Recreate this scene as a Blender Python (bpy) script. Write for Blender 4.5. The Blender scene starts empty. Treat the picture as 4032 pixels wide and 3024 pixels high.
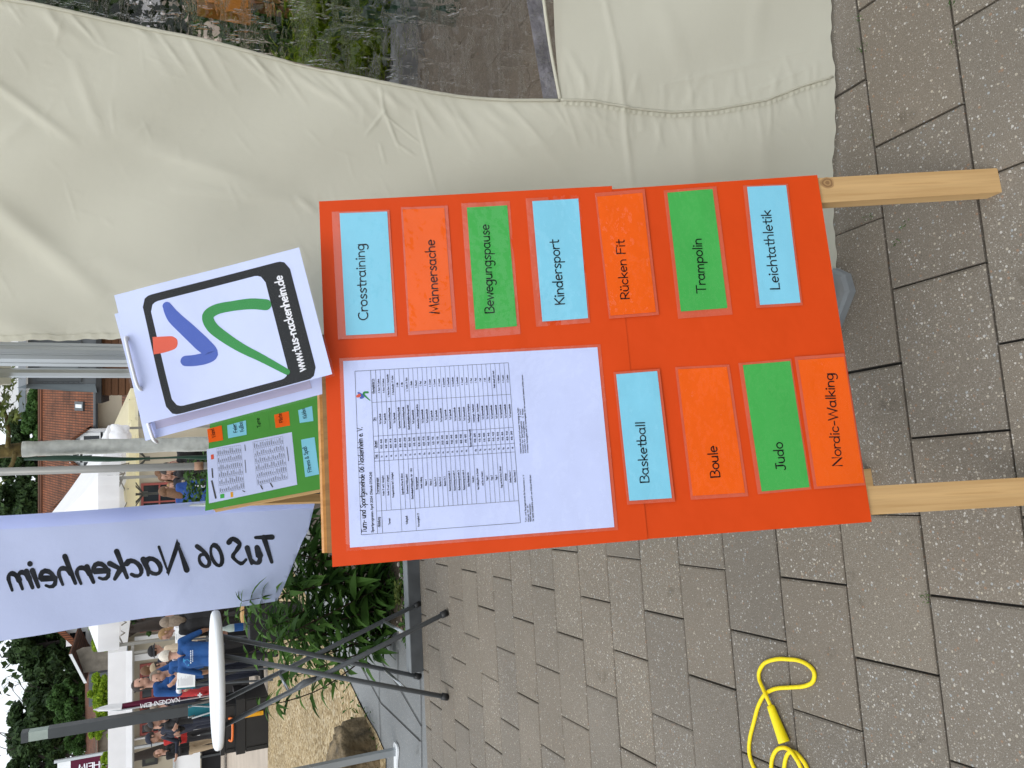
import bpy, math, random
import numpy as np
from mathutils import Vector, Matrix
random.seed(7); np.random.seed(7)
SC = bpy.context.scene; COL = SC.collection

# ------------------------------------------------------------------ camera
FPX, PITCH, CAMH = 3028.0, math.radians(24.6), 1.412
cp, sp = math.cos(PITCH), math.sin(PITCH)
RT, FW, DN = np.array([1., 0, 0]), np.array([0, cp, -sp]), np.array([0, -sp, -cp])
CAM = np.array([0, 0, CAMH])
cam = bpy.data.cameras.new('camera'); camo = bpy.data.objects.new('camera', cam); COL.objects.link(camo)
cam.sensor_fit = 'HORIZONTAL'; cam.sensor_width = 36; cam.lens = FPX / 4032 * 36
cam.clip_start = 0.02; cam.clip_end = 2000
m = Matrix.Identity(4)
for i in range(3):
    m[i][0] = DN[i]; m[i][1] = RT[i]; m[i][2] = -FW[i]; m[i][3] = CAM[i]
camo.matrix_world = m
SC.camera = camo
# ------------------------------------------------------------------ sky, sun, exposure
w = bpy.data.worlds.new("World"); SC.world = w; w.use_nodes = True
nt = w.node_tree; nt.nodes.clear()
sky = nt.nodes.new('ShaderNodeTexSky'); sky.sky_type = 'NISHITA'; sky.sun_disc = False
SUN_EL, SUN_AZ = math.radians(58), math.radians(215)     # overcast, light from behind the viewer and above
sky.sun_elevation = SUN_EL; sky.sun_rotation = SUN_AZ; sky.dust_density = 4.0; sky.air_density = 1.0; sky.ozone_density = 1.0
hs = nt.nodes.new('ShaderNodeHueSaturation'); hs.inputs['Saturation'].default_value = 0.22; hs.inputs['Value'].default_value = 1.0
bg = nt.nodes.new('ShaderNodeBackground'); bg.inputs['Strength'].default_value = 0.15
ow = nt.nodes.new('ShaderNodeOutputWorld')
cloud = nt.nodes.new('ShaderNodeMix'); cloud.data_type = 'RGBA'; cloud.inputs[0].default_value = 0.72; cloud.inputs[7].default_value = (5.9, 6.35, 6.75, 1)   # even cloud cover over the clear sky
nt.links.new(sky.outputs[0], hs.inputs['Color']); nt.links.new(hs.outputs[0], cloud.inputs[6]); nt.links.new(cloud.outputs[2], bg.inputs['Color']); nt.links.new(bg.outputs[0], ow.inputs['Surface'])
sl = bpy.data.lights.new('sun', 'SUN'); sl.energy = 0.6; sl.angle = math.radians(30); sl.color = (1, 0.97, 0.93)
so = bpy.data.objects.new('sun', sl); COL.objects.link(so)
sd = Vector((math.sin(SUN_AZ) * math.cos(SUN_EL), math.cos(SUN_AZ) * math.cos(SUN_EL), math.sin(SUN_EL)))
so.rotation_euler = (-sd).to_track_quat('-Z', 'Y').to_euler()
SC.view_settings.view_transform = 'Standard'; SC.view_settings.look = 'None'
SC.view_settings.exposure = 0.58; SC.view_settings.gamma = 1.0
SC.cycles.max_bounces = 8; SC.cycles.transparent_max_bounces = 24

# ------------------------------------------------------------------ picture point -> place
def camray(X, Y): return np.array([1512 - Y, X - 2016, FPX]) / FPX
def wray(X, Y):
    r = camray(X, Y); return r[0] * RT + r[1] * DN + r[2] * FW
def g(X, Y, z=0.0):
    r = wray(X, Y); return CAM + r * ((z - CAMH) / r[2])
def at(X, Y, y):
    r = wray(X, Y); return CAM + r * (y / r[1])
def onpl(X, Y, n, d):                     # plane n.q = d
    r = wray(X, Y); return CAM + r * ((d - n @ CAM) / (n @ r))

# ------------------------------------------------------------------ mesh builder
class MB:
    def __init__(s): s.v = []; s.f = []; s.m = []; s.uv = []; s.smooth = False
    def face(s, pts, mi=0, uv=None):
        b = len(s.v); s.v += [tuple(float(c) for c in p) for p in pts]
        s.f.append(tuple(range(b, b + len(pts)))); s.m.append(mi)
        s.uv.append(uv if uv else [(0, 0)] * len(pts))
    def quad(s, a, b, c, d, mi=0):        # uv in metres: u along a-b, v along a-d
        a, b, c, d = [np.array(q, float) for q in (a, b, c, d)]
        L = np.linalg.norm(b - a); H = np.linalg.norm(d - a)
        s.face([a, b, c, d], mi, [(0, 0), (L, 0), (L, H), (0, H)])
    def box(s, o, ax, ay, az, mi=0):      # corner and three edge vectors
        o, ax, ay, az = [np.array(q, float) for q in (o, ax, ay, az)]
        if np.dot(np.cross(ax, ay), az) < 0: o = o + az; az = -az
        p = lambda i, j, k: o + ax * i + ay * j + az * k
        s.quad(p(0, 0, 1), p(1, 0, 1), p(1, 1, 1), p(0, 1, 1), mi); s.quad(p(1, 0, 0), p(0, 0, 0), p(0, 1, 0), p(1, 1, 0), mi)
        s.quad(p(0, 0, 0), p(1, 0, 0), p(1, 0, 1), p(0, 0, 1), mi); s.quad(p(1, 1, 0), p(0, 1, 0), p(0, 1, 1), p(1, 1, 1), mi)
        s.quad(p(0, 0, 0), p(0, 0, 1), p(0, 1, 1), p(0, 1, 0), mi); s.quad(p(1, 1, 0), p(1, 1, 1), p(1, 0, 1), p(1, 0, 0), mi)
        return s
    def abox(s, x0, x1, y0, y1, z0, z1, mi=0):
        return s.box((x0, y0, z0), (x1 - x0, 0, 0), (0, y1 - y0, 0), (0, 0, z1 - z0), mi)
    def grid(s, P, mi=0, UV=None):        # P[r][c]
        R, C = len(P), len(P[0]); b = len(s.v)
        for row in P: s.v += [tuple(float(c) for c in q) for q in row]
        for r in range(R - 1):
            for c in range(C - 1):
                q = (b + r * C + c, b + r * C + c + 1, b + (r + 1) * C + c + 1, b + (r + 1) * C + c)
                s.f.append(q); s.m.append(mi)
                s.uv.append([(0, 0)] * 4 if UV is None else [UV[r][c], UV[r][c + 1], UV[r + 1][c + 1], UV[r + 1][c]])
        return s
    def tube(s, path, rad, n=10, mi=0, cap=True, flat=1.0):
        path = [np.array(p, float) for p in path]; k = len(path)
        rad = [rad] * k if np.isscalar(rad) else list(rad)
        b = len(s.v); prev = None
        for i in range(k):
            t = path[min(i + 1, k - 1)] - path[max(i - 1, 0)]; t /= (np.linalg.norm(t) + 1e-12)
            if prev is None:
                a = np.array([0, 0, 1.]) if abs(t[2]) < .9 else np.array([1., 0, 0])
                u = np.cross(t, a)
            else: u = prev - t * (prev @ t)
            u /= np.linalg.norm(u); prev = u; vv = np.cross(t, u)
            for j in range(n):
                an = 2 * math.pi * j / n
                s.v.append(tuple(path[i] + rad[i] * (u * math.cos(an) + vv * math.sin(an) * flat)))
        for i in range(k - 1):
            for j in range(n):
                j2 = (j + 1) % n
                s.f.append((b + i * n + j, b + i * n + j2, b + (i + 1) * n + j2, b + (i + 1) * n + j)); s.m.append(mi); s.uv.append([(j / n, i), ((j + 1) / n, i), ((j + 1) / n, i + 1), (j / n, i + 1)])
        if cap:
            s.f.append(tuple(b + j for j in reversed(range(n)))); s.m.append(mi); s.uv.append([(0, 0)] * n)
            s.f.append(tuple(b + (k - 1) * n + j for j in range(n))); s.m.append(mi); s.uv.append([(0, 0)] * n)
        return s
    def ell(s, c, r, nu=12, nv=8, mi=0, keep=None, M=None):
        c = np.array(c, float); b = len(s.v); dirs = []
        for i in range(nv + 1):
            th = math.pi * i / nv
            for j in range(nu):
                ph = 2 * math.pi * j / nu
                d = np.array([math.sin(th) * math.cos(ph), math.sin(th) * math.sin(ph), math.cos(th)])
                dirs.append(d); q = d * np.array(r)
                if M is not None: q = M @ q
                s.v.append(tuple(c + q))
        for i in range(nv):
            for j in range(nu):
                j2 = (j + 1) % nu; ids = (i * nu + j, (i + 1) * nu + j, (i + 1) * nu + j2, i * nu + j2)
                if keep and not keep(sum(dirs[q] for q in ids) / 4): continue
                s.f.append(tuple(b + q for q in ids)); s.m.append(mi); s.uv.append([(0, 0)] * 4)
        return s
    def build(s, name, mats, parent=None, smooth=False):
        if not isinstance(mats, (list, tuple)): mats = [mats]
        off = np.zeros(3); p = parent
        while p is not None: off += np.array(p.location); p = p.parent
        V = np.array(s.v, float).reshape(-1, 3) - off
        me = bpy.data.meshes.new(name); me.from_pydata(V.tolist(), [], s.f); 
        for x in mats: me.materials.append(x)
        me.polygons.foreach_set('material_index', s.m)
        if smooth or s.smooth: me.polygons.foreach_set('use_smooth', [True] * len(s.f))
        ul = me.uv_layers.new(name='uv'); ul.data.foreach_set('uv', [c for f in s.uv for q in f for c in q])
        me.validate(); me.update()
        o = bpy.data.objects.new(name, me); COL.objects.link(o)
        if parent is not None: o.parent = parent
        return o
def tag(o, label=None, cat=None, group=None, kind=None):
    if label: o['label'] = label
    if cat: o['category'] = cat
    if group: o['group'] = group
    if kind: o['kind'] = kind
    return o
def thing(name, label, cat, loc, group=None):
    o = bpy.data.objects.new(name, None); COL.objects.link(o); o.location = [float(c) for c in loc]; o.empty_display_size = .1
    return tag(o, label, cat, group)
def dup(root, loc, label=None, group=None, rotz=None):
    r = root.copy(); COL.objects.link(r); r.location = [float(c) for c in loc]
    if label: r['label'] = label
    if group: r['group'] = group
    if rotz is not None: r.rotation_euler.z = rotz
    for ch in list(root.children):
        c = ch.copy(); COL.objects.link(c); c.parent = r
        for gch in list(ch.children):
            d = gch.copy(); COL.objects.link(d); d.parent = c
    return r

# ------------------------------------------------------------------ materials
class NT:
    def __init__(s, name):
        s.mat = bpy.data.materials.new(name); s.mat.use_nodes = True; s.t = s.mat.node_tree; s.t.nodes.clear()
        s.out = s.n('ShaderNodeOutputMaterial')
    def n(s, t, **k):
        x = s.t.nodes.new(t)
        for a, v in k.items(): setattr(x, a, v)
        return x
    def l(s, a, b): s.t.links.new(a, b)
    def pr(s, col=(.5, .5, .5), rough=.6, metal=0., spec=.5):
        p = s.n('ShaderNodeBsdfPrincipled'); p.inputs['Base Color'].default_value = (*col, 1); p.inputs['Roughness'].default_value = rough
        p.inputs['Metallic'].default_value = metal; p.inputs['Specular IOR Level'].default_value = spec
        s.l(p.outputs[0], s.out.inputs['Surface']); s.p = p; return p
    def co(s, uv=False, scale=(1, 1, 1), rot=(0, 0, 0)):
        c = s.n('ShaderNodeTexCoord'); mp = s.n('ShaderNodeMapping'); mp.inputs['Scale'].default_value = scale; mp.inputs['Rotation'].default_value = rot
        s.l(c.outputs['UV' if uv else 'Object'], mp.inputs['Vector']); return mp.outputs[0]
    def noise(s, vec, scale, detail=3, rough=.5):
        x = s.n('ShaderNodeTexNoise'); x.inputs['Scale'].default_value = scale; x.inputs['Detail'].default_value = detail; x.inputs['Roughness'].default_value = rough
        s.l(vec, x.inputs['Vector']); return x
    def ramp(s, fac, stops, interp='LINEAR'):
        r = s.n('ShaderNodeValToRGB'); cr = r.color_ramp; cr.interpolation = interp
        while len(cr.elements) < len(stops): cr.elements.new(.5)
        for e, (p, c) in zip(cr.elements, stops): e.position = p; e.color = (*c, 1) if len(c) == 3 else c
        s.l(fac, r.inputs['Fac']); return r.outputs['Color']
    def mix(s, fac, a, b, mode='MIX'):
        x = s.n('ShaderNodeMix', data_type='RGBA', blend_type=mode)
        for so, q in ((x.inputs[0], fac), (x.inputs[6], a), (x.inputs[7], b)):
            if isinstance(q, (int, float)): so.default_value = q
            elif isinstance(q, tuple): so.default_value = (*q, 1)
            else: s.l(q, so)
        return x.outputs[2]
    def bump(s, h, dist=.002, strength=1.0, prev=None):
        b = s.n('ShaderNodeBump'); b.inputs['Distance'].default_value = dist; b.inputs['Strength'].default_value = strength
        s.l(h, b.inputs['Height'])
        if prev is not None: s.l(prev, b.inputs['Normal'])
        return b.outputs[0]
def mat(name, col, rough=.6, var=.12, vs=6, bump=0., bs=60, metal=0., spec=.5, uv=False):
    t = NT(name); p = t.pr(col, rough, metal, spec); v = t.co(uv)
    if var:
        n = t.noise(v, vs, 4)
        lo = tuple(c * (1 - var) for c in col); hi = tuple(min(1, c * (1 + var)) for c in col)
        t.l(t.ramp(n.outputs['Fac'], [(.3, lo), (.7, hi)]), p.inputs['Base Color'])
    if bump:
        n2 = t.noise(v, bs, 3); t.l(t.bump(n2.outputs['Fac'], bump), p.inputs['Normal'])
    return t.mat
def foliage(name, dark, light, trans=.25):
    t = NT(name); p = t.pr(dark, .65, 0, .22); gm = t.n('ShaderNodeNewGeometry')
    c = t.ramp(gm.outputs['Random Per Island'], [(0, dark), (.6, tuple((a + b) / 2 for a, b in zip(dark, light))), (1, light)])
    t.l(c, p.inputs['Base Color']); tr = t.n('ShaderNodeBsdfTranslucent'); t.l(c, tr.inputs['Color'])
    ms = t.n('ShaderNodeMixShader'); ms.inputs[0].default_value = trans
    t.l(p.outputs[0], ms.inputs[1]); t.l(tr.outputs[0], ms.inputs[2]); t.l(ms.outputs[0], t.out.inputs['Surface']); return t.mat
def speckled(name, base, dark, light_amt=.5, coarse=150, island=True):
    t = NT(name); p = t.pr(base, .75, 0, .3); v = t.co()
    n = t.noise(v, 3.5, 4); c = t.ramp(n.outputs['Fac'], [(.25, dark), (.75, base)])
    fine = t.noise(v, 420, 2); c = t.mix(.35, c, t.ramp(fine.outputs['Fac'], [(.35, tuple(x * .55 for x in base)), (.65, tuple(x * 1.35 for x in base))]))
    for sc, th, rad, st in ((coarse * 3.2, .55, .44, [(0, (.26, .23, .19)), (.4, (.36, .33, .28)), (.75, (.07, .065, .06)), (.9, (.42, .40, .37))]), (coarse * 1.9, .70, .42, [(0, (.30, .27, .23)), (.45, (.46, .43, .38)), (.75, (.55, .53, .50)), (1, (.12, .11, .11))]),
                            (coarse, .80, .40, [(0, (.52, .47, .38)), (.35, (.62, .60, .56)), (.6, (.36, .40, .42)), (.8, (.30, .17, .10)), (1, (.07, .07, .08))])):
        vo = t.n('ShaderNodeTexVoronoi'); vo.inputs['Scale'].default_value = sc; t.l(v, vo.inputs['Vector'])
        sep = t.n('ShaderNodeSeparateColor'); t.l(vo.outputs['Color'], sep.inputs[0])
        a = t.n('ShaderNodeMath', operation='GREATER_THAN'); t.l(sep.outputs[0], a.inputs[0]); a.inputs[1].default_value = th
        rr = t.n('ShaderNodeMath', operation='MULTIPLY'); t.l(sep.outputs[2], rr.inputs[0]); rr.inputs[1].default_value = rad
        r2 = t.n('ShaderNodeMath', operation='ADD'); t.l(rr.outputs[0], r2.inputs[0]); r2.inputs[1].default_value = .12
        b = t.n('ShaderNodeMath', operation='LESS_THAN'); t.l(vo.outputs['Distance'], b.inputs[0]); t.l(r2.outputs[0], b.inputs[1])
        ab = t.n('ShaderNodeMath', operation='MULTIPLY'); t.l(a.outputs[0], ab.inputs[0]); t.l(b.outputs[0], ab.inputs[1])
        am = t.n('ShaderNodeMath', operation='MULTIPLY'); t.l(ab.outputs[0], am.inputs[0]); am.inputs[1].default_value = light_amt
        c = t.mix(am.outputs[0], c, t.ramp(sep.outputs[1], st, 'CONSTANT'))
    if island:
        gm = t.n('ShaderNodeNewGeometry'); f = t.ramp(gm.outputs['Random Per Island'], [(0, (.92, .92, .93)), (.35, (.98, .98, .98)), (.7, (1.02, 1., .98)), (1, (1.06, 1.05, 1.03))])
        c = t.mix(1.0, c, f, 'MULTIPLY')
    big = t.noise(v, 1.1, 5); c = t.mix(1.0, c, t.ramp(big.outputs['Fac'], [(.3, (.86, .86, .86)), (.65, (1.05, 1.05, 1.05))]), 'MULTIPLY')
    st_ = t.noise(v, 7.5, 6, .65); c = t.mix(1.0, c, t.ramp(st_.outputs['Fac'], [(.30, (.76, .75, .73)), (.38, (1, 1, 1)), (.68, (1, 1, 1)), (.78, (1.14, 1.13, 1.10))]), 'MULTIPLY')
    t.l(c, p.inputs['Base Color']); t.l(t.bump(fine.outputs['Fac'], .0012), p.inputs['Normal']); return t.mat
def wood(name, a, b, rough=.6, sc=1.0):
    t = NT(name); p = t.pr(a, rough, 0, .3)
    v = t.co(True, (2.2 * sc, 55 * sc, 1)); n = t.noise(v, 1.0, 4, .6)
    v2 = t.co(True, (6 * sc, 240 * sc, 1)); n2 = t.noise(v2, 1.0, 2)
    c = t.ramp(n.outputs['Fac'], [(.3, b), (.5, a), (.62, tuple(x * 1.12 for x in a)), (.72, b)]); c = t.mix(.25, c, t.ramp(n2.outputs['Fac'], [(.35, b), (.7, a)]))
    t.l(c, p.inputs['Base Color']); t.l(t.bump(n2.outputs['Fac'], .0006), p.inputs['Normal']); return t.mat
def tiles(name, a, b, c3, w_=.22, h_=.32):
    t = NT(name); p = t.pr(a, .8, 0, .2); v = t.co(True)
    br = t.n('ShaderNodeTexBrick'); br.offset = .0; br.inputs['Scale'].default_value = 1; br.inputs['Brick Width'].default_value = w_; br.inputs['Row Height'].default_value = h_
    br.inputs['Mortar Size'].default_value = .028; br.inputs['Mortar Smooth'].default_value = .6
    br.inputs['Color1'].default_value = (*a, 1); br.inputs['Color2'].default_value = (*b, 1); br.inputs['Mortar'].default_value = (*c3, 1); t.l(v, br.inputs['Vector'])
    n = t.noise(v, .9, 6, .65); c = t.mix(1., br.outputs['Color'], t.ramp(n.outputs['Fac'], [(.32, (.5, .50, .48)), (.5, (.95, .95, .92)), (.68, (1.25, 1.12, 1.))]), 'MULTIPLY')
    t.l(c, p.inputs['Base Color']); t.l(t.bump(br.outputs['Fac'], -.03), p.inputs['Normal']); return t.mat
def paper(name, col, rough=.5, gloss=.35, tr=0.):
    t = NT(name); p = t.pr(col, rough, 0, gloss); v = t.co(); n = t.noise(v, 9, 3)
    t.l(t.ramp(n.outputs['Fac'], [(.3, tuple(c * .965 for c in col)), (.7, tuple(min(1, c * 1.02) for c in col))]), p.inputs['Base Color'])
    t.l(t.bump(n.outputs['Fac'], .004), p.inputs['Normal'])
    if tr:
        x = t.n('ShaderNodeBsdfTranslucent'); x.inputs['Color'].default_value = (*col, 1); ms = t.n('ShaderNodeMixShader'); ms.inputs[0].default_value = tr
        t.l(p.outputs[0], ms.inputs[1]); t.l(x.outputs[0], ms.inputs[2]); t.l(ms.outputs[0], t.out.inputs['Surface'])
    return t.mat
def film(name, amount=1.0, bumpd=.0016, bs=14, rough=.07, tint=(1, 1, 1)):          # clear laminate / vinyl: transparent with a wavy gloss
    t = NT(name); v = t.co(); n = t.noise(v, bs, 3, .55); n2 = t.noise(v, bs * 5, 2)
    nb = t.bump(n.outputs['Fac'], bumpd * 6); nb = t.bump(n2.outputs['Fac'], bumpd * .5, 1, nb)
    tr = t.n('ShaderNodeBsdfTransparent'); tr.inputs['Color'].default_value = (*tint, 1); gl = t.n('ShaderNodeBsdfGlossy'); gl.inputs['Roughness'].default_value = rough
    lw_ = t.n('ShaderNodeLayerWeight'); lw_.inputs['Blend'].default_value = .5; t.l(nb, lw_.inputs['Normal']); t.l(nb, gl.inputs['Normal'])
    pw_ = t.n('ShaderNodeMath', operation='POWER'); t.l(lw_.outputs['Facing'], pw_.inputs[0]); pw_.inputs[1].default_value = 4.5
    ma = t.n('ShaderNodeMath', operation='MULTIPLY_ADD'); t.l(pw_.outputs[0], ma.inputs[0]); ma.inputs[1].default_value = .8; ma.inputs[2].default_value = .030
    mu = t.n('ShaderNodeMath', operation='MULTIPLY'); t.l(ma.outputs[0], mu.inputs[0]); mu.inputs[1].default_value = amount; mu.use_clamp = True
    ms = t.n('ShaderNodeMixShader'); t.l(mu.outputs[0], ms.inputs[0]); t.l(tr.outputs[0], ms.inputs[1]); t.l(gl.outputs[0], ms.inputs[2]); t.l(ms.outputs[0], t.out.inputs['Surface'])
    return t.mat
def vinylmat(name):
    t = NT(name); v = t.co(False, (1, 1, 1)); n = t.noise(v, 9, 3, .55); v2 = t.co(False, (14, 14, 60), (.3, .5, .2)); n2 = t.noise(v2, 1.0, 4, .6); v3 = t.co(False, (60, 20, 16), (.2, -.7, .4)); n3 = t.noise(v3, 1.0, 3, .6)
    sc_ = t.ramp(n2.outputs['Fac'], [(.52, (0, 0, 0)), (.60, (1, 1, 1)), (.66, (0, 0, 0))]); s3 = t.ramp(n3.outputs['Fac'], [(.56, (0, 0, 0)), (.62, (1, 1, 1)), (.68, (0, 0, 0))])
    nb = t.bump(n.outputs['Fac'], .03); nb = t.bump(sc_, .004, 1, nb); nb = t.bump(s3, .004, 1, nb)
    rf_ = t.n('ShaderNodeBsdfRefraction'); rf_.inputs['IOR'].default_value = 1.042; rf_.inputs['Roughness'].default_value = .06; rf_.inputs['Color'].default_value = (.70, .65, .63, 1); t.l(nb, rf_.inputs['Normal'])
    gl = t.n('ShaderNodeBsdfGlossy'); gl.inputs['Roughness'].default_value = .09; t.l(nb, gl.inputs['Normal'])
    lw_ = t.n('ShaderNodeLayerWeight'); lw_.inputs['Blend'].default_value = .5; t.l(nb, lw_.inputs['Normal']); pw_ = t.n('ShaderNodeMath', operation='POWER'); t.l(lw_.outputs['Facing'], pw_.inputs[0]); pw_.inputs[1].default_value = 3.2
    ma = t.n('ShaderNodeMath', operation='MULTIPLY_ADD'); t.l(pw_.outputs[0], ma.inputs[0]); ma.inputs[1].default_value = .7; ma.inputs[2].default_value = .045; ma.use_clamp = True
    ms = t.n('ShaderNodeMixShader'); t.l(ma.outputs[0], ms.inputs[0]); t.l(rf_.outputs[0], ms.inputs[1]); t.l(gl.outputs[0], ms.inputs[2])
    lp_tr = t.n('ShaderNodeBsdfTransparent'); lp_tr.inputs['Color'].default_value = (.70, .65, .63, 1); m2 = t.n('ShaderNodeMixShader'); m2.inputs[0].default_value = .35; t.l(ms.outputs[0], m2.inputs[1]); t.l(lp_tr.outputs[0], m2.inputs[2]); t.l(m2.outputs[0], t.out.inputs['Surface']); return t.mat
def fabric(name, col, tr=.25, weave=1400, rough=.75, wr=0.):
    t = NT(name); p = t.pr(col, rough, 0, .25); v = t.co(); n = t.noise(v, weave, 1); n2 = t.noise(v, 3, 4)
    t.l(t.ramp(n2.outputs['Fac'], [(.3, tuple(c * .95 for c in col)), (.7, tuple(min(1, c * 1.03) for c in col))]), p.inputs['Base Color'])
    nb = t.bump(n.outputs['Fac'], .0003)
    if wr: nb = t.bump(t.noise(v, 11, 4, .6).outputs['Fac'], wr, 1, nb)
    t.l(nb, p.inputs['Normal'])
    x = t.n('ShaderNodeBsdfTranslucent'); x.inputs['Color'].default_value = (*col, 1); ms = t.n('ShaderNodeMixShader'); ms.inputs[0].default_value = tr
    t.l(p.outputs[0], ms.inputs[1]); t.l(x.outputs[0], ms.inputs[2]); t.l(ms.outputs[0], t.out.inputs['Surface']); return t.mat

K = dict(
    paver=speckled('paver_concrete', (.195, .168, .135), (.158, .137, .110), .62, 185),
    slab=speckled('slab_concrete', (.21, .22, .225), (.175, .182, .187), .35, 120, False),
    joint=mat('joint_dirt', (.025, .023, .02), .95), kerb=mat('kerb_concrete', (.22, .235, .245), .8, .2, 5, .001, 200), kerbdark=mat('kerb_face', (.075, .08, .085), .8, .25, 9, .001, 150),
    orange=paper('orange_paper', (.67, .062, .006), .5, .2), green=paper('green_paper', (.07, .30, .045), .55, .3), bluepaper=paper('blue_paper', (.008, .17, .36), .55, .3),
    c_blue=paper('card_blue', (.24, .62, .80), .5, .2), c_orange=paper('card_orange', (.87, .118, .006), .5, .2), c_green=paper('card_green', (.065, .42, .085), .5, .2),
    white=paper('white_paper', (.60, .665, .955), .5, .2), pouch=paper('laminate_rim', (.66, .112, .055), .3, .5), rimclear=paper('laminate_rim_clear', (.66, .67, .66), .25, .6),
    ink=mat('black_ink', (.009, .009, .011), .7, 0, spec=.08), inkwhite=mat('white_ink', (.8, .8, .85), .5, 0), printblack=mat('black_print', (.011, .012, .014), .4, 0, spec=.15),
    film=film('laminate_film', .9), film2=film('laminate_film_smooth', .7, .0007, 7),
    pine=wood('pine', (.56, .36, .165), (.44, .26, .105)), pinedark=wood('pine_shaded', (.30, .165, .06), (.2, .10, .035)), pineorange=wood('pine_lit', (.60, .29, .09), (.40, .17, .045)),  # darker and brighter pine copies paint shade and light on the top rails
    canvas=fabric('tent_canvas', (.69, .67, .56), .3, wr=.0015), flag=fabric('flag_cloth', (.62, .69, .97), .45, 1200, .8, .003),
    whitecloth=fabric('white_canopy', (.90, .91, .94), .35, 500), creamcloth=fabric('cream_canopy', (.95, .91, .70), .68, 500),
    vinyl=vinylmat('window_vinyl'), frost=mat('frosted_hem', (.36, .40, .47), .25, .35, 25, .01, 40),
    alu=mat('aluminium', (.50, .53, .55), .38, .08, 3, 0, 60, .75), alup=mat('grey_pole', (.27, .265, .245), .45, .06, 3, 0, 60, .25), steel=mat('anthracite_steel', (.055, .062, .068), .45, .1, 4, 0, 60, .2),
    legs=mat('grey_lacquer', (.105, .115, .125), .42, .08, 4), zinc=mat('zinc', (.55, .57, .58), .3, .1, 8, 0, 60, .9), black=mat('black_plastic', (.012, .012, .013), .5, .1), blackcloth=mat('black_cloth', (.009, .009, .011), .9, .2),
    plasticw=mat('white_plastic', (.78, .80, .82), .35, .03, 3), yellow=mat('yellow_rope', (.88, .68, .0), .55, .08, 120, .0008, 500), yellowp=mat('yellow_plastic', (.90, .72, .0), .35, .02),
    ziptie=mat('zip_tie', (.78, .79, .84), .35, 0), stone=mat('concrete_weight', (.24, .255, .265), .85, .15, 10, .002, 90),
    boulder=mat('boulder_rock', (.17, .125, .07), .95, .65, 9, .03, 22), soil=mat('planter_soil', (.05, .036, .022), .95, .4, 30, .01, 60),
    stem=mat('plant_stem', (.045, .025, .015), .7), bark=mat('lichen_bark', (.13, .095, .03), .9, .5, 18, .01, 30), whitebark=mat('whitewashed_bark', (.60, .61, .57), .9, .16, 14, .008, 22),
    leafA=foliage('leaf_planter', (.022, .06, .012), (.095, .20, .035), .3), leafB=foliage('leaf_dark_tree', (.012, .028, .009), (.05, .095, .026), .2), leafC=foliage('leaf_mid_tree', (.022, .055, .012), (.075, .16, .035), .25),
    leafD=foliage('leaf_lime', (.10, .19, .008), (.34, .46, .03), .4), leafE=foliage('leaf_maple', (.05, .075, .015), (.17, .20, .05), .3), twig=mat('bare_twig', (.05, .04, .035), .9),
    roof=tiles('roof_tiles', (.235, .088, .045), (.17, .066, .036), (.085, .04, .027), .115, .36), roof2=tiles('roof_tiles_old', (.19, .078, .045), (.14, .066, .044), (.07, .04, .03), .115, .36),
    render=mat('cream_render', (.56, .49, .38), .9, .08, .8), whitewall=mat('white_render', (.72, .73, .74), .9, .05, .8), beigewall=mat('beige_render', (.40, .36, .28), .9, .1, .8), stonewall=mat('rubble_wall', (.20, .17, .135), .95, .35, 3, .02, 8),
    glass=mat('dark_glass', (.02, .025, .03), .12, .3, 1.5), glassgrey=mat('grey_blind', (.12, .14, .15), .4, .1, 1), redframe=mat('red_window_frame', (.26, .06, .05), .6), whiteframe=mat('white_frame', (.75, .76, .76), .5, .03),
    cladding=mat('slate_cladding', (.085, .095, .105), .6, .12, 3), claddingl=mat('zinc_fascia', (.15, .18, .20), .5, .06, 2), timber=wood('timber_slats', (.12, .055, .025), (.07, .03, .014), .7, .4),
    greenmetal=mat('green_metal', (.006, .045, .022), .5, .1), maroon=fabric('maroon_cloth', (.10, .012, .035), .2, 500), teal=fabric('teal_cloth', (.02, .16, .20), .15, 500), redcloth=mat('red_fabric', (.42, .02, .022), .7, .2, 20),
    orangep=mat('orange_plastic', (.75, .16, .02), .4, 0), amber=mat('amber_latch', (.75, .36, .01), .4, 0), tablewood=wood('pale_wood', (.36, .29, .21), (.26, .2, .14)),
    lampglass=mat('lamp_glass', (.30, .36, .33), .15, .2, 3), logo_o=paper('print_orange', (.72, .10, .05)), logo_b=paper('print_blue', (.055, .11, .46)), logo_g=paper('print_green', (.02, .25, .05)), lavender=paper('printed_reverse', (.50, .47, .62), .5, .2),
)
def gravelmat():
    t = NT('gravel'); p = t.pr((.45, .36, .22), .95, 0, .1); v = t.co(False, (1, 1, 1)); vo = t.n('ShaderNodeTexVoronoi'); vo.inputs['Scale'].default_value = 38; t.l(v, vo.inputs['Vector'])
    sep = t.n('ShaderNodeSeparateColor'); t.l(vo.outputs['Color'], sep.inputs[0])
    c = t.ramp(sep.outputs[0], [(0, (.18, .13, .07)), (.3, (.32, .24, .135)), (.7, (.43, .335, .20)), (1, (.54, .46, .33))]); n = t.noise(v, 1.3, 5)
    c = t.mix(1., c, t.ramp(n.outputs['Fac'], [(.3, (.8, .79, .77)), (.7, (1.08, 1.06, 1.02))]), 'MULTIPLY'); t.l(c, p.inputs['Base Color']); t.l(t.bump(vo.outputs['Distance'], -.012), p.inputs['Normal']); return t.mat
K['gravel'] = gravelmat()
K['farground'] = mat('far_paving', (.44, .37, .30), .9, .12, 1.5)

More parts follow.
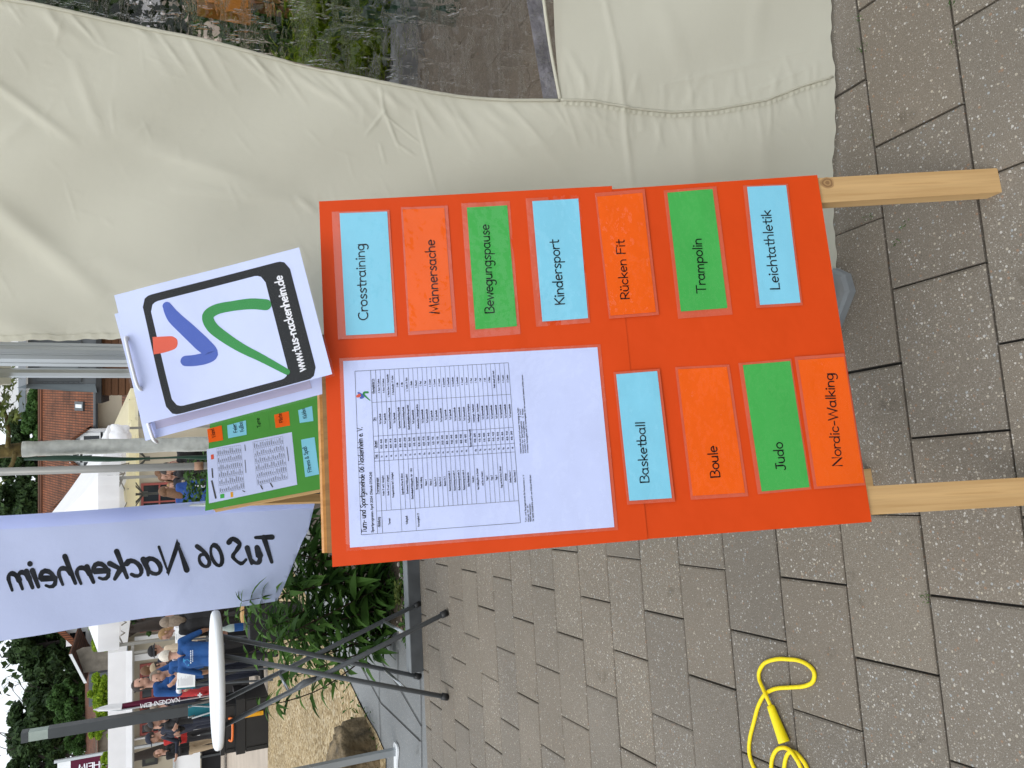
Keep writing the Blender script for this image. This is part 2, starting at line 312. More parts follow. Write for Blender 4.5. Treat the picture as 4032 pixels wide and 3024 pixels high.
# ------------------------------------------------------------------ handwriting: every letter as pen strokes (x-height 1)
def arc(cx, cy, rx, ry, a0, a1, n=11):
    return [(cx + rx * math.cos(math.radians(a0 + (a1 - a0) * i / n)), cy + ry * math.sin(math.radians(a0 + (a1 - a0) * i / n))) for i in range(n + 1)]
def smo(pts, n=4):
    P = [pts[0]] + list(pts) + [pts[-1]]; out = []
    for i in range(1, len(P) - 2):
        a, b, c, d = [np.array(q, float) for q in P[i - 1:i + 3]]
        for k in range(n):
            t = k / n; out.append(tuple(.5 * (2 * b + (c - a) * t + (2 * a - 5 * b + 4 * c - d) * t * t + (3 * b - a - 3 * c + d) * t ** 3)))
    return out + [tuple(pts[-1])]
O = arc(.5, .5, .42, .5, 90, 450, 16)
dot = lambda x, y: [(x, y), (x, y + .03)]
GL = {
 'a': (1.12, [arc(.46, .5, .4, .5, 35, 325), [(.84, 1), (.82, .3), (.95, 0)]]), 'b': (1.05, [[(.1, 1.7), (.1, .02)], arc(.5, .5, .4, .48, 180, 540, 16)]),
 'c': (.95, [arc(.47, .5, .4, .5, 45, 315)]), 'd': (1.12, [arc(.46, .5, .4, .48, 0, 360, 16), [(.88, 1.7), (.88, 0)]]),
 'e': (1.02, [[(.08, .5), (.87, .56)] + arc(.48, .5, .4, .5, 8, 310)]), 'f': (.78, [arc(.62, 1.35, .32, .35, 60, 180) + [(.3, 0)], [(.03, .95), (.68, .95)]]),
 'g': (1.08, [arc(.46, .52, .4, .48, 0, 360, 16), [(.88, 1), (.88, -.3)] + arc(.48, -.3, .4, .4, 0, -140)]), 'h': (1.05, [[(.1, 1.7), (.1, 0)], arc(.48, .55, .36, .45, 170, 0) + [(.84, 0)]]),
 'i': (.42, [[(.18, 1), (.18, 0)], dot(.18, 1.42)]), 'j': (.6, [[(.4, 1), (.4, -.3)] + arc(.1, -.3, .3, .35, 0, -100), dot(.4, 1.42)]),
 'k': (.98, [[(.12, 1.7), (.12, 0)], [(.78, 1), (.14, .45)], [(.3, .58), (.85, 0)]]), 'l': (.4, [[(.18, 1.7), (.18, 0)]]),
 'm': (1.5, [[(.1, 1), (.1, 0)], arc(.39, .55, .29, .43, 180, 0) + [(.68, 0)], arc(.97, .55, .29, .43, 180, 0) + [(1.27, 0)]]), 'n': (1.05, [[(.1, 1), (.1, 0)], arc(.47, .55, .36, .43, 180, 0) + [(.83, 0)]]),
 'o': (1.05, [O]), 'p': (1.08, [[(.12, 1), (.12, -.7)], arc(.52, .5, .4, .48, 180, 540, 16)]), 'q': (1.08, [arc(.46, .5, .4, .48, 0, 360, 16), [(.88, 1), (.88, -.7)]]),
 'r': (.8, [[(.12, 1), (.12, 0)], arc(.5, .5, .38, .48, 180, 55)]), 's': (.9, [smo([(.74, .86), (.45, 1), (.17, .78), (.42, .53), (.74, .28), (.45, 0), (.1, .12)])]),
 't': (.8, [[(.36, 1.5), (.36, .3)] + arc(.55, .25, .19, .25, 180, 300), [(.03, 1), (.72, 1)]]), 'u': (1.05, [[(.1, 1), (.1, .42)] + arc(.46, .42, .36, .42, 180, 360), [(.83, 1), (.83, 0)]]),
 'v': (.92, [[(.06, 1), (.44, 0), (.84, 1)]]), 'w': (1.3, [[(.06, 1), (.34, 0), (.64, .85), (.94, 0), (1.22, 1)]]), 'x': (.95, [[(.08, 1), (.82, 0)], [(.82, 1), (.08, 0)]]),
 'y': (.95, [[(.08, 1), (.45, .1)], [(.84, 1), (.2, -.7)]]), 'z': (.95, [[(.1, 1), (.82, 1), (.1, 0), (.86, 0)]]),
 'A': (1.45, [[(.05, 0), (.68, 1.6), (1.3, 0)], [(.3, .6), (1.06, .6)]]), 'B': (1.2, [[(.12, 0), (.12, 1.6)] + arc(.55, 1.22, .42, .38, 90, -90) + arc(.55, .42, .5, .42, 90, -90) + [(.12, 0)]]),
 'C': (1.3, [arc(.75, .8, .65, .8, 55, 305, 14)]), 'D': (1.35, [[(.12, 0), (.12, 1.6)] + arc(.4, .8, .82, .8, 85, -85, 14) + [(.12, 0)]]), 'E': (1.15, [[(1., 1.6), (.12, 1.6), (.12, 0), (1., 0)], [(.12, .85), (.9, .85)]]),
 'F': (1.1, [[(.12, 0), (.12, 1.6), (1., 1.6)], [(.12, .85), (.85, .85)]]), 'G': (1.4, [arc(.75, .8, .65, .8, 60, 345, 14) + [(1.35, .72), (.8, .72)]]), 'H': (1.4, [[(.12, 0), (.12, 1.6)], [(1.2, 0), (1.2, 1.6)], [(.12, .85), (1.2, .85)]]),
 'I': (.5, [[(.22, 1.6), (.22, 0)]]), 'J': (1.15, [[(.8, 1.6), (.8, .4)] + arc(.45, .4, .35, .4, 0, -150), [(.4, 1.6), (1.15, 1.6)]]), 'K': (1.2, [[(.14, 1.6), (.14, 0)], [(1.0, 1.6), (.16, .75)], [(.36, .9), (1.1, 0)]]),
 'L': (1.05, [[(.14, 1.6), (.14, 0), (.95, 0)]]), 'M': (1.65, [[(.08, 0), (.3, 1.6), (.78, .35), (1.26, 1.6), (1.5, 0)]]), 'N': (1.45, [[(.12, 0), (.12, 1.6), (1.22, 0), (1.22, 1.6)]]),
 'O': (1.5, [arc(.75, .8, .65, .8, 90, 450, 20)]), 'P': (1.1, [[(.12, 0), (.12, 1.6)] + arc(.5, 1.15, .48, .45, 90, -90) + [(.12, .7)]]), 'R': (1.2, [[(.12, 0), (.12, 1.6)] + arc(.5, 1.17, .5, .43, 90, -90) + [(.14, .74)], [(.4, .74), (1.1, 0)]]),
 'S': (1.2, [smo([(1., 1.38), (.6, 1.6), (.22, 1.25), (.6, .85), (1.02, .45), (.6, 0), (.12, .22)])]), 'T': (1.3, [[(.65, 1.6), (.65, 0)], [(.05, 1.6), (1.25, 1.6)]]), 'U': (1.35, [[(.12, 1.6), (.12, .6)] + arc(.65, .58, .53, .58, 180, 360) + [(1.18, 1.6)]]),
 'V': (1.3, [[(.06, 1.6), (.62, 0), (1.2, 1.6)]]), 'W': (1.9, [[(.06, 1.6), (.48, 0), (.92, 1.4), (1.36, 0), (1.8, 1.6)]]), 'X': (1.3, [[(.1, 1.6), (1.15, 0)], [(1.15, 1.6), (.1, 0)]]), 'Y': (1.2, [[(.08, 1.6), (.58, .8), (1.1, 1.6)], [(.58, .8), (.58, 0)]]), 'Z': (1.25, [[(.1, 1.6), (1.1, 1.6), (.1, 0), (1.15, 0)]]),
 '0': (1.15, [arc(.55, .8, .45, .8, 90, 450, 16)]), '1': (.8, [[(.15, 1.25), (.45, 1.6), (.45, 0)]]), '2': (1.1, [arc(.52, 1.15, .4, .45, 160, -30) + [(.1, 0), (1., 0)]]), '3': (1.1, [arc(.48, 1.2, .38, .4, 140, -90) + arc(.48, .42, .44, .42, 90, -140)]),
 '4': (1.15, [[(.75, 0), (.75, 1.6), (.08, .5), (1.05, .5)]]), '5': (1.1, [[(.9, 1.6), (.25, 1.6), (.2, .92)] + arc(.48, .5, .45, .5, 110, -140)]), '6': (1.1, [smo([(.8, 1.6), (.3, 1.1), (.12, .5)]) + arc(.54, .48, .42, .48, 180, 540, 16)]), '7': (1.05, [[(.1, 1.6), (.95, 1.6), (.4, 0)]]),
 '8': (1.1, [arc(.54, 1.2, .36, .4, -90, 270, 14), arc(.54, .4, .44, .42, 90, 450, 14)]), '9': (1.1, [arc(.52, 1.12, .42, .48, 0, 360, 16), [(.94, 1.15), (.6, 0)]]),
 '-': (.75, [[(.1, .6), (.62, .6)]]), '.': (.4, [dot(.15, 0)]), ',': (.4, [[(.2, .05), (.08, -.3)]]), ':': (.45, [dot(.18, .1), dot(.18, .8)]), '(': (.6, [arc(.75, .7, .6, 1.1, 120, 240)]), ')': (.6, [arc(-.15, .7, .6, 1.1, 60, -60)]), '/': (.8, [[(.05, -.1), (.7, 1.7)]]), '*': (.6, [[(.1, 1.2), (.5, 1.5)], [(.1, 1.5), (.5, 1.2)]]),
 '&': (1.4, [smo([(1.25, .0), (.5, 1.0), (.45, 1.45), (.75, 1.5), (.8, 1.15), (.2, .5), (.3, .05), (.8, .05), (1.15, .6)])]), 'ß': (1.1, [[(.12, -.05), (.12, 1.2)] + arc(.45, 1.3, .33, .35, 180, -60) + smo([(.6, .95), (.55, .85), (.9, .45), (.6, .0), (.35, .05)])]), ' ': (.7, []),
}
for q, b in (('ä', 'a'), ('ü', 'u'), ('ö', 'o')): GL[q] = (GL[b][0], GL[b][1] + [dot(.28, 1.42), dot(.68, 1.42)])
def text_width(s): return sum(GL.get(ch, GL[' '])[0] for ch in s)
class Pen:                                  # inks strokes on a surface: T(x, y, lift) -> place
    def __init__(s, mb, T, mi=0, lift0=0., lift=2e-5): s.mb, s.T, s.mi, s.k, s.l0, s.dl = mb, T, mi, 0, lift0, lift
    def stroke(s, pts, wd, cap=6):
        P = [np.array(p, float) for p in pts]; n = len(P); ws = [wd] * n if np.isscalar(wd) else wd
        s.k = (s.k + 1) % 12; L = s.l0 + s.k * s.dl; left, right = [], []
        for i in range(n):
            t = P[min(i + 1, n - 1)] - P[max(i - 1, 0)]; t = t / (np.linalg.norm(t) + 1e-9); nn = np.array([-t[1], t[0]])
            if 0 < i < n - 1:
                a = P[i] - P[i - 1]; c = P[i + 1] - P[i]; ca = a @ c / (np.linalg.norm(a) * np.linalg.norm(c) + 1e-9)
                sc_ = 1 / max(.45, math.sqrt(max(0, (1 + ca) / 2)))
            else: sc_ = 1
            left.append(P[i] + nn * ws[i] / 2 * sc_); right.append(P[i] - nn * ws[i] / 2 * sc_)
        for i in range(n - 1):
            s.mb.face([s.T(*left[i], L), s.T(*right[i], L), s.T(*right[i + 1], L), s.T(*left[i + 1], L)], s.mi)
        if cap:
            for e, q in ((0, P[0]), (n - 1, P[-1])):
                s.mb.face([s.T(q[0] + ws[e] / 2 * math.cos(2 * math.pi * j / cap), q[1] + ws[e] / 2 * math.sin(2 * math.pi * j / cap), L + s.dl * 13) for j in range(cap)], s.mi)
            for i in range(1, n - 1):       # round the sharp bends
                a = P[i] - P[i - 1]; c = P[i + 1] - P[i]
                if a @ c < .6 * np.linalg.norm(a) * np.linalg.norm(c):
                    q = P[i]; s.mb.face([s.T(q[0] + ws[i] / 2 * math.cos(2 * math.pi * j / 8), q[1] + ws[i] / 2 * math.sin(2 * math.pi * j / 8), L + s.dl * 13) for j in range(8)], s.mi)
    def write(s, txt, x, y, xh, wd=.17, sx=1., slant=0., cap=6, center=False, wob=0., rot=0., brush=False):
        if center: x -= text_width(txt) * xh * sx / 2
        x0 = x
        for ch in txt:
            adv, st = GL.get(ch, GL[' '])
            dy = random.uniform(-wob, wob) * xh; da = random.uniform(-wob, wob) * .5
            for q in st:
                pts = []
                for (px, py) in q:
                    lx = x - x0 + (px + (slant + da) * py) * xh * sx; ly = py * xh + dy
                    pts.append((x0 + lx * math.cos(rot) - ly * math.sin(rot), y + lx * math.sin(rot) + ly * math.cos(rot)))
                n_ = len(pts); s.stroke(pts, [wd * xh * (1.12 - .45 * i / max(1, n_ - 1) + .10 * math.sin(i * 1.3 + px)) for i in range(n_)] if brush else wd * xh * (1.5 if len(q) == 2 and abs(q[1][1] - q[0][1]) + abs(q[1][0] - q[0][0]) < .05 else 1.), cap)
            x += adv * xh * sx
        return x

# ------------------------------------------------------------------ ground
def structure(o, name=None): o['kind'] = 'structure'; return o
b = MB(); b.quad((-400, -60, -.06), (400, -60, -.06), (400, 600, -.06), (-400, 600, -.06)); structure(b.build('ground', K['farground']))
# pavement: 30 x 20 cm pavers in running bond, rows turned 7.9 degrees
RA = math.radians(7.9); E1 = np.array([math.cos(RA), math.sin(RA), 0]); E2 = np.array([-math.sin(RA), math.cos(RA), 0])
KERB_A = g(1650, 2230)[:2]; KERB_B = g(1667, 2643)[:2]; kd = (KERB_A - KERB_B) / np.linalg.norm(KERB_A - KERB_B); kn = np.array([-kd[1], kd[0]])
gref = g(1500 + 1062 / 1.7955, 2100 + 365 / 1.7955); e_ref = gref @ E1; n_ref = gref @ E2
nearj = g(2900 + 905 / 1.659, 400 + 383 / 1.659); roww = (n_ref - nearj @ E2) / 9; 
jj = g(1500 + 1094 / 1.7955, 2100 + 920 / 1.7955); pl = e_ref - jj @ E1
KPT = np.array([*KERB_A, 0]); KN3 = np.array([*kn, 0])
pv = MB(); gap = .0045
for r in range(-9, 22):
    n0 = n_ref - (r + 1) * roww; n1 = n0 + roww
    for c in range(-22, 18):
        e0 = e_ref + (c + (.5 if r % 2 else 0)) * pl; e1 = e0 + pl
        ctr = E1 * (e0 + e1) / 2 + E2 * (n0 + n1) / 2
        if ctr[1] < -.9 or abs(ctr[0]) > 4.2: continue
        hz = random.uniform(-.0012, .0012); bv = .004; j = random.uniform(-.0012, .0012)
        a0, a1, b0, b1 = e0 + gap / 2 + j, e1 - gap / 2 + j, n0 + gap / 2, n1 - gap / 2
        def clip(q):                        # stop at the kerb line
            d = (q - KPT) @ KN3
            return q - KN3 * (d + .006) if d > -.006 else q
        o_ = [clip(E1 * x + E2 * y) for x, y in ((a0, b0), (a1, b0), (a1, b1), (a0, b1))]
        if all(((q - KPT) @ KN3) > -.02 for q in o_): continue
        i_ = [q + (ctr - q) / np.linalg.norm(ctr - q) * bv * 1.3 for q in o_]
        U = np.array([0, 0, 1.]); base = len(pv.v)
        pv.v += [tuple(q + U * (hz - .02)) for q in o_] + [tuple(q + U * (hz - .003)) for q in o_] + [tuple(q + U * hz) for q in i_]
        for lv in (0, 4):
            for k in range(4):
                k2 = (k + 1) % 4; pv.f.append((base + lv + k, base + lv + k2, base + lv + 4 + k2, base + lv + 4 + k)); pv.m.append(0); pv.uv.append([(0, 0)] * 4)
        pv.f.append((base + 8, base + 9, base + 10, base + 11)); pv.m.append(0); pv.uv.append([(0, 0)] * 4)
structure(pv.build('pavement', K['paver']))
b = MB(); b.quad((-6, -3, -.012), (6, -3, -.012), (6, 6, -.012), (-6, 6, -.012)); structure(b.build('paving_bed', K['joint']))
# moss tufts in the joints
ms = MB()
for X, Y in ((3385, 72), (3386, 205), (3402, 190), (3755, 170), (3748, 15), (3440, 520), (3560, 880), (2085, 2990), (3655, 2350), (3640, 2340), (3420, 860), (3530, 960)):
    q = g(X, Y)
    for k in range(14):
        p_ = q + np.array([random.gauss(0, .006), random.gauss(0, .006), .001]); an = random.uniform(0, 6.28); d = np.array([math.cos(an), math.sin(an), 0]) * .0012; up = np.array([random.gauss(0, .003), random.gauss(0, .003), random.uniform(.001, .003)])
        ms.face([p_ - d, p_ + d, p_ + up])
tag(ms.build('moss', K['leafA']), kind='stuff')
# kerb of the planter
def kp(s, t, z): q = KERB_B + kd * s + kn * t; return np.array([q[0], q[1], z])
KH = .075
b = MB(); b.box(kp(0, 0, -.05), kp(6.5, 0, -.05) - kp(0, 0, -.05), kp(0, .085, -.05) - kp(0, 0, -.05), (0, 0, KH + .05))
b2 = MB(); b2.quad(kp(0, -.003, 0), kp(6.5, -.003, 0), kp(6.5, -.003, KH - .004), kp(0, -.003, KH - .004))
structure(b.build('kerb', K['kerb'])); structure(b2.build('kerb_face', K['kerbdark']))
# slab path, gravel court, planter soil
path = [kp(0, .0, 0)[:2], kp(-4, 0, 0)[:2], g(1400, 3900)[:2], g(1511, 2950)[:2], g(1270, 2475)[:2], g(1150, 2240)[:2], g(1150, 1500)[:2], kp(6.5, 3.6, 0)[:2], kp(6.5, .085, 0)[:2], kp(0, .085, 0)[:2]]
b = MB(); b.face([(*p_, -.004) for p_ in path]); structure(b.build('slab_path', K['slab']))
b = MB()                                    # joints of the path slabs as thin dark grooves
def groove(X0, Y0, X1, Y1, wd=.008):
    a, c = g(X0, Y0, .001), g(X1, Y1, .001); d = (c - a) / np.linalg.norm(c - a); n_ = np.array([-d[1], d[0], 0]) * wd / 2; b.quad(a - n_, c - n_, c + n_, a + n_)
for q in ((1660, 3024, 1657, 2735), (1657, 2735, 1652, 2660), (1500, 2940, 1492, 2775), (1492, 2775, 1494, 2640), (1658, 2860, 1568, 2705), (1655, 2920, 1500, 2770), (1568, 2705, 1430, 2500), (1500, 2770, 1385, 2560), (1565, 2715, 1567, 2560), (1430, 2640, 1425, 2480), (1470, 2500, 1471, 2400), (1385, 2660, 1350, 2590)): groove(*q)
structure(b.build('slab_joints', K['joint']))
b = MB(); pts = [g(1520, 2990)[:2], g(1511, 2950)[:2]]
for i in range(1, 12):
    t = i / 12; X = 1511 + (1150 - 1511) * t; Y = 2950 + (2240 - 2950) * t; q = g(X, Y)[:2]; pts.append(q + np.random.normal(0, .012, 2))
pts += [g(1150, 2240)[:2], (9, 8.5), (9, 11.5), (-13, 11.5), (-9, 5)]
b.face([(*p_, .004) for p_ in pts]); structure(b.build('gravel_court', K['gravel']))
b = MB(); so_ = [kp(.12, .086, .03), kp(6.4, .086, .03), kp(6.4, 2.9, .03), g(1150, 1500, .03), g(1240, 2280, .03), g(1440, 2350, .03), g(1530, 2444, .03)]
b.face(so_); structure(b.build('planter_soil', K['soil']))
pb = MB()                                   # pebbles along the kerb
for k in range(900):
    s_, t_ = random.uniform(.15, 4.2), .09 + abs(random.gauss(0, .11)); q = kp(s_, t_, .035); r_ = random.uniform(.006, .02)
    pb.ell(q, (r_, r_ * random.uniform(.6, 1), r_ * .6), 6, 4, random.choice((0, 0, 1, 2)))
tag(pb.build('pebbles', [mat('pebble_pale', (.42, .38, .33), .9), mat('pebble_brown', (.23, .16, .11), .9), mat('pebble_grey', (.27, .27, .27), .9)], smooth=True), kind='stuff')
gr = MB()
for k in range(420):
    q = kp(random.uniform(.1, 1.1), .1 + random.random() * .12, .03) if k < 200 else g(1505 - random.random() * 230, 2940 - random.random() * 300 - 40, .004)
    if k >= 200:
        t = random.random(); q = g(1511 + (1270 - 1511) * t, 2950 + (2475 - 2950) * t, .004); q = q + np.array([random.gauss(-.1, .12), random.gauss(.08, .1), 0])
        if random.random() < .6: continue
    an = random.uniform(0, 6.28); d = np.array([math.cos(an), math.sin(an), 0]); nn = np.array([-d[1], d[0], 0]); L = random.uniform(.02, .06); wd = random.uniform(.006, .014)
    gr.face([q, q + d * L * .5 + nn * wd + (0, 0, L * .5), q + d * L + (0, 0, L * .6), q + d * L * .5 - nn * wd + (0, 0, L * .5)])
tag(gr.build('weeds', K['leafA']), kind='stuff')

# ------------------------------------------------------------------ A-frame notice boards
class Frame:                                # a right, b down, c out of the face
    def __init__(s, o, r1, r2):
        s.o = np.array(o, float); s.r1 = np.array(r1, float) / np.linalg.norm(r1); r2 = np.array(r2, float); r2 = r2 - s.r1 * (s.r1 @ r2); s.r2 = r2 / np.linalg.norm(r2); s.n = -np.cross(s.r1, s.r2)
    def __call__(s, a, b, c=0.): return s.o + s.r1 * a + s.r2 * b + s.n * c
    def px(s, X, Y):                        # picture point on this face -> (a, b)
        q = onpl(X, Y, s.n, s.n @ s.o) - s.o; return q @ s.r1, q @ s.r2
cw = lambda q: q[0] * RT + q[1] * DN + q[2] * FW
BO = Frame(CAM + cw((-.25507, -.2523, 1.19931)), cw((.98182, -.07431, .17468)), cw((.06248, .98775, .09946)))
z6 = lambda x, y: BO.px(1200 + x / 1.7015, 600 + y / 1.7015)
z8 = lambda x, y: BO.px(2300 + x / 1.037, 600 + y / 1.037)
def sheet(mb, F, quad, c, mi=0, sag=.0, N=8, seed=0):      # a paper quad TL TR BR BL with a little waviness
    rnd = random.Random(seed); ph = [rnd.uniform(0, 6) for _ in range(4)]; q = [np.array(x, float) for x in quad]; P = []
    for i in range(N + 1):
        row = []
        for j in range(N + 1):
            u, v = j / N, i / N; ab = (q[0] * (1 - u) + q[1] * u) * (1 - v) + (q[3] * (1 - u) + q[2] * u) * v
            row.append(F(ab[0], ab[1], c + sag * (math.sin(ph[0] + u * 4) * math.sin(ph[1] + v * 5) + .5 * math.sin(ph[2] + (u + v) * 6) + 1.5)))
        P.append(row)
    mb.grid(P[::-1])
def grow(q, l, r, t, d):
    q = [np.array(x, float) for x in q]; ux = (q[1] - q[0]) / np.linalg.norm(q[1] - q[0]); uy = (q[3] - q[0]) / np.linalg.norm(q[3] - q[0])
    return [q[0] - ux * l - uy * t, q[1] + ux * r - uy * t, q[2] + ux * r + uy * d, q[3] - ux * l + uy * d]
def lam_card(F, root, quad, colour, name, label, seed, margins, c0=.0022, clearrim='pouch'):
    par = MB(); sheet(par, F, quad, c0 + .0008, 0, .0004, 6, seed); o = par.build(name, K[colour], root, True); o['label'] = label
    rim = MB(); sheet(rim, F, grow(quad, *margins), c0, 0, .0004, 6, seed); rim.build('laminate_rim', K[clearrim], o, True)
    fl = MB(); sheet(fl, F, grow(quad, *margins), c0 + .0018, 0, .0004, 6, seed); fl.build('laminate_film', K['film'], o, True)
    return o
def card_text(F, card, txt, p0, p1, cap, wd=.15, c=.0041):
    p0, p1 = np.array(p0), np.array(p1); L = np.linalg.norm(p1 - p0); u = (p1 - p0) / L; v = np.array([u[1], -u[0]])      # v up the card
    sx = L / (text_width(txt) - .12); mb = MB(); xh = cap / 1.6
    pen = Pen(mb, lambda x, y, l: F(*(p0 + u * x + v * y), c + l))
    pen.write(txt, 0, 0, xh, wd, sx / xh, 0, 7)
    return mb.build('lettering', K['ink'], card)
def a_frame(F, root, paper_key, back_key, back_dir, bp=-.022):
    ft = 1.2057                                            # leg end
    def bx(a0, a1, b0, b1, c0, c1, m_, nm, taper=None):
        mb = MB(); mb.box(F(a0, b1, c0), F(a0, b0, c0) - F(a0, b1, c0), F(a1, b1, c0) - F(a0, b1, c0), F(a0, b1, c1) - F(a0, b1, c0)); return mb.build(nm, K[m_], root)
    # front frame: two legs, rails and a hardboard panel
    for a0, a1, sk_ in ((-.0186, .0289, .020), (.5504, .5979, -.027)):
        mb = MB(); mb.box(F(a0, ft, -.032), F(a0 + sk_, .02, -.032) - F(a0, ft, -.032), F(a1, ft, -.032) - F(a0, ft, -.032), F(a0, ft, -.004) - F(a0, ft, -.032)); mb.build('leg', K['pine'], root)
    bx(-.006, .345, -.036, .018, -.030, -.0045, 'pinedark', 'rail')  # front top rail: its shade is put into the darker pine colour
    bx(.0365, .5494, .80, .845, -.030, -.0045, 'pine', 'rail')
    bx(-.015, .566, .0185, .85, -.0042, -.0012, 'pinedark', 'panel')
    # back frame, hinged at the top
    bd = np.array(back_dir, float); bd /= np.linalg.norm(bd); top = F(0, -.045, -.034); zr = np.array(F.r1)
    bn = np.cross(zr, bd); bn /= np.linalg.norm(bn)
    if bn @ F.n < 0: bn = -bn
    G_ = lambda a, b, c: top + zr * a + bd * b + bn * c
    ln = top[2] / -bd[2]
    mb = MB(); mb.box(G_(-.006, .045, -.026), -bd * .045, zr * .345, bn * .026); mb.build('rail', K['pineorange'], root)  # back top rail: lit tone painted in by the brighter pine
    for a0 in (.012, .44):
        mb = MB(); mb.box(G_(a0, ln, -.026), -bd * (ln - .046), zr * .045, bn * .024); mb.build('leg', K['pine'], root)
    mb = MB(); mb.box(G_(bp, .90, -.030), -bd * .88, zr * (.52 - bp), bn * .003); mb.build('back_poster', K[back_key], root)
    return G_
bd_down = np.array([0.02, -.045, -1.0])
board = thing('notice_board', 'orange wooden A-frame notice board with laminated sport name cards on two legs', 'notice board', (*BO(.29, 1.2)[:2], 0))
GB = a_frame(BO, board, 'orange', 'bluepaper', bd_down)
kq = BO.px(3262, 716); kn_ = MB()
rings = [(.0135, .011, 0), (.0105, .0085, 1), (.007, .0058, 0), (.0042, .0036, 1)]
for i, (ra_, rb_, mi_) in enumerate(rings): kn_.face([BO(kq[0] + rb_ * math.cos(a), kq[1] + ra_ * math.sin(a) * (1 + .1 * math.sin(3 * a)), -.0038 + i * .00012) for a in np.linspace(0, 2 * math.pi, 19)[:-1]][::-1], mi_)
kn_.build('knot', [mat('knot_pale', (.40, .235, .10), .6), mat('knot_dark', (.25, .135, .055), .6)], [c for c in board.children if c.name.startswith('leg')][1])
P_ = BO.px
# two orange paper sheets, the upper lapping over the lower
up = [P_(1310, 2232), P_(1257, 795), P_(2408, 735), P_(2549, 2124)]
lo = [P_(2380, 2135), P_(2330, 752), P_(3217, 690), P_(3430, 2055)]
mb = MB(); sheet(mb, BO, lo, .0002, 0, .0005, 14, 3); o = mb.build('poster_sheet', K['orange'], board, True); o['label'] = 'lower orange poster sheet with cards'
mb = MB(); sheet(mb, BO, up, .0014, 0, .0006, 14, 4); o = mb.build('poster_sheet', K['orange'], board, True); o['label'] = 'upper orange poster sheet carrying the timetable'
cards = [
 (z6, (278, 1230), (235, 413), (553, 402), (602, 1213), 'c_blue', 'Crosstraining', (425, 1128), (398, 620), 62, (.006, .003, .013, .004), .0022),
 (z6, (705, 1203), (657, 388), (935, 377), (993, 1185), 'c_orange', 'Männersache', (903, 1085), (868, 592), 63, (.006, .004, .003, .006), .0022),
 (z6, (1143, 1190), (1085, 375), (1355, 360), (1420, 1168), 'c_green', 'Bewegungspause', (1268, 1082), (1232, 490), 61, (.014, .008, .009, .005), .0022),
 (z6, (1590, 1137), (1522, 333), (1830, 315), (1895, 1115), 'c_blue', 'Kindersport', (1738, 1025), (1697, 592), 63, (.008, .006, .011, .003), .0022),
 (z8, (105, 670), (50, 185), (235, 170), (290, 655), 'c_orange', 'Rücken Fit', (182, 603), (160, 362), 35, (.005, .007, .003, .005), .0034),
 (z8, (393, 652), (338, 167), (522, 152), (583, 637), 'c_green', 'Trampolin', (495, 578), (475, 355), 37, (.012, .005, .006, .008), .0014),
 (z8, (715, 625), (663, 143), (822, 137), (880, 615), 'c_blue', 'Leichtathletik', (795, 563), (757, 240), 38, (.005, .003, .007, .004), .0014),
 (z8, (182, 1423), (128, 908), (295, 895), (355, 1412), 'c_blue', 'Basketball', (262, 1350), (243, 1103), 36, (.006, .004, .004, .005), .0034),
 (z8, (442, 1403), (380, 887), (580, 877), (655, 1390), 'c_orange', 'Boule', (552, 1328), (538, 1200), 38, (.006, .004, .004, .005), .0014),
 (z8, (722, 1385), (645, 870), (838, 853), (917, 1367), 'c_green', 'Judo', (820, 1300), (805, 1185), 38, (.004, .004, .007, .003), .0014),
 (z8, (945, 1365), (868, 850), (1055, 837), (1138, 1350), 'c_orange', 'Nordic-Walking', (1048, 1283), (1010, 905), 38, (.004, .006, .005, .002), .0030),
]
CN = dict(c_blue='light blue', c_orange='orange', c_green='green')
for i, (zf, TL, TR, BR, BL, colr, txt, s0, s1, cap, mg, c0) in enumerate(cards):
    quad = [zf(*TL), zf(*TR), zf(*BR), zf(*BL)]; cph = abs(zf(s0[0] - cap, s0[1])[1] - zf(*s0)[1])
    o = lam_card(BO, board, quad, colr, 'name_card', '%s laminated card reading %s' % (CN[colr], txt), i, mg, c0)
    card_text(BO, o, txt, zf(*s0), zf(*s1), cph, .20, c0 + .0019)
# the A3 timetable
o = lam_card(BO, board, [(0, 0), (.297, 0), (.2975, .42), (0, .4195)], 'white', 'timetable', 'laminated white timetable sheet', 40, (.005, .005, .006, .006), .0022)
z5 = lambda x, y: BO.px(1300 + x / 2.074, 1350 + y / 2.074)
mb = MB(); TT = lambda x, y, l: BO(x, y, .0040 + l)
tl, tr, br, bl = [np.array(z5(*q)) for q in ((255, 1567), (205, 232), (1455, 170), (1550, 1470))]
x0, x1, y0, y1 = (tl[0] + bl[0]) / 2, (tr[0] + br[0]) / 2, (tl[1] + tr[1]) / 2, (bl[1] + br[1]) / 2
pn = Pen(mb, TT)
TW, TH = x1 - x0, y1 - y0; lw = .00042
line = lambda xa, ya, xb, yb, w_=lw: pn.stroke([(xa, ya), (xb, yb)], w_, 0)
hy = lambda f: y0 + TH * f
hdr0, hdr1 = .10, .132; NR = 29; rowh = (1 - hdr1) / NR
cols = [0, .1335, .4336, .487, .587, .797, 1]; cx = [x0 + TW * c for c in cols]
for a, c_ in (((x0, y0), (x1, y0)), ((x1, y0), (x1, y1)), ((x1, y1), (x0, y1)), ((x0, y1), (x0, y0)), ((x0, hy(hdr0)), (x1, hy(hdr0))), ((x0, hy(hdr1)), (x1, hy(hdr1)))): line(*a, *c_, lw * 1.3)
for i in range(1, 6): line(cx[i], hy(hdr0), cx[i], y1)
